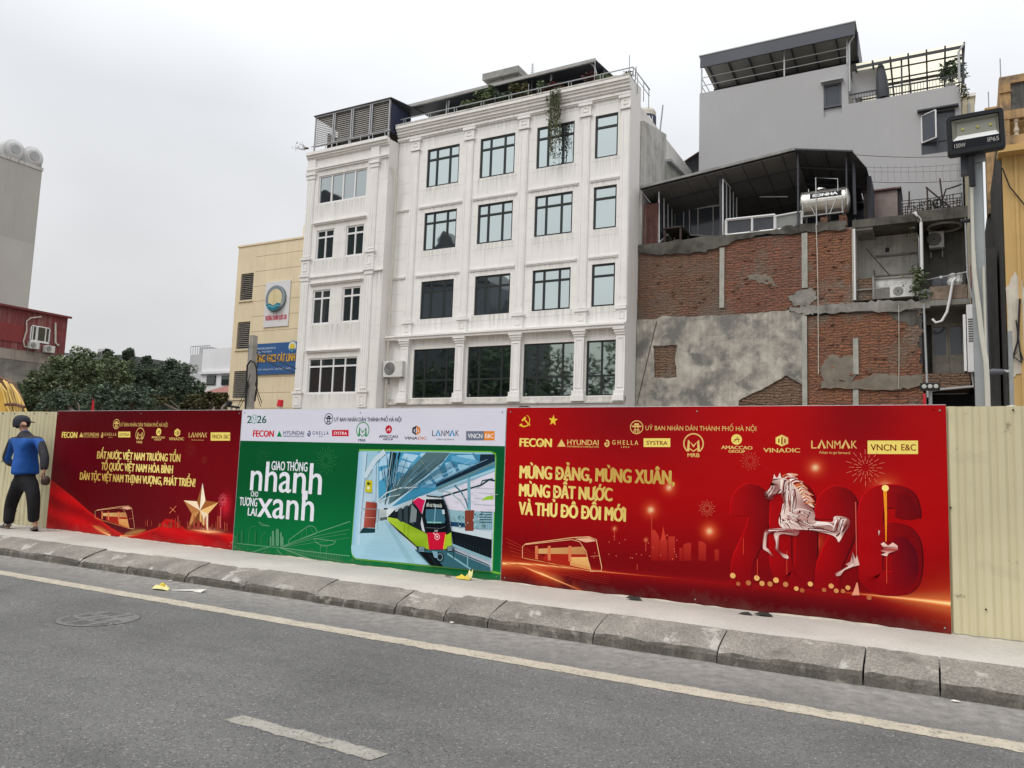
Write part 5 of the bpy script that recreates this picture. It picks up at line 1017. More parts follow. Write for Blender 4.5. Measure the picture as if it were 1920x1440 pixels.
roof_plant(862, 885, 183, 205, 200, LEAF_M, 'low leafy roof plant nearest the rooftop air conditioners')
roof_plant(884, 930, 160, 202, 420, LEAF_M, 'bushy green roof plant under the grey stair hut', stems=8)
roof_plant(928, 962, 168, 192, 320, LEAF_D, 'dark green roof plant below the hut corner')
roof_plant(958, 1000, 150, 186, 330, LEAF_S, 'thin yellow green roof plant beside the antenna mast')
roof_plant(1004, 1024, 152, 176, 170, LEAF_M, 'sparse green roof plant left of the red flowers', stems=3)
roof_plant(1012, 1062, 152, 172, 420, LEAF_R, 'red flowering bougainvillea on the roof railing', sz=.09, cat='plant')
roof_plant(1085, 1118, 133, 152, 200, LEAF_R, 'dark red leaved plant under the canopy end')
roof_plant(1118, 1150, 140, 156, 180, LEAF_M, 'low green plant along the railing right of the canopy')
roof_plant(1166, 1196, 122, 148, 90, LEAF_S, 'wispy dry plant at the right corner of the roof', sz=.06, stems=7, Y=30.9)
hv = thing('hanging_vine', (-13.9, 29.6, 18.3), 'long trailing vine hanging from the roof over a black window', 'vine'); m = MB(); s = MB()
for k in range(30):
    u = rn.random(); px = 1024+u*28; ln = rn.choice((50, 85, 110, 70, 128)) if .1 < u < .9 else rn.choice((40, 60, 95)); ln = min(ln, 122)
    top = atY(px, 172-(px-1024)*.21, 29.56); bot = atY(px+rn.uniform(-4, 4), 176+ln, 29.56); L_ = top.z-bot.z; yo = rn.uniform(-.10, .06)
    pts = [Vector((top.x+(bot.x-top.x)*q+rn.uniform(-.025, .025), 29.56+yo-(.0 if q > .15 else (.15-q)*-2.2), top.z-L_*q)) for q in [j/7 for j in range(8)]]
    s.tube(pts, .007, 4)
    for _ in range(int(16+L_*15)):
        q = rn.random()**1.25; p = pts[min(7, int(q*7.99))]+Vector((rn.uniform(-.06, .06), rn.uniform(-.05, .05), rn.uniform(-.25, .25)))
        leaves(p, (.03, .03, .03), 1, .055, rn, m, droop=1.2)
part(m, 'foliage', LEAF_H, hv); part(s, 'stem', LEAF_H, hv)

# ================================================================== the narrow white building
NX0, NX1, NY = -28.76, -23.47, 29.3
nb = thing('narrow_building', ((NX0+NX1)/2, NY, 0), 'narrow white stucco building with silver windows and a louvred roof cage', 'building')
nh = [(-28.0, -24.79, 14.55, 16.06)]+[(a, b, c, d) for c, d in ((11.57, 13.14), (8.2, 9.98)) for a, b in ((-27.92, -26.74), (-25.95, -24.79))]+[(-27.93, -24.76, 4.65, 6.45)]
m = MB().wall(NX0, NX1, 0, 17.35, NY, nh, .14); m.quad((NX1, NY, 0), (NX1+.06, 29.98, 0), (NX1+.06, 29.98, 17.3), (NX1, NY, 17.3)); m.quad((NX0, NY, 17.35), (NX1, NY, 17.35), (NX1, 40, 17.35), (NX0, 40, 17.35)); m.quad((NX0, 40, 0), (NX0, NY, 0), (NX0, NY, 17.35), (NX0, 40, 17.35))
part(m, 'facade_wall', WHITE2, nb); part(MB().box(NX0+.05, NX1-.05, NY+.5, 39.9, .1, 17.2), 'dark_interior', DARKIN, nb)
jl = MB()
for z in (15.3, 12.6, 12.0, 9.3, 8.75, 5.9, 5.2, 11.35, 7.9, 7.3): jl.box(-24.0, NX1-.02, NY-.003, NY+.01, z-.008, z+.008)
for z in (12.3, 9.1): jl.box(-26.70, -25.98, NY-.003, NY+.01, z-.008, z+.008).box(-28.2, -27.97, NY-.003, NY+.01, z-.008, z+.008).box(-24.75, -24.6, NY-.003, NY+.01, z-.008, z+.008)
part(jl, 'joint_line', JOINT, nb)
for a, b in ((-28.76, -28.22), (-24.54, -24.03)):
    for z0, z1, capz in ((11.80, 15.95, 1), (4.85, 10.5, 1)):
        p = MB().box(a+.03, b-.03, NY-.07, NY, z0, z1)
        for q in (.22, .5, .78): xx = a+(b-a)*q; p.box(xx-.025, xx+.025, NY-.09, NY-.068, z0+.15, z1-.15)
        p.box(a-.02, b+.02, NY-.11, NY, z1+.002, z1+.20).box(a-.07, b+.07, NY-.16, NY, z1+.202, z1+.34)
        p.box(a-.0, b+.0, NY-.10, NY, z0-.92, z0-.20).box(a-.07, b+.07, NY-.16, NY, z0-.198, z0-.08); c_, d_ = z0-.80, z0-.34
        p.box(a+.12, b-.12, NY-.125, NY-.098, d_-.03, d_).box(a+.12, b-.12, NY-.125, NY-.098, c_, c_+.03).box(a+.12, a+.15, NY-.125, NY-.098, c_+.03, d_-.03).box(b-.15, b-.12, NY-.125, NY-.098, c_+.03, d_-.03)
        if z0 > 11: p.box(a, b, NY-.10, NY, 16.5, 17.0)
        part(p, 'pilaster', TRIM, nb)
m = MB()
for z0, z1, y in ((17.22, 17.38, .26), (17.10, 17.218, .17), (17.02, 17.098, .10), (16.44, 16.52, .13), (16.36, 16.438, .08)): m.box(NX0-.05, NX1, NY-y, NY-.001, z0, z1)
part(m, 'cornice', TRIM, nb)
for a, b, z in ((-28.16, -24.66, 13.42), (-28.14, -24.66, 10.23), (-28.12, -24.64, 6.74)):
    part(MB().box(a, b, NY-.15, NY-.001, z+.06, z+.12).box(a+.05, b-.05, NY-.10, NY-.001, z, z+.058), 'window_hood', TRIM, nb)
part(MB().box(-28.2, -24.62, NY-.10, NY-.001, 10.64, 10.72).box(-24.0, NX1, NY-.10, NY-.001, 10.64, 10.72), 'string_course', TRIM, nb)
window(nb, *nh[0], NY+.05, ALU, glass('clear_sky_glass', (.46, .50, .50), .02, 1.0), (.27, .51, .75), (), .07)
for h_ in nh[1:5]: window(nb, *h_, NY+.05, ALU, GLASS_DARK, (.5,), (.75,), .075)
window(nb, *nh[5], NY+.05, ALU, GLASS_DARK, (.25, .51, .75), (.76,), .07)
gm = MB()
for a, b, z, h_ in ((-28.1, -24.7, 14.5, .9), (-28.0, -24.7, 11.52, .75), (-28.0, -24.7, 8.15, 1.1), (-28.0, -24.7, 4.6, .5), (-24.0, -23.5, 16.3, 1.4), (-24.0, -23.5, 10.6, 1.2), (-28.2, -24.6, 16.3, .2)): runs(gm, a, b, z, h_, NY-.0045)
part(gm, 'rain_grime', GRIME, nb)
# cage of louvres on its roof
cg = MB(); lv = MB(); ZB, ZT = 17.75, 19.36; n_ = 4; x0, x1 = -28.5, -23.6
for k in range(5):
    x = x0+(x1-x0)*k/4; cg.box(x-.03, x+.03, NY+.0, NY+.06, ZB-.25, ZT)
    if 0 < k < 4: cg.box(x+.09, x+.14, NY, NY+.06, ZB, ZT)
cg.box(x0, x1, NY, NY+.06, ZT, ZT+.06).box(x0, x1, NY, NY+.06, ZB-.02, ZB+.04)
for yy in (NY+.03, 31.0): cg.box(x1-.03, x1+.03, yy, yy+.06, ZB-.25, ZT)
for k in range(15):
    z = ZB+.05+k*.107
    lv.slab((x0, NY+.09, z), (x1, NY+.09, z), (x1, NY+.14, z+.085), (x0, NY+.14, z+.085), (0, -.004, .012))
part(cg, 'cage_frame', ALUGREY, nb); part(lv, 'louvre', surf('brown_grey_slat', (.30, .285, .265), .6, .15, 2, .2), nb)
m = MB().box(x0+.05, x1-.1, 31.0, 31.2, 17.36, ZT-.02).box(x0+.05, x0+.12, NY+.9, 31.0, 17.36, ZT-.5); part(m, 'cage_back_wall', surf('brown_sheet', (.17, .145, .13), .8, .3, 1), nb)
part(MB().slab((x0-.1, NY-.05, ZT+.062), (x1+.1, NY-.05, ZT+.062), (x1+.75, 31.4, ZT-.0), (x0-.1, 31.4, ZT-.0), (0, 0, .05)), 'cage_roof', SHEETDARK, nb)
m = MB().box(x1+.035, x1+.07, NY+.12, 31.0, ZB, ZT-.1); part(m, 'side_grating', surf('blue_black_grating', (.03, .035, .07), .6, .3, 3), nb)
rl = MB(); rl.tube([(NX0+.1, NY-.02, 17.78), (NX1, NY-.02, 17.78)], .03, 6)
for k in range(7): rl.tube([(NX0+.3+k*.78, NY-.02, 17.36), (NX0+.3+k*.78, NY-.02, 17.78)], .02, 6)
part(rl, 'railing', ALUGREY, nb)
dp = MB(); dp.tube([(NX1+.14, 29.5, 15.9), (NX1+.34, 29.62, 15.2), (NX1+.26, 29.72, 14.6), (NX1+.24, 29.72, 3.8)], .05, 8); part(dp, 'drainpipe', PVC, nb)
tw = MB(); twm = MB()
for k in range(5): a = Vector((NX0+.0, NY-.1, 17.7)); b = a+Vector((-.25-.17*k, rn.uniform(-.2, .2), .05+.15*(k % 3))); tw.tube([a, (a+b)/2+Vector((0, 0, -.08)), b], [.025, .015, .008], 5); leaves(b, (.2, .15, .12), 7, .05, rn, twm)
tt = thing('roof_plant', (NX0, NY-.1, 17.4), 'bare twiggy plant leaning off the left roof corner below the cage', 'plant', 'plants on the roof terrace'); part(tw, 'stem', BARK, tt); part(twm, 'foliage', LEAF_S, tt)
c = atY(738, 707, 29.6); ac_unit(c.x-.05, 29.55, c.z, 1.15, .78, 'white air conditioner on the wall gap between the two white buildings')

# ================================================================== yellow school building
SY = 33.0; sb = thing('school_building', (-35, SY, 0), 'pale yellow school building with three dark louvred vents', 'building')
lvz = [(10.9, 12.58), (7.87, 9.56), (4.86, 6.53)]
m = MB().wall(-37.83, -28, 0, 14.29, SY, [(-37.44, -36.36, a, b) for a, b in lvz], .2); m.quad((-37.83, SY, 14.29), (-28, SY, 14.29), (-28, 45, 14.29), (-37.83, 45, 14.29)); m.quad((-37.83, 45, 0), (-37.83, SY, 0), (-37.83, SY, 14.29), (-37.83, 45, 14.29)); part(m, 'wall', YELLOW, sb)
jl = MB()
for k in range(11): z = 13.55-k*.93; jl.box(-36.25, -28, SY-.004, SY+.01, z-.012, z+.012)
part(jl, 'joint_line', surf('yellow_joint', (.33, .26, .15), .9, .2, 2), sb)
for a, b in lvz:
    f = MB().box(-37.5, -36.30, SY-.08, SY-.001, a-.10, a-.01); v = part(f, 'vent_sill', YELLOW, sb); m = MB(); n = 14
    for k in range(n): z = a+(b-a)*(k+.1)/n; m.slab((-37.43, SY+.02, z), (-36.37, SY+.02, z), (-36.37, SY+.13, z+.085), (-37.43, SY+.13, z+.085), (0, 0, .018))
    part(m, 'louvre', WOODG, sb); part(MB().box(-37.43, -36.37, SY+.18, SY+.19, a, b), 'vent_back', DARKIN, sb)
part(MB().box(-37.9, -28, SY-.05, SY+.3, 14.292, 14.40), 'parapet', YELLOW, sb)
c = atY(571, 430, 34); part(MB().box(c.x-.1, c.x+.4, 34, 34.6, 14.4, 15.5), 'chimney', YELLOW, sb); c = atY(512, 454, 33.5); part(MB().box(c.x-.1, c.x+.15, 33.4, 33.6, 14.4, 14.55), 'roof_lamp', RUBBER, sb)
es = thing('school_emblem_sign', (-34.2, SY-.05, 9.1), 'white wall sign with round blue and yellow book emblem on the yellow school', 'sign', 'signs on the yellow school')
part(MB().box(-35.2, -33.2, SY-.06, SY-.006, 9.1, 11.85), 'panel', surf('sign_white', (.66, .66, .66), .6, .05, 1), es)
i = Ink(None, 0); i.M = lambda *p: p; BYs = BY
class Ink2(Ink):
    def __init__(s, y, step=.004): Ink.__init__(s, lambda *p: p, 0); s.yb = y; s.st = step
    def y(s): s.k += 1; return s.yb-s.k*s.st
cx_, cz_ = -34.25, 10.78
part(MB().lathe((cx_, SY-.06, cz_), (0, -1, 0), ((0, .80), (.10, .80), (.101, .78)), 32), 'emblem_disc', surf('emblem_rim', (.16, .20, .21), .6, .1, 2), es)
i = Ink2(SY-.163); i.disc((cx_, cz_), .77, lin(150, 160, 165), 32, raw=True); i.disc((cx_, cz_), .57, lin(214, 200, 158), 32, raw=True)
for k in range(30):
    t = R(200-k*220/29); i.line([(cx_+.63*math.cos(t), cz_+.63*math.sin(t)), (cx_+.72*math.cos(t), cz_+.72*math.sin(t))], .035, lin(70, 86, 110), raw=True)
i.poly([(cx_-.62, cz_-.38), (cx_-.3, cz_-.30), (cx_, cz_-.46), (cx_+.3, cz_-.30), (cx_+.62, cz_-.38), (cx_+.40, cz_-.66), (cx_, cz_-.76), (cx_-.40, cz_-.66)], lin(50, 118, 138), raw=True); i.line([(cx_-.5, cz_-.5), (cx_-.25, cz_-.44), (cx_, cz_-.58), (cx_+.25, cz_-.44), (cx_+.5, cz_-.5)], .05, lin(130, 180, 190), raw=True); i.line([(cx_, cz_-.4), (cx_, cz_+.5)], .02, lin(150, 150, 110), raw=True); i.out('emblem', es)
i = Ink2(SY-.07); put_text(i.mb, 'TRƯỜNG CHUẨN QUỐC GIA', -35.06, -33.32, 9.50, 9.78, i.y(), lin(196, 66, 90), .05); i.out('lettering', es)
bs = thing('school_name_sign', (-34.3, SY-.05, 6.25), 'blue signboard with gold lettering on the yellow school', 'sign', 'signs on the yellow school')
bl_ = MB().box(-36.26, -29.2, SY-.09, SY-.006, 6.25, 8.11); part(bl_, 'panel', surf('sign_blue', (.035, .105, .27), .5, .08, .8), bs)
i = Ink2(SY-.093); gd = lin(206, 160, 66); wh = lin(190, 205, 225)
put_text(i.mb, 'TRƯỜNG THCS CÁT LINH', -36.12, -32.38, 6.98, 7.42, i.y()-.03, gd, .05); put_text(i.mb, 'ỦY BAN NHÂN DÂN QUẬN ĐỐNG ĐA', -35.9, -34.0, 7.76, 7.87, i.y(), wh, .02); put_text(i.mb, 'PHÒNG GIÁO DỤC VÀ ĐÀO TẠO', -35.4, -34.3, 7.56, 7.66, i.y(), wh, .02)
put_text(i.mb, 'Địa chỉ: phố Cát Linh - phường Cát Linh - quận Đống Đa - Hà Nội', -36.1, -32.7, 6.50, 6.58, i.y(), wh, .01, lower=True); i.out('lettering', bs)
i = Ink2(SY-.1); cx_, cz_ = -32.68, 7.84; i.disc((cx_, cz_), .34, lin(50, 112, 170), 24, raw=True); i.disc((cx_, cz_), .29, lin(210, 216, 200), 24, raw=True); i.disc((cx_, cz_-.02), .19, lin(214, 190, 70), 20, raw=True); i.poly([(cx_-.24, cz_-.10), (cx_, cz_-.16), (cx_+.24, cz_-.10), (cx_+.13, cz_-.26), (cx_-.13, cz_-.26)], lin(40, 110, 160), raw=True); i.out('emblem', bs)
# ================================================================== half demolished brick building
RY = 31.2
rb_ = thing('ruined_building', (-5, RY, 0), 'half demolished brick building with a dark roofed terrace on top', 'building')
Q1 = lambda x, y, Y=RY: (lambda p: (p.x, p.z))(atY(1180+x/5.053, 260+y/5.053, Y))
Q2 = lambda x, y, Y=RY: (lambda p: (p.x, p.z))(atY(1540+x/5.053, 260+y/5.053, Y))
Q3 = lambda x, y, Y=RY: (lambda p: (p.x, p.z))(atY(1180+x/5.053, 500+y/5.053, Y))
Q4 = lambda x, y, Y=RY: (lambda p: (p.x, p.z))(atY(1540+x/5.053, 500+y/5.053, Y))
def knobs(m, n, x0, x1, z0, z1):   # brick ends standing out of the broken wall
    for _ in range(n): x, z, q = rn.uniform(x0, x1), rn.uniform(z0, z1), rn.uniform(.04, .10); m.box(x, x+q*1.6, RY-rn.uniform(.03, .07), RY+.01, z, z+q)
    return m
for a, b, mt in ((-11.10, -7.5, BRICKB), (-7.498, -4.3, BRICK), (-4.298, -2.55, BRICK2)): part(knobs(MB().box(a, b, RY, 31.5, 7.78, 10.80), 16, a+.2, b-.3, 8.1, 10.5), 'upper_brick_wall', mt, rb_)
part(MB().box(-11.10, -4.25, RY+.001, 31.5, 0, 7.779), 'lower_brick_wall', BRICK3, rb_)
m = knobs(MB(), 26, -4, -.6, 4.2, 7.3); zz = 0
while zz < 7.5:   # toothed broken brick edge on the right
    h = .115*rn.choice((1, 1, 2)); m.box(-4.249, -.36+rn.uniform(-.14, .10), RY, 31.5, zz, min(7.5, zz+h)); zz += h
part(m, 'orange_brick_wall', BRICK2, rb_)
# ragged plaster with a knocked-out window and a bare gable at its foot
def rag(pts, n, amp):
    o = []
    for a, b in zip(pts, pts[1:]):
        for k in range(n): f = k/n; o.append((a[0]+(b[0]-a[0])*f+(rn.uniform(-amp, amp) if k else 0), a[1]+(b[1]-a[1])*f+(rn.uniform(-amp, amp) if k else 0)))
    return o+[pts[-1]]
top = rag([Q3(270, 500), Q3(310, 468), Q3(560, 478), Q3(850, 466), Q3(1100, 455), Q3(1400, 425), Q3(1620, 410)], 6, .025)
edge = [(-4.30, 7.70), (-4.26, 4.72)]
gab = rag([Q3(1690, 1165), Q3(1620, 1105), Q3(1485, 1030), Q3(1250, 1170), Q3(1040, 1270)], 5, .03)
outer = [(-11.09, 0.0), (-11.09, 7.78)]+top+edge+gab+[(Q3(1040, 1270)[0], 0.0)]
hole = rag([Q3(228, 750), Q3(455, 745), Q3(440, 860), Q3(455, 1050), Q3(345, 1060), Q3(240, 1050), Q3(242, 900), Q3(228, 750)], 4, .03)[:-1]
part(MB().plate(outer, RY-.075, RY-.002, [hole]), 'plaster_render', PLASTER, rb_)
MORT = surf('smeared_mortar', (.205, .175, .14), .95, .25, 2.5, stain=((.12, .11, .095), .5, .66, 1.6, .6), bump=.4, bscale=9)
def smear(name, pts, d=.05, mat=None, n=7, amp=.055): part(MB().plate(rag(pts+[pts[0]], n, amp)[:-1], RY-d, RY-.003), name, mat or MORT, rb_)
BEAMD = surf('sooty_concrete', (.11, .103, .09), .95, .35, 1.4, .6, (.04, .037, .033), ((.035, .033, .03), .48, .62, 1.0, .85), bump=.3, bscale=10)
smear('terrace_beam', [Q1(92, 1010), Q1(600, 950), Q1(900, 915), Q1(1350, 870), Q1(1600, 815), Q2(240, 785), Q2(240, 860), Q1(1600, 900), Q1(1200, 920), Q1(860, 1025), Q1(700, 1080), Q1(380, 1105), Q1(95, 1080)], .09, BEAMD)
smear('floor_beam', [Q3(1500, 395), Q3(1690, 380), Q4(0, 370), Q4(350, 345), Q4(640, 320), Q4(1010, 330), Q4(1030, 395), Q4(640, 430), Q4(350, 425), Q4(0, 450), Q3(1690, 460), Q3(1540, 430)], .11, CONC)
smear('floor_beam', [Q4(0, 1085), Q4(300, 1090), Q4(560, 1015), Q4(760, 1035), Q4(950, 1020), Q4(1030, 1110), Q4(900, 1140), Q4(720, 1165), Q4(300, 1160), Q4(0, 1155)], .09, MORT)
smear('mortar_patch', [Q3(1080, 90), Q3(1200, 60), Q3(1330, 100), Q3(1400, 190), Q3(1230, 160)], .015)
smear('mortar_patch', [Q3(1500, 290), Q3(1600, 230), Q3(1740, 200), Q3(1780, 300), Q3(1690, 380), Q3(1560, 370)], .04, CONC)
smear('mortar_patch', [Q3(1900, 840), Q4(300, 850), Q4(350, 1000), Q4(300, 1080), Q3(1850, 1090), Q3(1800, 980)], .03)
smear('mortar_patch', [Q4(620, 430), Q4(900, 410), Q4(960, 520), Q4(840, 560), Q4(700, 500)], .02, BEAMD)
smear('mortar_patch', [Q3(1110, 1200), Q3(1500, 1180), Q3(1690, 1180), Q3(1690, 1300), Q3(1000, 1310)], .02, BRICK3)
cp = MB()
for (x0, x1, z0, z1) in ((-7.60, -7.41, 8.05, 10.55), (-4.42, -4.21, 8.62, 10.8), (-2.62, -2.52, 8.0, 10.75)): part(MB().box(x0, x1, RY-.06, RY-.002, z0, z1), 'concrete_post', CONC2, rb_)
a = Q4(300, 680); b = Q4(355, 1020); part(MB().box(a[0], b[0], RY-.05, RY-.002, b[1], a[1]), 'concrete_post', CONC2, rb_)
part(MB().box(Q4(300, 1160)[0], Q4(352, 1160)[0], RY-.05, RY-.002, 3.5, Q4(300, 1165)[1]), 'concrete_post', CONC2, rb_)
part(MB().box(-4.42, -4.24, RY-.09, RY-.077, 3.5, 7.5), 'concrete_post', CONC2, rb_)
# open room with a washed wall, to the right of the upper brick
RW = surf('washed_room_wall', (.50, .485, .45), .9, .12, .8, .6, (.18, .17, .15), ((.16, .15, .13), .56, .72, 1.0, .6))
x0, x1, z0, z1 = -2.50, -.42, 8.0, 10.78
rm = MB(); rm.quad((x0, 32.7, z0), (x1, 32.7, z0), (x1, 32.7, z1+.4), (x0, 32.7, z1+.4)); rm.quad((x0, RY, z0), (x0, 32.7, z0), (x0, 32.7, z1+.4), (x0, RY, z1+.4)); rm.quad((x1, 32.7, z0), (x1, RY, z0), (x1, RY, z1+.4), (x1, 32.7, z1+.4)); rm.quad((x0, RY, z0+.002), (x1, RY, z0+.002), (x1, 32.7, z0+.002), (x0, 32.7, z0+.002)); part(rm, 'room_wall', RW, rb_)
part(MB().box(x0-.1, x1+.15, RY-.02, 32.9, 10.80, 11.10), 'roof_slab', BEAMD, rb_)
m = MB()
for z in (10.0, 9.2): m.box(x0+.6, x1, 32.6, 32.69, z-.03, z+.03)
m.box(x0, x1, RY+.3, RY+.38, 8.82, 8.88).box(x0, x1, RY+.12, RY+.2, 8.40, 8.45).box(-1.95, -1.88, RY+.1, RY+.2, 8.0, 8.9).box(x1-.15, x1-.08, RY+.1, RY+.2, 8.0, 9.2); part(m, 'shelf_beam', CONC, rb_)
part(MB().box(x0+.05, -1.9, RY+.2, RY+.3, 8.02, 8.86), 'low_brick_parapet', BRICK3, rb_); part(MB().box(-1.86, x1-.2, RY+.36, RY+.4, 8.46, 8.80), 'low_white_panel', surf('flaking_white', (.55, .55, .52), .8, .3, 4, .6), rb_)
m = MB(); m.tube([(x0+.35, RY+.15, 10.0), (-1.35, RY+.3, 8.9)], .018, 5); m.tube([(-1.9, RY+.4, 9.2), (-1.86, RY+.4, 8.8)], .02, 5); m.box(-1.55, -1.42, 32.6, 32.68, 10.15, 10.3); part(m, 'stray_cable', RUBBER, rb_)
m = MB(); m.box(-1.3, -.95, 32.4, 32.44, 8.95, 9.0)
for a, b in (((-1.25, 8.9), (-.7, 9.12)), ((-1.1, 9.1), (-.6, 8.92)), ((-.9, 8.95), (-.55, 9.15))): m.slab((a[0], 32.3, a[1]), (b[0], 32.3, b[1]), (b[0], 32.35, b[1]), (a[0], 32.35, a[1]), (0, 0, .04))
part(m, 'broken_board', WOODG, rb_)
for pts, r, mt in (([(-2.53, RY-.06, 10.75), (-2.53, RY-.06, 8.0)], .035, ALU), ([Q2(880, 705), Q2(945, 770), Q2(955, 1290)], .055, ALU)):
    part(MB().tube([(p[0], RY-.10, p[1]) if len(p) == 2 else p for p in pts], r, 8), 'drainpipe', mt, rb_)
for px0 in (1288,): pass
st = MB(); st.tube([(Q1(1775, 820)[0], 31.02, Q1(1775, 820)[1]), (Q1(1786, 1130)[0], 31.05, Q1(1786, 1130)[1]), (Q3(1792, 300)[0], 31.08, Q3(1792, 300)[1]), (Q3(1796, 1020)[0], 31.08, Q3(1796, 1020)[1])], .016, 5); st.tube([Q4(735, 370)+(0,) and (Q4(735, 370)[0], 31.08, Q4(735, 370)[1]), (Q4(738, 800)[0], 31.08, Q4(738, 800)[1]), (Q4(735, 1160)[0], 31.08, Q4(735, 1160)[1])], .012, 4); part(st, 'stray_wire', PVC, rb_)
dg = MB(); dg.tube([(Q3(265, 520)[0], RY-.1, Q3(265, 520)[1]), (Q3(80, 1300)[0], RY-.1, Q3(80, 1300)[1])], .012, 4); part(dg, 'stay_cable', RUBBER, rb_)
# balcony stack on its right end
bx0, bx1 = -.36, 1.12
DKIN = surf('dark_grey_balcony_wall', (.16, .155, .135), .9, .25, 1.2, .6)  # dark grey walls inside the balcony stack
m = MB(); m.quad((bx0, 32.8, 8.6), (bx1, 32.8, 8.6), (bx1, 32.8, 11), (bx0, 32.8, 11)); m.quad((bx0, RY, 8.6), (bx0, 32.8, 8.6), (bx0, 32.8, 11), (bx0, RY, 11)); m.quad((bx0, 32.8, 5.1), (bx1, 32.8, 5.1), (bx1, 32.8, 7.8), (bx0, 32.8, 7.8)); part(m, 'balcony_wall', DKIN, rb_)
part(MB().box(bx0-.05, bx1+.06, RY-.15, 33, 10.72, 11.12), 'balcony_roof', BEAMD, rb_)
m = MB(); c0 = Vector(((bx0+bx1)/2+.08, RY+.75, 10.70)); m.tube([c0+Vector((math.cos(2*math.pi*k/24)*.55, math.sin(2*math.pi*k/24)*.6, 0)) for k in range(25)], .05, 6); part(m, 'ceiling_ring', CONC2, rb_)
part(MB().box(bx0, bx1+.05, RY-.1, 33, 7.60, 7.80), 'balcony_slab', CONC, rb_); part(MB().box(bx0+.3, bx1-.02, RY-.08, RY+.05, 7.82, 8.30), 'balcony_parapet', surf('rotten_boards', (.22, .17, .13), .9, .4, 5, .4), rb_)
part(MB().box(bx0+.0, bx1-.0, RY-.1, 33, 4.62, 5.14), 'lower_balcony_slab', BRICK3, rb_)
fr = MB(); fr.tube([(bx1-.02, RY-.08, 10.75), (bx1+.0, RY-.08, 8.6), (bx1+.12, RY-.08, 7.8)], .03, 6); fr.tube([(bx0+.06, RY-.08, 10.5), (bx0+.10, RY-.08, 8.55), (bx1, RY-.08, 8.74)], .028, 6); fr.tube([(bx0+.10, RY-.1, 7.7), (bx0+.16, RY-.1, 4.3)], .04, 6); fr.tube([(bx0+.2, RY-.1, 4.55), (bx1+.08, RY-.1, 4.66), (bx1+.05, RY-.1, 5.2)], .05, 6); part(fr, 'balcony_frame', ALUGREY, rb_)
hs = MB(); hs.tube([(p[0], RY-.2, p[1]) for p in (Q4(1050, 505), Q4(1085, 540), Q4(1140, 525), Q4(1190, 440), Q4(1220, 300), Q4(1245, 150), Q4(1275, 118))], .045, 8); part(hs, 'duct_hose', ALU, rb_)
d = MB().wall(-.03, .98, 5.15, 7.1, RY+.95, [(.02, .42, 5.95, 7.0), (.56, .93, 5.95, 7.0)], .05); d.box(.47, .50, RY+.90, RY+.949, 5.2, 7.05); d.box(.06, .40, RY+.925, RY+.949, 5.25, 5.7).box(.58, .90, RY+.925, RY+.949, 5.25, 5.7); dr = part(d, 'balcony_door', WOODG, rb_); part(MB().quad((.0, RY+1.0, 5.9), (.95, RY+1.0, 5.9), (.95, RY+1.0, 7.02), (.0, RY+1.0, 7.02)), 'pane', GLASS_BLUE, dr)
part(MB().box(bx0+.1, bx1, RY+.96, RY+1.1, 7.1, 7.6), 'door_head', DKIN, rb_)
vb = thing('white_vent_cabinet', (1.2, RY-.3, 5.15), 'tall white ventilation cabinet with louvres beside the balcony door', 'vent cabinet')
part(MB().box(1.05, 1.36, RY-.34, RY+.3, 5.15, 7.52), 'casing', ALU, vb, bevel=.01); m = MB()
for k in range(10): m.box(1.09, 1.33, RY-.35, RY-.341, 6.2+k*.085, 6.25+k*.085)
part(m, 'louvre', ACDARK, vb); part(MB().box(.94, 1.02, RY-.2, RY, 5.2, 7.2), 'side_panel', ALU, vb)
p3q = lambda x, y, Y: tuple(atY(1540+x/5.053, 260+y/5.053, Y))
ac_unit(-.95, RY+.03, 8.03, .82, .42, 'air conditioner on the ledge of the open washed room', group='air conditioner units')
ac_unit(p3q(1092, 1030, 32.2)[0], 32.2, p3q(1092, 1030, 32.2)[2], .50, .62, 'dark balcony air conditioner up under the ring ceiling')
c = Q4(1140, 215); sdh = thing('satellite_dish', (c[0], RY+.1, c[1]), 'dark round satellite dish behind the balcony parapet', 'satellite dish'); part(MB().lathe((.35, RY+.3, 8.42), (.1, -1, .35), ((0, .02), (.02, .12), (.06, .24), (.13, .34), (.128, .33), (.02, .02)), 22), 'dish', SHEETDARK, sdh); part(MB().tube([(.35, RY+.3, 8.42), (.30, RY-.1, 8.6)], .012, 5).lathe((.30, RY-.1, 8.6), (0, -1, .2), ((0, .04), (.06, .05)), 10), 'feed_arm', ALUGREY, sdh)
bw = thing('wrapped_bundle', (.75, RY+.2, 8.3), 'pale crumpled plastic wrapped bundle on the balcony parapet', 'bundle'); m = MB()
for k in range(3): m.lathe((.62+.1*k, RY+.05, 8.31), (rn.uniform(-.15, .15), 0, 1), ((0, .12), (.12, .16), (.25, .13), (.36, .15), (.46, .03)), 9)
part(m, 'wrap', surf('clear_plastic', (.5, .5, .48), .35, .3, 9), bw)
pl = thing('balcony_plant', (-.38, RY-.2, 7.8), 'bushy climbing plant at the corner between the open room and the balcony', 'plant'); m = MB(); s = MB()
for k in range(9): leaves((-.35+rn.uniform(-.18, .18), RY-.15, 7.95+k*.12), (.2, .15, .14), 22, .09, rn, m)
for k in range(10): leaves((-.75+rn.uniform(-.2, .25), RY-.06, 8.5+k*.22), (.08, .05, .14), 5, .06, rn, m)
s.tube([(-.38, RY-.1, 7.75), (-.36, RY-.1, 8.4), (-.45, RY-.1, 9.2)], .02, 5); part(m, 'foliage', LEAF_M, pl); part(s, 'stem', BARK, pl)
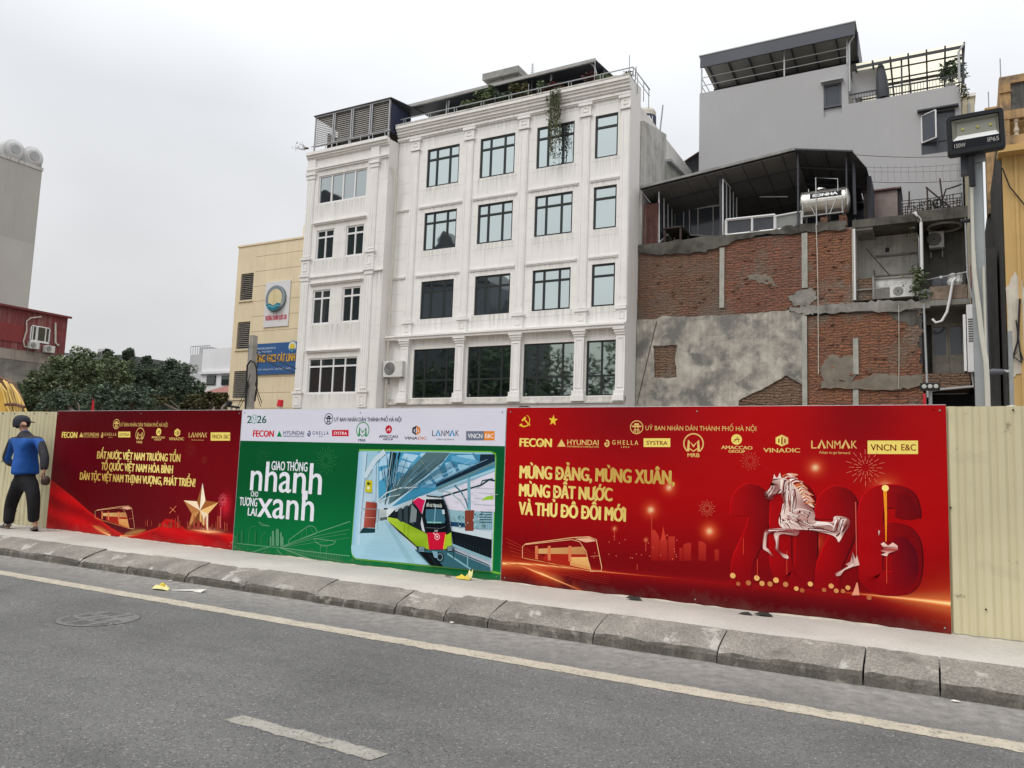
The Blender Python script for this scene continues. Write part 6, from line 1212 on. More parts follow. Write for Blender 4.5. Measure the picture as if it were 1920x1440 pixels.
# covered terrace on the ruin
gm = MB(); runs(gm, -11.0, -4.3, 7.75, 1.6, RY-.0795); runs(gm, x0, x1, 10.75, 1.2, 32.69); part(gm, 'rain_grime', GRIME, rb_)
part(MB().box(-11.1, -1.9, RY+.05, 36.5, 10.70, 10.86), 'terrace_floor', CONC, rb_)
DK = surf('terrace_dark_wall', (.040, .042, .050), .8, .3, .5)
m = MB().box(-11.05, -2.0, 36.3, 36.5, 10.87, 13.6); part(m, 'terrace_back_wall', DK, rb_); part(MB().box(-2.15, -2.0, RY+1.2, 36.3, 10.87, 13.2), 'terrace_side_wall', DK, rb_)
rp = [Q1(102, 470, 30.9), Q1(1570, 103, 30.9), Q2(300, 122, 30.9)]
ROOFU = surf('corrugated_roof', (.075, .076, .08), .65, .25, 1.2, .2)
m = MB(); nr = 56
def ridge(x):  # roof profile along x
    (a, az_), (b, bz), (c_, cz2) = rp
    return az_+(bz-az_)*(x-a)/(b-a) if x < b else bz+(cz2-bz)*(x-b)/(c_-b)
xs_ = [rp[0][0]+(rp[2][0]-rp[0][0])*k/nr for k in range(nr+1)]
for k, x in enumerate(xs_):
    z = ridge(x)-.03; w_ = .03*(k % 2)
    m.v += [(x, 30.9, z+w_), (x, 36.9, z-.55+w_)]; m.c += [(1, 1, 1)]*2
    if k: o = 2*k; m.f.append((o-2, o, o+1, o-1)); m.mi.append(0)
part(m, 'roof', ROOFU, rb_)
part(MB().slab((rp[0][0], 30.86, rp[0][1]-.02), (rp[1][0], 30.86, rp[1][1]-.02), (rp[1][0], 30.92, rp[1][1]-.02), (rp[0][0], 30.92, rp[0][1]-.02), (0, 0, .10)), 'roof_edge', surf('grey_flashing', (.26, .26, .255), .6, .3, 3, .4), rb_)
part(MB().slab((rp[1][0], 30.86, rp[1][1]-.02), (rp[2][0], 30.86, rp[2][1]-.02), (rp[2][0], 30.92, rp[2][1]-.02), (rp[1][0], 30.92, rp[1][1]-.02), (0, 0, .06)), 'roof_edge', SHEETDARK, rb_)
e3 = Q2(465, 398, 33.5); part(MB().slab((rp[2][0], 30.92, rp[2][1]), (rp[2][0]+.4, 32, rp[2][1]-.3), (e3[0], 34.5, e3[1]), (rp[2][0], 34.5, rp[2][1]-.4), (0, 0, -.04)), 'roof_wing', ROOFU, rb_)
m = MB()
for k in range(11):
    x = -10.6+k*.78; z = ridge(x)-.10; m.slab((x, 30.95, z), (x+.05, 30.95, z), (x+.05, 36.4, z-.55), (x, 36.4, z-.55), (0, 0, .05))
for yy in (32.2, 33.8, 35.4):
    q = -.55*(yy-30.9)/6
    m.slab((-11.0, yy, ridge(-11.0)-.16+q), (rp[1][0], yy, rp[1][1]-.16+q), (rp[1][0], yy+.06, rp[1][1]-.16+q), (-11.0, yy+.06, ridge(-11.0)-.16+q), (0, 0, .06))
    m.slab((rp[1][0], yy, rp[1][1]-.16+q), (rp[2][0], yy, rp[2][1]-.16+q), (rp[2][0], yy+.06, rp[2][1]-.16+q), (rp[1][0], yy+.06, rp[1][1]-.16+q), (0, 0, .06))
part(m, 'purlin', SHEETDARK, rb_)
sof = MB(); (a, az_), (b, bz), _ = rp; part(MB().slab((a+.05, 30.96, az_-.10), (b, 30.96, bz-.10), (b, 36.3, bz-.64), (a+.05, 36.3, az_-.64), (0, 0, .02)), 'roof_lining', SOFFIT, rb_)
def bar(name, pts, mat, r=.035): part(MB().tube(pts, r, 6), name, mat, rb_)
p3 = lambda f, x, y, Y: (f(x, y, Y)[0], Y, f(x, y, Y)[1])
bar('terrace_post', [p3(Q1, 1600, 830, 31.1), p3(Q1, 1597, 130, 31.1)], SHEETDARK, .04); bar('terrace_post', [p3(Q1, 868, 920, 31.3), p3(Q1, 860, 330, 31.3)], SHEETDARK, .05); bar('terrace_post', [p3(Q2, 318, 720, 31.6), p3(Q2, 300, 140, 31.6)], SHEETDARK, .06); bar('terrace_post', [p3(Q2, 240, 640, 31.2), p3(Q2, 236, 160, 31.2)], SHEETDARK, .03)
part(MB().box(Q1(105, 620)[0]+.05, Q1(268, 620)[0], 31.35, 31.42, 10.9, Q1(105, 620)[1]), 'rusty_sheet', RUST, rb_)
# white framed partitions
def frame_panel(pts, bars, mat=ALU, w=.05, gl=None, name='partition_frame', thick=.05):
    """four corner points; bars: fractions along the first edge"""
    P = [Vector(p) for p in pts]; m = MB()
    def beam(a, b, ww=w): m.tube([a, b], ww*.62, 4)
    for k in range(4): beam(P[k], P[(k+1) % 4])
    for f in bars: beam(P[0].lerp(P[1], f), P[3].lerp(P[2], f), w*.8)
    o = part(m, name, mat, rb_)
    if gl: part(MB().add([p+Vector((0, .03, 0)) for p in P], [(0, 1, 2, 3)]), 'pane', gl, o)
    return o
def corner_pts(f, l, Y0, Y1): return [(f(x, y, Y)[0], Y, f(x, y, Y)[1]) for (x, y), Y in zip(l, (Y0, Y1, Y1, Y0))]
frame_panel(corner_pts(Q1, [(280, 985), (430, 850), (430, 620), (280, 490)], 31.4, 33.8), (.3, .55, .8), gl=GLASS_BLUE)
frame_panel(corner_pts(Q1, [(430, 850), (650, 940), (650, 670), (430, 690)], 33.8, 33.8)[:0] or [p3(Q1, 430, 900, 33.8), p3(Q1, 860, 930, 33.8), p3(Q1, 860, 630, 33.8), p3(Q1, 430, 690, 33.8)], (.2, .33, .52, .85), gl=DK and GLASS_BLUE)
frame_panel([p3(Q1, 430, 680, 33.79), p3(Q1, 860, 622, 33.79), p3(Q1, 860, 560, 33.79), p3(Q1, 430, 620, 33.79)], (.33, .66), mat=ALUGREY, w=.03)
frame_panel(corner_pts(Q1, [(886, 920), (1015, 760), (1015, 520), (886, 385)], 31.3, 33.6), (.25, .5, .75), gl=GLASS_BLUE)
frame_panel([p3(Q1, 916, 915, 31.15), p3(Q1, 1380, 865, 31.15), p3(Q1, 1380, 722, 31.15), p3(Q1, 916, 770, 31.15)], (.54,), gl=surf('dark_film_glass', (.055, .058, .068), .15, .2, 2), w=.09, name='parapet_window')
frame_panel([p3(Q1, 1385, 865, 31.16), p3(Q1, 1632, 820, 31.16), p3(Q1, 1632, 690, 31.16), p3(Q1, 1385, 735, 31.16)], (), gl=surf('frosted_panel', (.21, .215, .21), .4, .12, 1), w=.06, name='parapet_panel')
tbl = thing('terrace_table', (-9.6, 31.9, 10.86), 'dark wooden table on the roofed terrace behind the white posts', 'table'); a = Q1(330, 870, 31.8); b = Q1(475, 862, 31.8); m = MB().slab((a[0], 31.6, a[1]), (b[0]+.15, 31.6, a[1]), (b[0]+.15, 32.9, a[1]), (a[0], 32.9, a[1]), (0, 0, .06)); DW = surf('dark_wood', (.05, .035, .03), .6, .2, 4); part(m, 'table_top', DW, tbl)
for xx in (a[0]+.03, b[0]+.05):
    for yy in (31.65, 32.8): part(MB().box(xx, xx+.08, yy, yy+.08, 10.862, a[1]), 'leg', DW, tbl)
bg_ = thing('grey_bag', (-9.95, 31.45, 10.9), 'small grey sack slumped under the terrace table', 'bag'); part(MB().lathe((-9.95, 31.45, 10.87), (.1, 0, 1), ((0, .16), (.08, .2), (.16, .12), (.22, .04)), 10), 'sack', SHEETGREY, bg_)
lt_ = thing('tube_light', (-7, 33.5, 12.8), 'white fluorescent tube under the terrace roof', 'lamp'); a = p3(Q1, 1235, 550, 34); b = p3(Q1, 1500, 550, 34); part(MB().tube([a, b], .03, 6), 'tube', ALU, lt_)
# stainless tank on its stand
tk = thing('steel_water_tank', (-3.6, 31.6, 11.4), 'horizontal stainless steel water tank with lettering on the ruin terrace', 'water tank', 'rooftop water tanks')
zc = 12.05; x0, x1 = -4.45, -2.78
part(MB().lathe((x0, 31.55, zc), (1, 0, 0), ((-.10, .02), (-.08, .22), (-.03, .42), (.0, .50), (.02, .52), (.05, .50), (x1-x0-.05, .50), (x1-x0-.02, .52), (x1-x0, .50), (x1-x0+.03, .42), (x1-x0+.08, .22), (x1-x0+.10, .02)), 36), 'barrel', STEEL, tk, smooth=False)
m = MB(); m.lathe((-3.75, 31.5, zc+.49), (0, 0, 1), ((0, .22), (.06, .20), (.09, .08), (.1, 0)), 16); m.tube([(-4.2, 31.5, zc+.47), (-4.2, 31.5, zc+.62)], .02, 6); part(m, 'cap', STEEL, tk)
def on_tank(mb, pts2, fs, col, rr):  # wrap (x, height) onto the barrel's front
    mb.add([(x, 31.55-rr*math.cos(h/rr), zc+rr*math.sin(h/rr)) for x, h in pts2], fs, col)
m = MB(); n = 8
for k in range(n): pass
on_tank(m, [(-4.10, .06+.24*k/n) for k in range(n+1)]+[(-2.95, .06+.24*k/n) for k in range(n+1)], [(k, n+1+k, n+2+k, k+1) for k in range(n)], lin(28, 30, 36), .512); lb = part(m, 'label_band', PRINTM, tk)
m = MB(); vs, fs = glyphs('SONHA', .06); wv = max(v[0] for v in vs); on_tank(m, [(-4.0+v[0]/wv*.92, (.115)+v[1]*.17) for v in vs], fs, lin(225, 228, 225), .520); part(m, 'lettering', PRINTM, lb)
m = MB(); vs, fs = glyphs('TÂN Á', .06); 
st_ = MB()
for xx in (x0+.1, x0+.95, x1-.15): st_.tube([(xx, 31.05, zc-.62), (xx, 31.02, zc-.05)], .022, 5).tube([(xx, 32.1, zc-.62), (xx, 32.08, zc-.05)], .022, 5)
st_.tube([(x0+.1, 31.05, zc-.62), (x1-.1, 31.05, zc-.62)], .025, 5).tube([(x0+.1, 32.1, zc-.62), (x1-.1, 32.1, zc-.62)], .025, 5).tube([(x0+.3, 31.04, zc-.05), (x0+.55, 31.05, zc-.62)], .02, 5).tube([(x1-.35, 31.04, zc-.05), (x1-.6, 31.05, zc-.62)], .02, 5)
for xx in (x0+.1, x0+.95, x1-.15): st_.tube([(xx, 31.05, zc-.62), (xx, 32.1, zc-.62)], .02, 5)
part(st_, 'stand', ALUGREY, tk)
pf = MB(); a = p3(Q1, 1775, 820, 31.0); b = p3(Q1, 1765, 370, 31.0); c_ = p3(Q2, 155, 380, 31.0); pf.tube([a, b, c_, (c_[0], 31.0, c_[2]-.5)], .022, 6); part(pf, 'pipe_frame', ALUGREY, rb_)
for xx in (x0+.7, x1-.3): part(MB().box(xx, xx+.26, 31.3, 31.9, 10.87, 11.40), 'brick_pier', BRICK2, rb_)
# low rooftop objects between the ruin and the grey house
m = MB(); a, b = p3(Q2, 400, 520, 34), p3(Q2, 720, 500, 34); m.box(a[0], b[0], 34, 35.5, 10.9, a[2]); part(m, 'roof_store', surf('pinkish_render', (.27, .22, .20), .9, .25, 1.4, .6), rb_); part(MB().box(a[0]-.05, b[0]+.15, 33.9, 35.6, a[2]+.002, a[2]+.07), 'store_roof', RUST, rb_); part(MB().box(b[0]+.001, b[0]+.12, 34.1, 35.4, 10.9, a[2]), 'store_side', DARKIN, rb_)
tr_ = thing('wire_trellis', (0, 33, 11.1), 'rusty wire trellis with crossed poles and dry creeper on the balcony roof', 'trellis'); m = MB()
tx0, tz0 = p3(Q2, 740, 670, 32.5)[0], 11.12; tx1 = p3(Q2, 1340, 660, 32.5)[0]
for k in range(22): x = tx0+(tx1-tx0)*k/21; m.tube([(x, 32.5, tz0), (x+rn.uniform(-.05, .05), 32.5, tz0+rn.uniform(.7, 1.0))], .016, 4)
for k in range(8): z = tz0+.1+k*.12; m.tube([(tx0, 32.5, z), ((tx0+tx1)/2, 32.5, z+rn.uniform(-.04, .04)), (tx1, 32.5, z+rn.uniform(-.05, .05))], .016, 4)
RUSTD = surf('dark_rust', (.05, .035, .03), .8, .3, 4); part(m, 'wire_mesh', RUSTD, tr_); m = MB()
for l in ([(1010, 670), (1000, 460)], [(990, 460), (1220, 650)], [(1155, 650), (1122, 378)], [(830, 660), (832, 500)], [(1150, 570), (1180, 480), (1250, 460), (1330, 430)], [(1080, 640), (1110, 560)]): m.tube([p3(Q2, *p, 32.45) for p in l], .032, 5)
part(m, 'pole', RUSTD, tr_); m = MB()
for k in range(60): leaves((rn.uniform(tx0+.2, tx1), 32.5, tz0+rn.uniform(0, .9)*(.6 if rn.random() < .5 else 1)), (.15, .1, .12), 5, .05, rn, m, droop=.4)
part(m, 'creeper', LEAF_S, tr_)
ty = thing('rubber_ring', p3(Q2, 1100, 612, 32.3), 'small black rubber ring hung on the wire trellis', 'ring'); c = Vector(p3(Q2, 1100, 612, 32.3)); part(MB().tube([c+Vector((math.cos(2*math.pi*k/18)*.15, 0, math.sin(2*math.pi*k/18)*.15)) for k in range(19)], .035, 7), 'ring', RUBBER, ty)
wr = thing('sagging_wire', p3(Q2, 440, 400, 34), 'thin sagging clothes wires strung before the grey house', 'wire'); m = MB()
for y0, y1, sag in ((152, 160, 20), (402, 395, 18), (268, 235, 20), (310, 300, 10)): m.tube([p3(Q2, 320+(1360-320)*k/10, y0+(y1-y0)*k/10+sag*(1-(k/5-1)**2), 35) for k in range(11)], .012 if sag > 15 and y0 in (152, 402) else .006, 4)
for k in range(14): x = 430+k*66; m.tube([p3(Q2, x, 250, 35), p3(Q2, x+10*math.sin(k), 330, 35), p3(Q2, x+5, 400, 35)], .005, 3)
part(m, 'strand', RUST, wr)
bk = thing('rear_shed_roof', atY(1290, 300, 40), 'dark lean-to roof edge between the stained wall and the grey house', 'roof')
a, b, c, d = atY(1266, 312, 40), atY(1312, 285, 40), atY(1312, 345, 40), atY(1266, 345, 40)
part(MB().slab(a, b, c, d, (0, 1.5, 0)), 'sheet', SHEETDARK, bk); part(MB().tube([atY(1284, 303, 39.9), atY(1284, 336, 39.9)], .05, 6), 'post', ALU, bk)
part(MB().slab(atY(1283, 303, 39.5), atY(1312, 284, 39.5), atY(1314, 292, 42), atY(1290, 310, 42), (0, 0, .05)), 'eave', RUST, bk)

# ================================================================== tall grey house
GY_ = 37.0
gh = thing('grey_house', (-4, GY_, 0), 'tall plain grey house with a covered steel roof terrace', 'building')
part(MB().wall(-10.09, 1.26, 0, 18.43, GY_, [(-4.25, -3.47, 18.0, 18.43), (-.27, 1.04, 15.5, 17.40)], .1), 'wall', GREYWALL, gh)
m = MB().wall(-10.09, -3.19, 18.43, 20.38, GY_, [(-4.25, -3.47, 18.43, 19.58)], .1); m.quad((-3.19, GY_, 18.43), (-3.19, 46, 18.43), (-3.19, 46, 20.38), (-3.19, GY_, 20.38)); m.quad((1.26, GY_, 0), (1.26, 46, 0), (1.26, 46, 18.43), (1.26, GY_, 18.43)); m.quad((-3.19, GY_, 18.43), (1.26, GY_, 18.43), (1.26, 46, 18.43), (-3.19, 46, 18.43)); m.quad((-10.09, 46, 0), (-10.09, GY_, 0), (-10.09, GY_, 20.38), (-10.09, 46, 20.38)); m.quad((-10.09, GY_, 20.38), (-3.19, GY_, 20.38), (-3.19, 46, 20.38), (-10.09, 46, 20.38)); part(m, 'side_wall', GREYWALL, gh)
part(MB().box(-4.25, -3.47, GY_+.1, GY_+.12, 18.0, 18.46), 'wall_infill', GREYWALL, gh)
window(gh, -4.25, -3.47, 18.43, 19.58, GY_+.03, SHEETGREY, GLASS_BLUE, (), (), .10)
part(MB().box(-4.35, -3.38, GY_-.25, GY_+.0, 19.62, 19.67), 'window_hood', ALUGREY, gh)
window(gh, -.27, 1.04, 15.5, 17.40, GY_+.03, SHEETGREY, GLASS_BLUE, (.47,), (.30,), .05)
part(MB().box(-.40, 1.18, GY_-.25, GY_+.0, 17.42, 17.49), 'window_hood', SHEETDARK, gh)
sa = [(-.24, GY_-.02, 16.05), (.30, GY_-.42, 16.05), (.30, GY_-.42, 17.28), (-.24, GY_-.02, 17.28)]
P = [Vector(p) for p in sa]; m = MB()
for k in range(4): m.tube([P[k], P[(k+1) % 4]], .035, 5)
o = part(m, 'open_sash', ALU, gh); part(MB().add([p+Vector((0, .01, 0)) for p in P], [(0, 1, 2, 3)]), 'pane', GLASS_BLUE, o)
# canopy of the left terrace
Q5 = lambda x, y, Y: atY(1290+x/5.486, 20+y/5.486, Y)
a, b = Q5(112, 468, 36.6), Q5(1725, 105, 36.6); zt_ = (a.z+b.z)/2
m = MB().slab((a.x, 36.6, zt_-.02), (b.x, 36.6, zt_-.02), (b.x, 44, zt_-.5), (a.x, 44, zt_-.5), (0, 0, .05)); part(m, 'canopy_roof', AWN, gh)
part(MB().box(a.x+.06, b.x-.05, 36.62, 36.72, zt_-.62, zt_-.03), 'canopy_fascia', SHEETGREY, gh)
SOFFITB = surf('canopy_soffit_board', (.26, .255, .23), .7, .2, .4)  # mid-grey boards under the canopy
part(MB().slab((a.x+.1, 36.75, zt_-.30), (b.x-.1, 36.75, zt_-.30), (b.x-.1, 43.9, zt_-.78), (a.x+.1, 43.9, zt_-.78), (0, 0, .04)), 'canopy_soffit', SOFFITB, gh)
m = MB()
for k in range(7): x = a.x+.3+k*1.0; m.slab((x, 36.8, zt_-.40), (x+.06, 36.8, zt_-.40), (x+.06, 43.8, zt_-.86), (x, 43.8, zt_-.86), (0, 0, .08))
m.box(a.x+.1, b.x-.1, 39.2, 39.3, zt_-.68, zt_-.55); part(m, 'canopy_rafter', SHEETDARK, gh)
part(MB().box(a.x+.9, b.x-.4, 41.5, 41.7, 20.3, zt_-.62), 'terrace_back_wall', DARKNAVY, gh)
m = MB(); zr = 20.38
for x in (a.x+.04, -6.0, -3.22): m.box(x-.03, x+.03, 36.98, 37.04, zr, zt_-.5)
for z in (zr+.38, zr+.80): m.tube([(a.x+.04, 37.0, z), (-3.22, 37.0, z)], .02, 5)
for yy in (38.5, 40, 41.5): m.tube([(a.x+.04, yy, zr), (a.x+.04, yy, zr+.8)], .02, 5)
for z in (zr+.38, zr+.80): m.tube([(a.x+.04, 37.0, z), (a.x+.04, 41.5, z)], .02, 5)
part(m, 'terrace_rail', ALUGREY, gh)
c, d = Q5(1735, 105, 37.6), Q5(1800, 460, 37.6)
part(MB().slab((b.x-.02, 37.4, d.z-.05), (b.x-.02, 39.8, d.z-.05), (b.x-.02, 39.8, zt_-.35), (b.x-.02, 37.4, zt_-.1), (.05, 0, 0)), 'side_sheet', SHEETGREY, gh)
m = MB(); m.tube([(b.x-.12, 36.9, zt_-.1), (b.x-.12, 36.9, zt_-.55), (b.x-.32, 36.95, zt_-.85), (b.x-.32, 36.95, 19.0)], .045, 6); part(m, 'downpipe', ALUGREY, gh)
# pergola of the right terrace
Q6 = lambda x, y, Y: atY(1580+x/5.538, 60+y/5.538, Y)
a, b = Q6(132, 305, 37.0), Q6(1262, 145, 37.0); zp = (a.z+b.z)/2; pb = 43.0; zb = zp-.35
PANEL, t_, p_ = new_mat('translucent_sheet'); p_.inputs['Base Color'].default_value = (.80, .76, .60, 1); p_.inputs['Roughness'].default_value = .5
tr2 = t_.nodes.new('ShaderNodeBsdfTranslucent'); tr2.inputs[0].default_value = (.95, .90, .72, 1); mxs = t_.nodes.new('ShaderNodeMixShader'); mxs.inputs[0].default_value = .75
t_.links.new(p_.outputs[0], mxs.inputs[1]); t_.links.new(tr2.outputs[0], mxs.inputs[2]); t_.links.new(mxs.outputs[0], t_.nodes['Material Output'].inputs[0])
part(MB().quad((a.x, 36.95, zp), (b.x, 36.95, zp), (b.x, pb, zb), (a.x, pb, zb)), 'pergola_sheet', PANEL, gh)
m = MB()
for k in range(7): x = a.x+(b.x-a.x)*k/6; m.slab((x-.035, 36.9, zp-.12), (x+.035, 36.9, zp-.12), (x+.035, pb, zb-.12), (x-.035, pb, zb-.12), (0, 0, .11))
for q in (0, .12, .28, .34, .52, .70, .86, 1): yy = 36.93+q*6; zz = zp+(zb-zp)*q; h_ = .12 if q in (0, .34, .70, 1) else .05; m.box(a.x, b.x, yy, yy+.05, zz-.02-h_-.11, zz-.125)
part(m, 'pergola_beam', SHEETDARK, gh)
m = MB(); m.box(b.x-.75, b.x-.68, 42.5, 42.57, 18.43, zb); m.box(-1.02, -.95, 37.02, 37.09, 18.43, zp-.13); m.box(b.x-.10, b.x-.02, 36.98, 37.06, 18.43, zp-.13); part(m, 'pergola_post', SHEETDARK, gh)
m = MB(); m.tube([(b.x, 36.9, zp-.1), (b.x-.22, 36.9, zp-.4), (b.x-.22, 36.9, 18.5)], .05, 6); part(m, 'downpipe', ALUGREY, gh)
m = MB()
for k in range(34): x = -2.9+k*.12; m.box(x, x+.02, 37.05, 37.07, 18.45, 18.86)
m.box(-3.15, 1.2, 37.04, 37.09, 18.86, 18.92); part(m, 'balustrade', SHEETDARK, gh); m = MB().box(-3.15, 1.2, 42.0, 42.05, 18.9, 18.98)
for k in range(36): x = -3.1+k*.12; m.box(x, x+.02, 42.0, 42.02, 18.45, 18.9)
part(m, 'balustrade', SHEETDARK, gh)
part(MB().box(-3.05, -1.95, 37.5, 37.6, 18.9, 20.2), 'stair_door', GREYWALL, gh)
um = thing('folded_umbrella', (-1.75, 37.2, 18.45), 'folded dark umbrella standing on the grey house terrace', 'umbrella'); part(MB().tube([(-1.78, 37.2, 18.45), (-1.78, 37.2, 20.25)], .03, 6), 'pole', RUBBER, um); part(MB().lathe((-1.75, 37.2, 18.5), (-.06, 0, 1), ((0, .27), (.4, .27), (1.0, .22), (1.5, .15), (1.72, .05)), 12), 'canopy', SHEETDARK, um)
tp = thing('potted_tree', (.75, 37.6, 18.43), 'small dark potted tree under the pale pergola', 'tree'); m = MB(); c = Q6(1110, 440, 37.6)
for _ in range(14): leaves((c.x+rn.uniform(-.4, .45), 37.6+rn.uniform(-.3, .3), c.z+rn.uniform(-.25, .5)), (.32, .3, .26), 34, .10, rn, m)
part(m, 'crown', LEAF_D, tp); part(MB().tube([(c.x, 37.6, 18.8), (c.x+.05, 37.6, c.z)], .03, 6), 'trunk', BARK, tp); part(MB().lathe((c.x, 37.6, 18.44), (0, 0, 1), ((0, .15), (.35, .2), (.36, .17)), 14), 'pot', CONC2, tp)
cw = thing('creeper_plant', (1.4, 36.9, 17), 'dry creeper climbing the right edge of the grey house', 'plant'); m = MB(); s = MB()
for k in range(12): c = Q6(1255+rn.uniform(-20, 40), 560+k*12, 36.9); leaves(c, (.16, .12, .14), 12, .06, rn, m)
a, b, c = Q6(1230, 720, 36.95), Q6(1265, 640, 36.9), Q6(1275, 540, 36.9); s.tube([a, b, c], .025, 5); part(m, 'foliage', LEAF_S, cw); part(s, 'stem', BARK, cw)
a, b = Q6(1245, 690, 41), Q6(1372, 850, 41); cb = thing('cream_building', (a.x, 41, 0), 'cream building edge glimpsed beside the grey house', 'building'); part(MB().box(a.x, b.x, 41, 47, 0, a.z), 'wall', surf('cream_wall', (.60, .55, .42), .85, .1, .7, .3), cb); part(MB().tube([(a.x+.25, 40.93, 5), (a.x+.25, 40.93, a.z-.3)], .05, 6), 'downpipe', ALUGREY, cb); part(MB().box(a.x-.1, b.x+.06, 40.9, 47, a.z+.002, a.z+.16), 'cornice', TRIM, cb)
gp_ = MB(); gp_.tube([(1.19, 36.9, 0), (1.19, 36.9, 17.0)], .05, 6); part(gp_, 'downpipe', GALV, gh)
# ================================================================== ochre building at the right
YX, YY = 2.03, 28.0
oc = thing('ochre_building', (6, YY, 0), 'weathered ochre building with balusters and a near black side wall', 'building')
m = MB(); m.slab((YX, YY+.05, 0), (YX, 38, 0), (YX, 38, 11.9), (YX, YY+.05, 12.9), (.2, 0, 0)); part(m, 'side_wall', DARKWALL, oc)
part(MB().box(YX, 9, YY, YY+.3, 0, 11.60), 'front_wall', OCHRE, oc)
part(MB().box(YX-.12, 9, YY-.5, YY+.25, 11.602, 11.74).box(YX-.05, 9, YY-.35, YY+.2, 11.742, 11.86), 'balcony_cornice', OCHRE, oc)
part(MB().box(YX, 9, YY-.28, YY-.1, 11.862, 12.18).box(YX-.02, 9, YY-.30, YY-.05, 12.72, 13.0).box(YX, YX+.22, YY-.28, YY-.1, 12.182, 12.718), 'balcony_rail', OCHREOLD, oc)
part(MB().box(YX+.05, 9, YY+.12, YY+.3, 11.862, 12.98), 'balcony_back', OCHRE, oc)
m = MB()
for k in range(20): m.lathe((YX+.40+k*.27, YY-.19, 12.182), (0, 0, 1), ((0, .075), (.05, .075), (.06, .045), (.16, .085), (.30, .045), (.43, .045), (.46, .075), (.536, .075)), 10)
part(m, 'baluster', surf('pale_baluster', (.55, .46, .36), .8, .2, 3, .4), oc)
part(MB().box(YX, YX+.30, YY, YY+.3, 13.002, 14.27).box(YX+.302, 9, YY, YY+.3, 14.02, 14.27).box(YX-.02, YX+.33, YY-.05, YY-.001, 13.72, 13.77), 'attic_frame', OCHREOLD, oc); part(MB().box(YX+.302, 9, YY+.08, YY+.3, 13.002, 14.018), 'attic_wall', surf('black_mould_wall', (.075, .075, .07), .95, .3, 1.5, .6, (.3, .29, .27), ((.26, .25, .23), .55, .68, 2.2, .6)), oc)
m = MB(); m.slab((YX+.0, YY+.3, 12.9), (YX+.0, 31.5, 12.4), (YX+.0, 31.5, 12.9), (YX+.0, YY+.3, 14.2), (.15, 0, 0)); part(m, 'attic_side', OCHREOLD, oc)
m = MB(); m.box(YX+.32, YX+.40, YY-.05, YY-.001, 3, 11.598).box(YX+.9, YX+1.02, YY-.06, YY-.001, 3, 11.598); part(m, 'pilaster_strip', OCHRE, oc)
m = MB().plate(rag([(YX-.01, 4.6), (YX-.01, 7.4), (YX+.25, 7.9), (YX+.55, 7.2), (YX+.7, 6.0), (YX+.6, 5.0), (YX+.3, 4.7), (YX-.01, 4.6)], 4, .05)[:-1], YY-.03, YY-.002); part(m, 'bare_plaster', surf('peeled_plaster', (.52, .48, .40), .9, .2, 1.5, .6), oc)
a = atY(1868, 455, 34); m = MB().box(YX-.1, YX+.6, 33.5, 34.2, 11.5, atY(1862, 200, 33.5).z); part(m, 'rear_post', OCHREOLD, oc)
m = MB(); a = atY(1875, 110, 28.3); m.tube([(a.x, 28.3, 14.2), a], .018, 5); a = atY(1853, 172, 33.8); m.tube([(a.x, 33.8, 13.0), a], .02, 5); part(m, 'lightning_rod', GALV, oc)
m = MB(); m.tube([atY(1879, 315, 27.9), atY(1893, 350, 27.9), atY(1930, 395, 27.9)], .02, 5); m.tube([atY(1912, 560, 27.9), atY(1908, 640, 27.9), atY(1893, 690, 27.9), atY(1885, 720, 27.9)], .03, 5); m.tube([atY(1905, 600, 27.9), atY(1915, 680, 27.9), atY(1900, 668, 27.9), atY(1912, 655, 27.9), atY(1918, 675, 27.9)], .02, 5); part(m, 'loose_cable', RUBBER, oc)
al = thing('alley_shade_wall', (1.6, 44, 0), 'black wall closing the alley beside the ochre building, coloured as its shade', 'wall'); part(MB().box(1.27, 2.6, 44, 44.3, 0, 12), 'wall', DARKIN, al)  # the alley's shade is put into this near-black wall colour
lowd = thing('lower_dark_shed', (0.6, 33, 0), 'dark open shed front below the balcony at the alley', 'shed'); part(MB().box(-.3, 2.0, 33.1, 33.4, 0, 4.6), 'wall', DARKIN, lowd); part(MB().box(1.4, 1.95, 30.2, 33, 0, 9.3).box(1.45, 1.9, 33.0, 42, 0, 8.6), 'side_wall', DARKWALL, lowd)
part(MB().box(1.22, 1.32, RY+.1, RY+.16, 4.6, 9.0), 'red_post', RED, lowd)
mk = thing('rounded_cover', (2.0, 12, 1.2), 'pale helmet shaped cover just showing over the fence by the ochre wall', 'cover')  # unidentified pale thing above the fence, shaped as a plain rounded cover
c = atY(1896, 760, 12); part(MB().lathe((c.x, 12, c.z-.5), (0, 0, 1), ((0, .13), (.38, .13), (.44, .11), (.49, .06), (.50, .01)), 14), 'cover', surf('off_white_cover', (.58, .55, .48), .7, .15, 6), mk); mk['label'] = 'off white rounded cover showing over the fence right of the steel pole'

# street lamp in the alley
sl = thing('street_lamp', (2.0, 20, 0), 'small grey street lamp with a short arm in the dark alley', 'street lamp'); a, b, c = atY(1897, 772, 20), atY(1896, 697, 20), atY(1855, 696, 20)
part(MB().tube([(a.x, 20, 0), (b.x, 20, b.z+.9)], .045, 8), 'pole', GALV, sl); part(MB().tube([b, (c.x+.25, 20, c.z)], .03, 6), 'arm', ALUGREY, sl); part(MB().lathe((c.x+.3, 20, c.z-.02), (-1, 0, 0), ((0, .03), (.05, .06), (.25, .075), (.36, .02)), 10), 'lamp_head', SHEETGREY, sl); part(MB().tube([(a.x-.5, 20, 0), (a.x-.5, 20, a.z+.35)], .06, 8), 'side_pipe', GALV, sl)

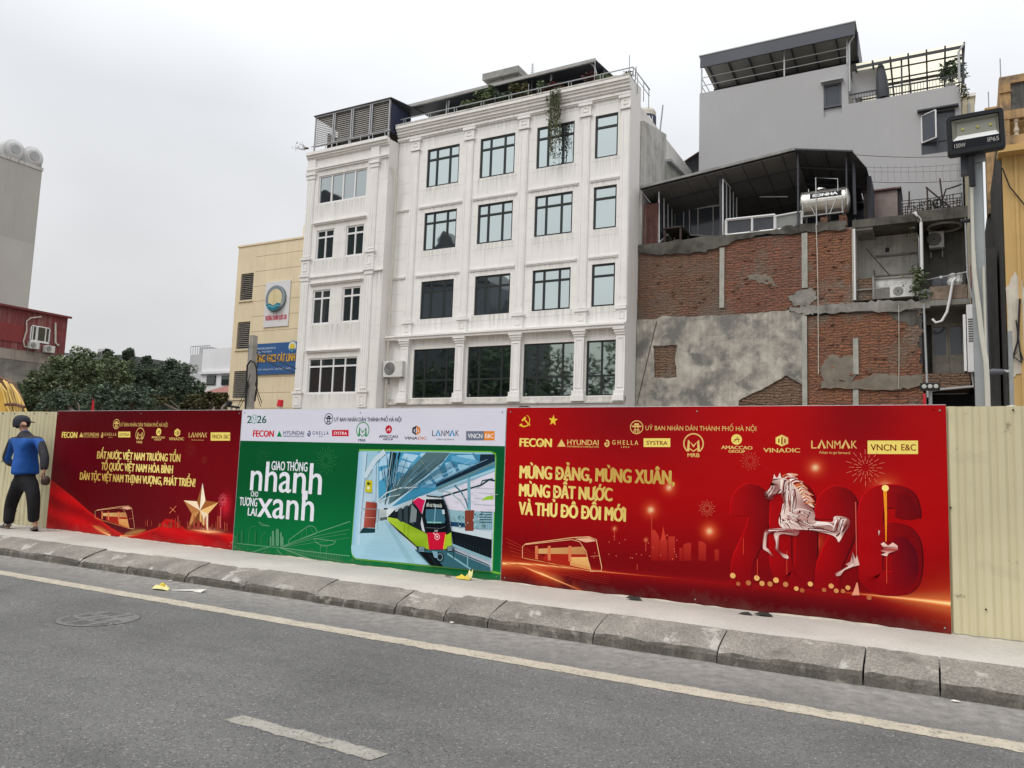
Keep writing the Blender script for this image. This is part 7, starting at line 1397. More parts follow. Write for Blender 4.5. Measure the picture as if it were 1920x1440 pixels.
# ================================================================== left side: rendered tower, maroon shed, tanks
TX = -52.0
tw_ = thing('rendered_tower', (TX, 24, 0), 'tall windowless grey rendered tower block at the far left', 'building')
far_ = atX(79, 321, TX); fb = atX(55, 575, TX); TZ = far_.z
m = MB(); ys = [2, 8, 14, 20, far_.y]
m.box(TX-12, TX, 2, far_.y, 0, TZ); part(m, 'wall', TOWERW, tw_)
zb = atX(40, 452, TX).z; part(MB().box(TX-11, TX+.02, 2.1, far_.y-.05, 0, zb), 'lower_wall', surf('tower_lower_render', (.455, .448, .42), .9, .10, .16, .1), tw_)
part(MB().box(TX-12.1, TX+.05, 1.9, far_.y+.05, TZ+.002, TZ+.22), 'parapet', GREYC, tw_)
TANKW = surf('pale_tank', (.50, .50, .50), .45, .08, 2, .2, metal=.3)
for px, py, lab in ((22, 293, 'pale rooftop tank on the tower, cut by the left edge of the view'), (57, 303, 'pale rooftop tank nearest the visible corner of the tower')):
    c = atX(px, py, TX-.9); t = thing('water_tank', (TX-.9, c.y, TZ+.25), lab, 'water tank', 'tanks on the tower roof')
    part(MB().lathe((TX-2.6, c.y, TZ+1.0), (1, 0, 0), ((0, .15), (.05, .45), (.2, .68), (.25, .72), (1.9, .72), (1.95, .68), (2.1, .45), (2.15, .15)), 24), 'barrel', TANKW, t)
    part(MB().lathe((TX-.448, c.y, TZ+1.0), (1, 0, 0), ((0, .30), (.012, .30), (.013, .25)), 20), 'end_ring', surf('tank_end', (.34, .35, .36), .5, .1, 4), t); part(MB().box(TX-2.4, TX-.6, c.y-.6, c.y-.5, TZ+.22, TZ+.9).box(TX-2.4, TX-.6, c.y+.5, c.y+.6, TZ+.22, TZ+.9), 'stand', GALV, t)
SX = -45.0
sh_ = thing('maroon_shed_house', (SX, 22, 0), 'maroon sheet metal storey on a stained wall, two air conditioners below its window', 'building')
rt = atX(127, 600, SX); rbm = atX(122, 668, SX); YE = rt.y; zt0 = atX(0, 573, SX).z; ZTOP = atX(105, 592, SX).z
yb = atX(105, 592, SX).y; zr2 = atX(0, 634, SX).z
ZB = rbm.z
m = MB(); m.box(SX-9, SX, 6, YE, ZB, ZTOP); part(m, 'sheet_wall', RED, sh_)
part(MB().box(SX-8.9, SX+.05, 6, atX(46, 600, SX).y, atX(20, 640, SX).z, atX(20, 607, SX).z), 'red_panel', surf('red_panel', (.23, .04, .042), .6, .12, 1, .2), sh_)
part(MB().slab((SX+.25, 5.9, ZTOP), (SX+.25, YE+.1, ZTOP-.05), (SX-9, YE+.1, ZTOP+.9), (SX-9, 5.9, ZTOP+.9), (0, 0, .12)), 'roof', surf('maroon_roof', (.17, .035, .038), .55, .15, 1, .3), sh_)
part(MB().box(SX-9, SX-.05, 6, YE-.05, 0, ZB-.002), 'stained_wall', surf('mottled_wall', (.30, .28, .25), .92, .25, .5, .5, (.12, .115, .10), ((.13, .125, .115), .48, .62, .6, .8)), sh_)
part(MB().box(SX-9, SX-.02, 6, atX(105, 640, SX).y, ZB-.6, atX(20, 640, SX).z), 'concrete_band', surf('band_render', (.32, .28, .245), .9, .2, 1.2, .5), sh_)
w0, w1 = atX(54, 643, SX), atX(94, 612, SX); y0, y1, z0, z1 = w0.y, w1.y, atX(75, 641, SX).z, atX(75, 612, SX).z
fr = MB().box(SX, SX+.07, y0, y0+.05, z0, z1).box(SX, SX+.07, y1-.05, y1, z0, z1).box(SX, SX+.07, y0, y1, z0-.06, z0+.05).box(SX, SX+.07, y0, y1, z1-.06, z1)
for q in (.12, .3, .36, .78): fr.box(SX+.002, SX+.066, y0+(y1-y0)*q-.025, y0+(y1-y0)*q+.025, z0+.05, z1-.06)
wf = part(fr, 'window', ALU, sh_); part(MB().quad((SX+.03, y0, z0), (SX+.03, y1, z0), (SX+.03, y1, z1), (SX+.03, y0, z1)), 'pane', GLASS_DARK, wf)
m = MB(); p = [atX(*q, SX+.12) for q in ((78, 594), (58, 596), (50, 602), (50, 620), (44, 640), (46, 650), (58, 652))]; m.tube(p, .04, 6); p = [atX(*q, SX+.1) for q in ((104, 605), (104, 643), (110, 648))]; m.tube(p, .05, 6); part(m, 'pipe', PVC, sh_)
for px, py, lab in ((64, 654, 'air conditioner under the maroon shed window, nearer the pipe loop'), (93, 661, 'air conditioner under the maroon shed, below the downpipe')):
    c = atX(px, py, SX+.3); u = atX(px+9, py, SX+.3).y-atX(px-9, py, SX+.3).y; ac_unit(SX+.35, c.y, c.z, u, u*.72, lab, face='+x')
# far background
def far_box(name, label, px0, px1, pyt, Y, mat, cat='building', depth=8, z0=0):
    a, b = atY(px0, pyt, Y), atY(px1, pyt, Y); t = thing(name, ((a.x+b.x)/2, Y, 0), label, cat); part(MB().box(a.x, b.x, Y, Y+depth, z0, (a.z+b.z)/2), 'wall', mat, t); return t, a, b
FARW = surf('far_white_wall', (.72, .72, .73), .85, .05, .3, .1); FARG = surf('far_grey_wall', (.42, .43, .45), .9, .08, .2)
t, a, b = far_box('white_house', 'distant plain white house left of the yellow school with small dark windows', 381, 440, 653, 62, FARW)
z = atY(400, 699, 62).z; part(MB().box(a.x-.05, b.x, 61.7, 61.99, z-.15, z+.15), 'ledge', FARW, t)
for px in (396, 424): c = atY(px, 713, 61.95); f = part(MB().box(c.x-.75, c.x+.75, 61.9, 61.98, c.z-.55, c.z+.55), 'window', BLACKF, t); part(MB().box(c.x-.65, c.x+.65, 61.88, 61.899, c.z-.45, c.z+.45), 'pane', GLASS_DARK, f)
t, a, b = far_box('grey_block', 'distant pale grey tower block with roof rails behind the white house', 357, 392, 664, 95, FARG); m = MB()
for k in range(9): x = a.x+(b.x-a.x)*k/8; m.tube([(x, 95, a.z), (x, 95, a.z+1.4)], .06, 4)
m.tube([(a.x, 95, a.z+1.4), (b.x, 95, a.z+1.4)], .07, 4); part(m, 'roof_rail', GALV, t); c = atY(383, 655, 97); part(MB().box(c.x-1.3, c.x+1.6, 97, 99, a.z, c.z+.4), 'roof_hut', FARG, t)
t, a, b = far_box('slim_tower', 'distant slim grey tower rising above the trees', 184, 196, 654, 150, FARG, depth=3); m = MB()
for k in range(3): m.box(a.x+.3+k*.9, a.x+.8+k*.9, 149.9, 149.99, a.z-3, a.z-1)
part(m, 'window', DARKIN, t)
t, a, b = far_box('dark_roof_house', 'low grey roofed house behind the trees beside the maroon shed', 118, 230, 668, 48, surf('grey_green_roof', (.11, .125, .12), .8, .15, .4))
a2, b2_ = atY(120, 661, 47.5), atY(215, 672, 47.5); part(MB().slab((a2.x, 47.5, a2.z-.3), (b2_.x, 47.5, b2_.z-.3), (b2_.x, 52, b2_.z-.2), (a2.x, 52, a2.z-.2), (0, 0, .3)), 'roof', surf('dull_roof', (.12, .14, .135), .8, .15, .4), t)
t = thing('red_roof_house', atY(385, 735, 52), 'distant house with a dull red tiled roof behind the dry tree', 'building'); a, b, c = atY(366, 738, 52), atY(395, 720, 52), atY(425, 745, 52)
part(MB().box(a.x, c.x, 52.3, 58, 0, a.z), 'wall', surf('brown_wall', (.30, .26, .22), .9, .2, .5), t); part(MB().slab((a.x-.3, 52, a.z-.3), (c.x+.3, 52, a.z-.3), (b.x+1, 55, b.z), (a.x+.6, 55, b.z), (0, 0, .15)), 'roof', surf('red_tiles', (.26, .115, .095), .85, .2, 2), t)

# ================================================================== trees on the far side of the site
rt_ = random.Random(5)
def tree(name, label, Y, trunk_px, blobs, n, size, mat, cat='tree', group='trees beyond the hoarding'):
    b0 = atY(trunk_px, 770, Y); kk = (b0-Vector((0, 0, CAM_H))).dot(_f)/1452; t = thing(name, (b0.x, Y, 0), label, cat, group); m = MB(); tr = MB(); tops = []
    for px, py, rx, rz in blobs:
        c = atY(px, py, Y); k = kk*1.05; R_ = (rx*k, max(rx, rz)*k*.7, rz*k); tops.append((c, R_))
        for _ in range(n):
            u = Vector((rt_.gauss(0, .55), rt_.gauss(0, .55), rt_.gauss(0, .55))); u = u if u.length < 1 else u.normalized()*rt_.uniform(.75, 1.18)
            cc = Vector((c.x+u.x*R_[0], c.y+u.y*R_[1], c.z+u.z*R_[2])); s = rt_.choice((.16, .22, .30, .36))*min(R_)
            leaves(cc, (s, s, s*.75), 46, size*rt_.uniform(.7, 1.1), rt_, m, flat=.6, droop=.15)
    part(m, 'crown', mat, t)
    base = Vector((b0.x, Y, 0)); cz = min(c.z for c, _ in tops); fork = Vector((b0.x+.1, Y, max(1.0, cz-1.0)*.75)); tr.tube([base, base.lerp(fork, .5)+Vector((.08, 0, 0)), fork], [.26, .21, .18], 10)
    for c, R_ in tops:
        mid = fork.lerp(c, .5)+Vector((rt_.uniform(-.2, .2), 0, .2)); tr.tube([fork, mid, c], [.14, .09, .04], 7)
        for _ in range(3): q = Vector((c.x+rt_.uniform(-.7, .7)*R_[0], c.y+rt_.uniform(-.7, .7)*R_[1], c.z+rt_.uniform(-.2, .8)*R_[2])); tr.tube([mid, mid.lerp(q, .6)+Vector((0, 0, .1)), q], [.06, .04, .015], 5)
    part(tr, 'trunk', BARK, t); return t
tree('broadleaf_tree', 'olive green broadleaf tree in front of the maroon shed wall', 24, 150, [(75, 728, 34, 32), (110, 700, 40, 34), (165, 690, 44, 34), (215, 705, 36, 34), (150, 745, 70, 34), (60, 752, 38, 24), (42, 738, 24, 24), (25, 758, 22, 14)], 80, .10, LEAF_M)
tree('low_bluish_tree', 'low bluish green tree just above the dark red banner', 20, 190, [(110, 755, 46, 22), (195, 748, 52, 26), (255, 752, 40, 24)], 70, .09, LEAF_D)  # dark bluish green is its own leaf colour
tree('tall_dark_tree', 'dark green round topped tree with sprouting shoots on its crown', 38, 290, [(240, 706, 36, 32), (280, 700, 36, 26), (320, 706, 38, 28), (345, 720, 32, 32), (270, 735, 50, 34), (335, 742, 50, 30), (366, 745, 18, 22), (202, 664, 9, 8), (240, 664, 11, 10), (276, 676, 10, 9), (322, 682, 10, 8)], 78, .12, LEAF_D)
tree('dry_tree', 'sparse yellowish tree between the dark tree and the yellow school', 33, 390, [(400, 745, 24, 16), (378, 752, 24, 16), (418, 754, 18, 16), (360, 758, 24, 14), (300, 752, 30, 12)], 20, .15, LEAF_S)

# ================================================================== things rising over the hoarding
YEL = surf('machine_yellow', (.56, .34, .06), .45, .15, 1.5, .2); YELH = surf('yellow_hose', (.66, .45, .13), .5, .12, 3)
ex = thing('yellow_drill_rig', atY(15, 760, 13), 'yellow construction machine arm with a bundle of yellow hoses behind the fence', 'machine')
EY = 13.0; H = lambda x, y, d=0: tuple(atY(x/8.727, 640+y/8.727, EY-d))
m = MB(); pts = [atY(x, y, EY) for x, y in ((-60, 800), (-60, 715), (-8, 716), (4, 730), (10, 752), (14, 775), (18, 800))]; m.plate([(p.x, p.z) for p in pts], EY, EY+.5); part(m, 'boom', YEL, ex, bevel=.02)
part(MB().plate([(p.x, p.z) for p in [atY(x, y, EY+.1) for x, y in ((-10, 712), (3, 708), (14, 716), (26, 742), (36, 775), (38, 800), (10, 800))]], EY+.1, EY+.35), 'boom_plate', surf('dark_brown_plate', (.10, .055, .03), .6, .3, 3), ex)  # dark brown plate just behind the boom and hoses
for k, l in enumerate(([(0, 720), (60, 850), (100, 1020), (160, 1170), (175, 1400)], [(0, 690), (110, 830), (150, 1020), (200, 1170), (215, 1400)], [(60, 640), (130, 760), (200, 1000), (235, 1100), (250, 1170), (260, 1400)], [(90, 640), (190, 830), (240, 1000), (290, 1170), (300, 1400)], [(170, 700), (240, 820), (290, 1000), (330, 1170), (345, 1400)], [(180, 705), (280, 850), (330, 1010), (345, 1180), (360, 1400)], [(190, 710), (310, 880), (370, 1010), (400, 1080), (435, 1170), (460, 1400)])):
    part(MB().tube([H(x, y, .10+.05*(k % 3)) for x, y in l], .028, 8), 'hose', YELH, ex)
m = MB(); m.tube([H(90, 1035, .26), H(230, 1030, .28), H(350, 1060, .26), H(400, 1075, .26)], .045, 6); m.tube([H(0, 600, .1), H(60, 625, .1), H(100, 655, .1)], .05, 6); part(m, 'hose_clamp', surf('rusty_clamp', (.12, .05, .03), .7, .3, 4), ex)
# red pennants
FLAGR = surf('red_flag_cloth', (.50, .02, .035), .8, .15, 6)
for (px0, px1, pyt, lab, Yf) in ((170, 177, 747, 'small red flag tip above the dark red banner', 10.5), (1728, 1736, 737, 'small red flag tip above the bright red banner near the black lamp', 10.5)):
    a = atY(px0, 775, Yf); b = atY(px1, 775, Yf); c = atY((px0+px1)/2+1, pyt, Yf); t = thing('red_flag', (a.x, Yf, 1.5), lab, 'flag', 'red flags behind the hoarding')
    m = MB(); m.add([(a.x-.02, Yf, 1.5), (a.x+.04, Yf-.05, 1.5), (b.x, Yf+.02, 1.5), (c.x-.01, Yf, c.z), (c.x+.012, Yf-.02, c.z-.01), (c.x+.015, Yf+.02, c.z-.06)], [(0, 1, 4, 3), (1, 2, 5, 4), (0, 3, 5, 2)]); part(m, 'cloth', FLAGR, t); part(MB().tube([(c.x+.012, Yf+.03, 0), (c.x+.012, Yf+.03, c.z)], .012, 6), 'pole', BARK, t)
# concrete utility pole with cables
UY = 14.0; a, b = atY(470, 765, UY), atY(476, 629, UY)
up = thing('utility_pole', (a.x, UY, 0), 'short square concrete utility pole with looped black cables behind the middle banner', 'utility pole')
wx = .085; part(MB().hexa([(a.x-wx*1.2, UY-.1, 0), (a.x+wx*1.2, UY-.1, 0), (a.x+wx*1.2, UY+.1, 0), (a.x-wx*1.2, UY+.1, 0)], [(b.x-wx*.75, UY-.08, b.z), (b.x+wx*.75, UY-.08, b.z), (b.x+wx*.75, UY+.08, b.z), (b.x-wx*.75, UY+.08, b.z)]), 'shaft', surf('pole_concrete', (.30, .285, .25), .9, .2, 3, .5), up, bevel=.01)
U = lambda x, y, d=.15: tuple(atY(340+x/4, 420+y/4, UY-d)); m = MB()
for l, r in (([(480, 1390), (488, 1200), (495, 1060), (520, 1025), (550, 1040), (565, 1090), (568, 1200), (550, 1330)], .022), ([(565, 960), (580, 1000), (565, 1100), (560, 1220), (600, 1330)], .012), ([(480, 1390), (490, 1280), (500, 1180)], .02), ([(570, 945), (700, 1010), (860, 1085)], .012), ([(575, 985), (700, 1060), (850, 1115)], .012), ([(560, 1180), (575, 1260), (605, 1345)], .01), ([(555, 1190), (570, 1290), (596, 1368)], .01), ([(415, 1390), (470, 1270), (500, 1180), (520, 1120)], .008), ([(430, 1395), (480, 1290), (510, 1200)], .008)):
    m.tube([U(*p) for p in l], r, 6)
part(m, 'cable', RUBBER, up)
def small_flood(px, py, Y, label, w=.30, h=.12, tilt=0, group='small floodlights on the site'):
    c = atY(px, py, Y); t = thing('small_floodlight', tuple(c), label, 'floodlight', group); ca, sa = math.cos(tilt), math.sin(tilt)
    def q(u, d, v): return (c.x+u*ca-v*sa, c.y+d, c.z+u*sa+v*ca)
    m = MB(); m.hexa([q(-w/2, -.04, -h/2), q(w/2, -.04, -h/2), q(w/2, .05, -h/2), q(-w/2, .05, -h/2)], [q(-w/2, -.04, h/2), q(w/2, -.04, h/2), q(w/2, .05, h/2), q(-w/2, .05, h/2)]); part(m, 'housing', RUBBER, t, bevel=.008); part(MB().tube([q(0, .06, -h/2), (c.x, c.y+.06, 0)], .02, 6), 'bracket', GALV, t); return t, q
t, q = small_flood(1744, 725, 11, 'small black floodlight with three round lenses above the bright red banner', .22, .095)
for u in (-.065, 0, .065): part(MB().lathe(q(u, -.042, .0), (0, -1, 0), ((0, .026), (.008, .026), (.010, .018)), 14), 'lens', surf('pale_lens', (.45, .45, .42), .25, .05, 5), t)
small_flood(429, 757, 12, 'tilted dark floodlight left of the utility pole, the upper of two', .14, .08, .9); small_flood(440, 763, 12, 'flat dark floodlight left of the utility pole, the lower of two', .20, .05, -.1)
c = atY(525, 757, 12); bc = thing('red_beacon', (c.x, 12, 1.8), 'red warning beacon on a pale stub behind the middle banner', 'beacon'); part(MB().lathe((c.x, 12, c.z-.06), (.12, 0, 1), ((0, .062), (.01, .066), (.14, .058), (.15, .03)), 18), 'lens', surf('red_lens', (.55, .02, .03), .25, .08, 3), bc); part(MB().lathe((c.x-.01, 12, c.z-.16), (.12, 0, 1), ((0, .055), (.095, .055)), 14).tube([(c.x-.02, 12, 0), (c.x-.02, 12, c.z-.15)], .03, 8), 'base', CONC2, bc)
c = atY(1036, 764, 9); vv = thing('hoarding_bracket', (c.x, 9, 1.9), 'tiny dark clamp peeping over the bright red banner edge', 'bracket'); part(MB().box(c.x-.04, c.x+.04, 8.2, 8.26, 1.95, 2.075).box(c.x-.06, c.x+.06, 8.19, 8.27, 2.055, 2.07), 'clamp', RUBBER, vv)

# ------------------------------------------------------------------ steel column with the big floodlight
PY = 8.6; p0, p1_ = atY(1840, 760, PY), atY(1834, 296, PY)
sp = thing('steel_pole', (p0.x, PY, 0), 'tall grey steel column with pale conduits carrying the floodlight', 'pole'); px_ = .40
part(MB().box(px_-.055, px_+.055, PY-.055, PY-.045, 0, 4.62).box(px_-.055, px_+.055, PY+.045, PY+.055, 0, 4.62).box(px_-.005, px_+.005, PY-.0445, PY+.0445, 0, 4.62).box(px_+.056, px_+.062, PY-.06, PY+.06, 0, 4.62), 'column', GALV, sp)
part(MB().box(px_-.07, px_+.085, PY-.075, PY-.057, 4.46, 4.60), 'cap_plate', GALV, sp)
Qp = lambda x, y, d: tuple(atY(1540+x/5.053, 500+y/5.053, PY-d)); Qq = lambda x, y, d: tuple(atY(1540+x/5.053, 260+y/5.053, PY-d))
m = MB(); m.tube([Qq(1420, 200, .10), Qq(1430, 700, .10), Qq(1437, 1000, .10), Qp(1450, 50, .10), Qp(1490, 380, .10), Qp(1520, 650, .10), Qp(1560, 900, .11), Qp(1572, 1100, .11), Qp(1580, 1400, .11)], [.014, .014, .016, .02, .022, .022, .022, .022, .022], 8); m.tube([Qp(1535, 0, .09), Qp(1548, 400, .09), Qp(1560, 900, .09), Qp(1585, 1400, .09)], .012, 6); part(m, 'conduit', PVC, sp)
m = MB(); a = atY(1812, 310, PY-.02); m.box(a.x-.05, a.x+.05, PY-.08, PY+.02, a.z-.10, a.z+.12); part(m, 'control_box', SHEETGREY, sp); part(MB().tube([(px_-.14, PY-.02, 3.9), (px_-.02, PY-.02, 3.9)], .02, 6), 'box_arm', RUBBER, sp)
fl = thing('floodlight', (.41, PY-.2, 4.55), 'large black rectangular floodlight marked 150W and IP65 on the steel pole', 'floodlight')
FQ = lambda x, y, Y=PY-.22: atY(1580+x/5.538, 60+y/5.538, Y)
# local frame: origin at the face's lower left corner
O = FQ(1092, 1290); A = FQ(1700, 1190); B = FQ(1064, 880); ux = (A-O); W_ = ux.length; ux.normalize(); uz = (B-O); Hh = uz.length; uz = (uz-ux*uz.dot(ux)).normalized(); un = uz.cross(ux)*-1   # un points away from the viewer
if un.y < 0: un = -un
FP = lambda u, v, d: O+ux*(u*W_)+uz*(v*Hh)+un*d
def rrect(u0, u1, v0, v1, r, d, n=5):
    asp = W_/Hh; o = []
    for cu, cv, a0 in ((u1-r, v1-r*asp, 0), (u0+r, v1-r*asp, 90), (u0+r, v0+r*asp, 180), (u1-r, v0+r*asp, 270)):
        for k in range(n+1): t = R(a0+90*k/n); o.append(FP(cu+r*math.cos(t), cv+r*asp*math.sin(t), d))
    return o
def strip(m, A_, B_):
    n = len(A_); o = len(m.v); m.v += [tuple(p) for p in A_+B_]; m.c += [(1, 1, 1)]*2*n
    for k in range(n): m.f.append((o+k, o+(k+1) % n, o+n+(k+1) % n, o+n+k)); m.mi.append(m.m)
def cap_(m, A_): o = len(m.v); m.v += [tuple(p) for p in A_]; m.c += [(1, 1, 1)]*len(A_); m.f.append(tuple(range(o, o+len(A_)))); m.mi.append(m.m)
FLB = surf('floodlight_black', (.014, .015, .018), .45, .12, 4, spec=.18)
m = MB(); r0 = rrect(0, 1, 0, 1, .07, .02); r1 = rrect(.012, .988, .02, .98, .065, 0); r2 = rrect(.085, .915, .125, .885, .012, .0); r3 = rrect(.09, .91, .13, .88, .012, .012); bk_ = rrect(0, 1, 0, 1, .07, .08); b2 = rrect(.06, .94, .1, .9, .06, .12)
strip(m, r1, r2); strip(m, r0, r1); strip(m, r2, r3); strip(m, bk_, r0); strip(m, b2, bk_); cap_(m, b2); hous = part(m, 'housing', FLB, fl)
REFL = surf('reflector', (.25, .25, .21), .4, .06, 3, metal=.3); q4 = lambda u0, u1, v0, v1, d: [FP(u0, v0, d), FP(u1, v0, d), FP(u1, v1, d), FP(u0, v1, d)]
m = MB(); o_, i_ = q4(.10, .90, .36, .87, .014), q4(.19, .86, .50, .82, .055); strip(m, o_, i_); cap_(m, i_); part(m, 'reflector', REFL, fl); m = MB(); cap_(m, [FP(.10, .362, .0135), FP(.90, .362, .0135), FP(.86, .50, .052), FP(.19, .50, .052)]); part(m, 'reflector_sill', surf('bright_reflector', (.70, .71, .70), .3, .05, 3), fl)
m = MB(); cap_(m, q4(.092, .908, .132, .36, .010)); gp2 = part(m, 'lower_glass', glass('black_glass', (.008, .009, .014), .12, 0, .2), fl)
LED = surf('led_chip', (.42, .40, .10), .4, .2, 20)
for u in (.29, .55, .77): m = MB(); cc = FP(u, .655, .052); m.lathe(cc, -un, ((0, .014), (.006, .013), (.008, .005)), 12); part(m, 'led_chip', LED, fl)
m = MB()
for s_, u0, u1, v0, v1 in (('150W', .11, .32, .175, .275), ('IP65', .69, .89, .20, .30)):
    vs, fs = glyphs(s_, .015); wv = max(v[0] for v in vs); m.add([FP(u0+(u1-u0)*v[0]/wv, v0+(v1-v0)*v[1]/.70, .006) for v in vs], fs, lin(158, 156, 150))
part(m, 'lettering', PRINTM, gp2)
m = MB(); a = FP(.42, .0, .05); m.tube([a+Vector((0, 0, -.32)), a+Vector((0, .02, .02))], .028, 8); m.slab(FP(.34, -.02, .03), FP(.50, -.02, .03), FP(.50, -.02, .1), FP(.34, -.02, .1), (0, 0, .05)); part(m, 'mount', FLB, fl)

# ================================================================== litter
def crumple(name, loc, pts, col, label, h, cat='litter'):
    t = thing(name, loc, label, cat); m = MB(); r = random.Random(len(label)); n = len(pts); vs = [(loc[0]+x, loc[1]+y, loc[2]+.004+r.uniform(0, .015)) for x, y in pts]+[(loc[0]+x*.55+r.uniform(-.01, .01), loc[1]+y*.55, loc[2]+h*r.uniform(.35, 1)) for x, y in pts]+[(loc[0], loc[1], loc[2]+h*.5)]
    m.add(vs, [(i, (i+1) % n, n+(i+1) % n, n+i) for i in range(n)]+[(n+i, n+(i+1) % n, 2*n) for i in range(n)]); part(m, 'sheet', col, t); return t
YP = surf('yellow_paper', (.66, .50, .06), .6, .12, 30); YW = surf('pale_yellow_wrap', (.72, .66, .30), .6, .2, 25); WP = surf('white_scrap', (.62, .60, .54), .7, .15, 20)
c = atZ(302, 1106, ZR); t = crumple('snack_wrapper', (c.x, c.y, ZR), [(-.12, -.04), (-.04, -.05), (.08, -.04), (.12, .0), (.09, .05), (0, .04), (-.08, .05)], YW, 'crumpled yellow and white wrapper on the road near the kerb', .06)
part(MB().lathe((c.x+.01, c.y+.01, ZR+.035), (.2, -.3, 1), ((0, .03), (.025, .035), (.045, .015)), 7), 'yellow_lump', YP, t); m = MB(); m.slab((c.x+.15, c.y+.02, ZR+.01), (c.x+.42, c.y+.16, ZR+.012), (c.x+.50, c.y+.22, ZR+.03), (c.x+.40, c.y+.20, ZR+.02), (0, .01, .004)); m.slab((c.x+.40, c.y+.12, ZR+.006), (c.x+.52, c.y+.13, ZR+.006), (c.x+.5, c.y+.20, ZR+.03), (c.x+.42, c.y+.18, ZR+.02), (0, 0, .004)); part(m, 'white_tail', WP, t)
c = atZ(877, 1086, .005); c.y = min(c.y, 7.93); t = crumple('yellow_paper', (c.x, c.y, .006), [(-.13, -.02), (-.06, -.04), (.02, -.04), (.08, -.03), (.09, .02), (.05, .05), (-.03, .04), (-.10, .02)], YP, 'crumpled bright yellow paper on the pavement below the station picture', .07)
part(MB().add([(c.x, c.y, .04), (c.x+.05, c.y-.01, .09), (c.x+.04, c.y+.02, .125), (c.x+.075, c.y+.01, .10), (c.x+.095, c.y+.02, .14), (c.x+.10, c.y, .06), (c.x+.08, c.y-.02, .02)], [(0, 1, 6), (1, 2, 3), (1, 3, 6), (3, 4, 5), (3, 5, 6)]), 'standing_fold', YW, t)
for px, py, z, sz, lab, mt in ((319, 1090, ZR, .035, 'tiny white scrap against the kerb above the yellow wrapper', WP), (1190, 1125, .006, .09, 'dark flat scrap at the foot of the bright red banner', IRON2), (1398, 1153, .006, .07, 'small dark scrap at the foot of the red banner, under the numerals', IRON2), (1432, 1155, .006, .09, 'dark crumpled scrap at the foot of the red banner, further right', IRON2), (848, 1169, ZR, .03, 'white fleck in the gutter below the yellow paper', WP), (1792, 1317, ZR, .035, 'white fleck in the gutter near the cracked kerb', WP), (840, 1082, .006, .05, 'brown dry leaf beside the yellow paper', BARK)):
    c = atZ(px, py, z); c.y = min(c.y, 8.0); crumple('litter_scrap', (c.x, c.y, z), [(-sz, -sz*.3), (0, -sz*.5), (sz, -sz*.2), (sz*.7, sz*.4), (-sz*.5, sz*.4)], mt, lab, sz*.5)

# ================================================================== the man walking along the hoarding
PYY = 7.66
P4 = lambda x, y, d=0.0: Vector(atY(x/5.7625, 760+y/5.76, PYY+d))
pe = thing('person', (P4(230, 1340).x, PYY, 0), 'person in a blue and black jacket and dark cap walking past the fence', 'person')
def skin(name, chains, mat, parent, sub=2, post=None, mats=None):
    """grow one continuous surface round connected joints: chains of (key, position, radius or (rx, ry))"""
    vs, es, rr, idx = [], [], [], {}
    for ch in chains:
        prev = None
        for key, p, r in ch:
            if key not in idx: idx[key] = len(vs); vs.append(tuple(p)); rr.append(r if isinstance(r, tuple) else (r, r))
            if prev is not None: es.append((prev, idx[key]))
            prev = idx[key]
    me = bpy.data.meshes.new(name); me.from_pydata(vs, es, []); o = bpy.data.objects.new(name, me); COL.objects.link(o)
    sk = o.modifiers.new('skin', 'SKIN'); sk.branch_smoothing = .6; sk.use_smooth_shade = True
    sv = me.skin_vertices[0].data if me.skin_vertices else None
    if sv is None:
        import bmesh
        bm = bmesh.new(); bm.from_mesh(me); bm.verts.layers.skin.verify(); bm.to_mesh(me); bm.free(); sv = me.skin_vertices[0].data
    for k, r in enumerate(rr): sv[k].radius = r
    sv[0].use_root = True
    ss = o.modifiers.new('sub', 'SUBSURF'); ss.levels = ss.render_levels = sub
    bpy.context.view_layer.update()
    ev = o.evaluated_get(bpy.context.evaluated_depsgraph_get()); nm = bpy.data.meshes.new_from_object(ev); nm.name = name
    bpy.data.objects.remove(o); bpy.data.meshes.remove(me)
    for m_ in (mats or [mat]): nm.materials.append(m_)
    if post:
        for pl_ in nm.polygons: pl_.material_index = post(pl_.center)
    for pl_ in nm.polygons: pl_.use_smooth = True
    ob = bpy.data.objects.new(name, nm); COL.objects.link(ob); ob.parent = parent; ob.matrix_parent_inverse = Matrix.Translation(-Vector(parent.location)); return ob
SKIN = surf('skin', (.36, .20, .135), .55, .06, 8, spec=.3); CLOTHB = surf('black_trousers', (.010, .010, .012), .9, .25, 5, bump=.2); JBLUE = surf('blue_jacket', (.012, .088, .35), .65, .12, 4, bump=1.0, bscale=7); JBLACK = surf('black_jacket_yoke', (.022, .022, .028), .7, .15, 4, bump=.7, bscale=9); CAPM = surf('dark_cap', (.026, .027, .036), .75, .12, 6); SANDAL = surf('grey_sandal', (.12, .10, .095), .8, .2, 8)
hd = P4(238, 190); nk = P4(262, 262); chest = P4(280, 400); waist = P4(275, 640); hip = P4(268, 760)
lk, la_, rk, ra_ = P4(128, 1040, .05), P4(88, 1275, .0), P4(352, 1030, -.06), P4(378, 1272, .02)
hands = P4(470, 735, -.05)
fing = []
for k in range(4):
    b_ = hands+Vector((-.028+.018*k, -.02+.004*k, -.05)); ln = (.036, .042, .040, .032)[k]; fing.append([('palm', hands, (.036, .024)), ('k%d' % k, b_, .011), ('m%d' % k, b_+Vector((.004, .018, -ln)), .010), ('t%d' % k, b_+Vector((.004, .045, -ln-.012)), .008)])
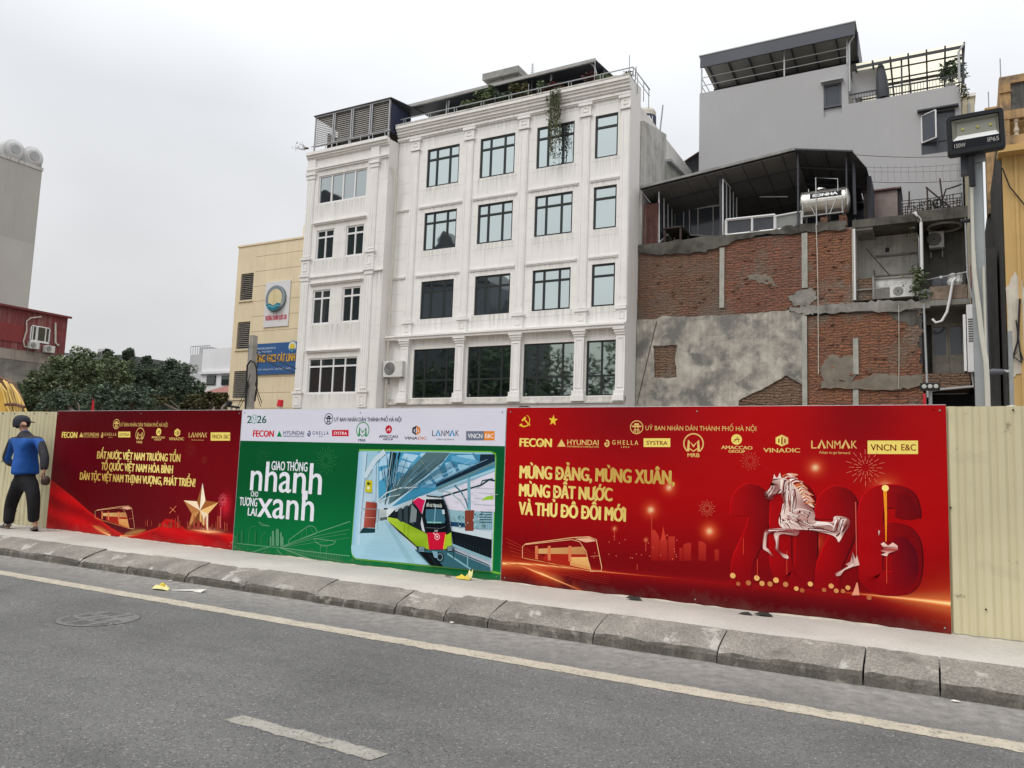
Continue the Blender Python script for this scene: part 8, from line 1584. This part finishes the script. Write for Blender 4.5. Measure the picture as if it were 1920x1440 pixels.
skin('body', [[('pelvis', hip, (.09, .06)), ('waist', waist, (.10, .065)), ('chest', chest, (.11, .065)), ('neck0', P4(266, 300), .062), ('neck', nk, .056), ('skull0', P4(245, 235, -.01), (.075, .09)), ('skull', hd, (.080, .090)), ('crown', P4(236, 160), (.05, .06))],
    [('skull', hd, 0), ('face', P4(284, 216, .06), (.046, .05)), ('chin', P4(292, 242, .07), (.032, .03)),], [('face', 0, 0), ('nose', P4(318, 208, .085), (.010, .010))], [('skull', 0, 0), ('ear', P4(280, 212, -.075), (.016, .010))],
    [('chest', chest, 0), ('rsh', P4(415, 372), .045), ('rel', P4(482, 566, -.02), .034), ('rwr', P4(478, 700, -.05), .030), ('palm', hands, (.036, .024))], *fing, [('palm', 0, 0), ('th0', hands+Vector((-.035, .02, -.02)), .012), ('th1', hands+Vector((-.03, .045, -.055)), .010)],
    [('chest', chest, 0), ('lsh', P4(150, 376), .045), ('lel', P4(70, 577, .0), .034), ('lwr', P4(135, 655, .20), .030), ('lpalm', P4(190, 650, .25), (.036, .024))], [('lpalm', 0, 0), ('lf1', P4(215, 660, .29), .012), ('lf2', P4(222, 675, .30), .009)], [('lpalm', 0, 0), ('lf3', P4(210, 640, .31), .012), ('lf4', P4(226, 645, .33), .009)],
    [('pelvis', hip, 0), ('lth', P4(200, 850), .06), ('lkn', lk, .045), ('lan', la_, .038), ('lhe', P4(85, 1322, -.02), .034), ('lba', P4(50, 1335, .02), (.042, .022)), ('lto', P4(12, 1342, .03), (.036, .014))],
    [('pelvis', hip, 0), ('rth', P4(335, 850), .06), ('rkn', rk, .045), ('ran', ra_, .038), ('rhe', P4(380, 1312, -.01), .034), ('rba', P4(372, 1345, .07), (.042, .022)), ('rto', P4(368, 1352, .13), (.036, .014))]], SKIN, pe)
def jk(c):
    q = lambda x, y: P4(x, y)
    yc = 290+(q(0, 290).z-c.z)/(q(0, 290).z-q(0, 735).z)*445      # height read as a row of the survey
    xc = (c.x-q(0, 500).x)/(q(100, 500).x-q(0, 500).x)*100
    if yc < 275: return 0
    if yc < 352-.03*(xc-270): return 1
    if xc > 428+(yc-350)*.10: return 1
    return 1 if xc < 150-(yc-345)*.26 else 0
skin('jacket', [[('c0', chest, (.215, .13)), ('c1', P4(280, 520), (.228, .135)), ('c2', P4(276, 640), (.236, .14)), ('c3', P4(272, 722), (.244, .15)), ('c4', P4(270, 762), (.235, .145))], [('c0', 0, 0), ('y', P4(272, 318), (.125, .085)), ('col', P4(268, 268), (.070, .070))],
    [('c0', 0, 0), ('rs', P4(414, 372), (.085, .085)), ('ru', P4(458, 470), .078), ('re', P4(484, 570, -.02), .074), ('rw', P4(478, 665, -.04), .066), ('rc', P4(470, 705, -.05), .052)],
    [('c0', 0, 0), ('ls', P4(150, 372), (.085, .085)), ('lu', P4(104, 475), .078), ('le', P4(68, 578, .0), .076), ('lw', P4(110, 622, .12), .064), ('lc', P4(140, 640, .20), .052)]], JBLUE, pe, sub=4, mats=[JBLUE, JBLACK], post=jk)
skin('trousers', [[('p', P4(268, 805), (.225, .135)), ('w', P4(270, 750), (.215, .13)), ('w2', P4(272, 690), (.165, .11))], [('p', 0, 0), ('l0', P4(188, 880), .132), ('l1', P4(148, 980, .03), .118), ('l2', P4(112, 1100, .04), .102), ('l3', P4(96, 1220), .090), ('l4', P4(92, 1290), .086)], [('p', 0, 0), ('r0', P4(345, 880), .130), ('r1', P4(362, 980, -.04), .112), ('r2', P4(364, 1100, -.04), .100), ('r3', P4(362, 1205, .0), .092), ('r4', P4(362, 1268, .01), .088)]], CLOTHB, pe)
# cap: dome, sweatband, visor pointing to the right
m = MB(); c = P4(236, 172); n = 18
prof = [(-.085, .118), (-.03, .128), (.025, .124), (.07, .102), (.098, .066), (.110, .0)]
for z, r in prof:
    for k in range(n): t = 2*math.pi*k/n; m.v.append((c.x+math.cos(t)*r*.96, c.y+math.sin(t)*r*1.08, c.z+z+.10*0+(-.02 if math.cos(t) < 0 and z < 0 else 0))); m.c.append((1, 1, 1))
for j in range(len(prof)-1):
    for k in range(n): m.f.append((j*n+k, j*n+(k+1) % n, (j+1)*n+(k+1) % n, (j+1)*n+k)); m.mi.append(0)
cap = part(m, 'cap', CAPM, pe, smooth=True); a = P4(300, 150, .04)
m = MB(); vz = [(c.x+.075, c.y-.07, c.z-.005), (c.x+.16, c.y-.03, c.z+.005), (c.x+.215, c.y+.05, c.z+.0), (c.x+.17, c.y+.13, c.z-.005), (c.x+.06, c.y+.12, c.z-.005)]; m.add(vz+[(x, y, z-.012) for x, y, z in vz], [(0, 1, 2, 3, 4), (9, 8, 7, 6, 5)]+[(k, 5+k, 5+(k+1) % 5, (k+1) % 5) for k in range(5)]); part(m, 'visor', CAPM, cap)
m = MB(); m.lathe((c.x-.005, c.y-.014, c.z-.125), (0, 0, 1), ((0, .055), (.02, .088), (.06, .105)), 14); part(m, 'hair', RUBBER, pe, smooth=True)
for pts in ([P4(95, 1352, -.05), P4(50, 1356, .02), P4(2, 1358, .03)], [P4(382, 1340, -.05), P4(372, 1372, .04), P4(352, 1382, .12)]):
    d = (pts[2]-pts[0]); m = MB(); side = Vector((-d.y, d.x, 0)).normalized()*.047; z0 = .008 if pts[0].z > -1 else 0
    base = [Vector((p.x, p.y, z0)) for p in pts]
    lift = .05 if pts[0].x > P4(200, 0).x else 0
    L_ = [base[0]-side*.8+Vector((0, 0, lift)), base[1]-side*1.1, base[2]-side*.9, base[2]+side*.9, base[1]+side*1.1, base[0]+side*.8+Vector((0, 0, lift))]
    m.add(L_+[p+Vector((0, 0, .028)) for p in L_], [(5, 4, 3, 2, 1, 0), (6, 7, 8, 9, 10, 11)]+[(k, (k+1) % 6, 6+(k+1) % 6, 6+k) for k in range(6)]); m.tube([base[1]-side+Vector((0, 0, .02)), base[1]+Vector((0, 0, .085)), base[1]+side+Vector((0, 0, .02))], .016, 6); part(m, 'sandal', SANDAL, pe)
c = P4(488, 812, -.04); po = thing('brown_pouch', tuple(c), 'small dark brown pouch held in the walking person\'s hand', 'pouch'); m = MB(); m.lathe(c+Vector((0, 0, -.075)), (.12, 0, 1), ((0, .03), (.02, .062), (.08, .07), (.13, .055), (.15, .02)), 12); part(m, 'bag', surf('brown_leather', (.045, .025, .02), .55, .2, 6), po, smooth=True); part(MB().tube([c+Vector((-.02, 0, .06)), c+Vector((-.03, .0, .10)), hands+Vector((0, 0, -.05))], .010, 6), 'strap', RUBBER, po)

# ================================================================== across the street, behind the viewer: what the windows mirror
rb2 = random.Random(9)
for k, (x, y, h) in enumerate(((-64, -23, 17), (-58, -22, 16), (-52, -23, 17), (-46, -22, 17.5), (-40, -23, 17), (-34, -22, 17), (-28, -23, 16))):
    t = thing('street_tree', (x, y, -.2), 'leafy street tree on the opposite pavement, seen only mirrored in the dark windows', 'tree', 'street trees across the road'); m = MB()
    for _ in range(55): leaves((x+rb2.gauss(0, 2.4), y+rb2.gauss(0, 1.6), h*.62+rb2.gauss(0, h*.16)), (1.3, 1.2, 1.0), 26, .34, rb2, m)
    part(m, 'crown', LEAF_D, t); part(MB().tube([(x, y, -.2), (x+.2, y, h*.3), (x, y, h*.6)], [.3, .24, .12], 8), 'trunk', BARK, t)
oh = thing('opposite_house', (-57, -26, 0), 'dark gabled house across the street, seen only mirrored in the windows', 'building')
for x0, x1, z1, zp, y0 in ((-64, -50.5, 25, 32.5, -22.5), (-50.4, -45.6, 18, 22.6, -22.5), (-86, -71, 37, 41, -22.5)):
    part(MB().box(x0, x1, y0-10, y0-2, 0, z1), 'wall', SHEETGREY, oh); m = MB(); m.add([(x0, y0-1.7, z1), (x1, y0-1.7, z1), ((x0+x1)/2, y0-1.7, zp), (x0, y0-10, z1), (x1, y0-10, z1), ((x0+x1)/2, y0-10, zp)], [(0, 1, 2), (3, 5, 4), (0, 2, 5, 3), (1, 4, 5, 2), (0, 3, 4, 1)]); part(m, 'roof', SHEETDARK, oh)
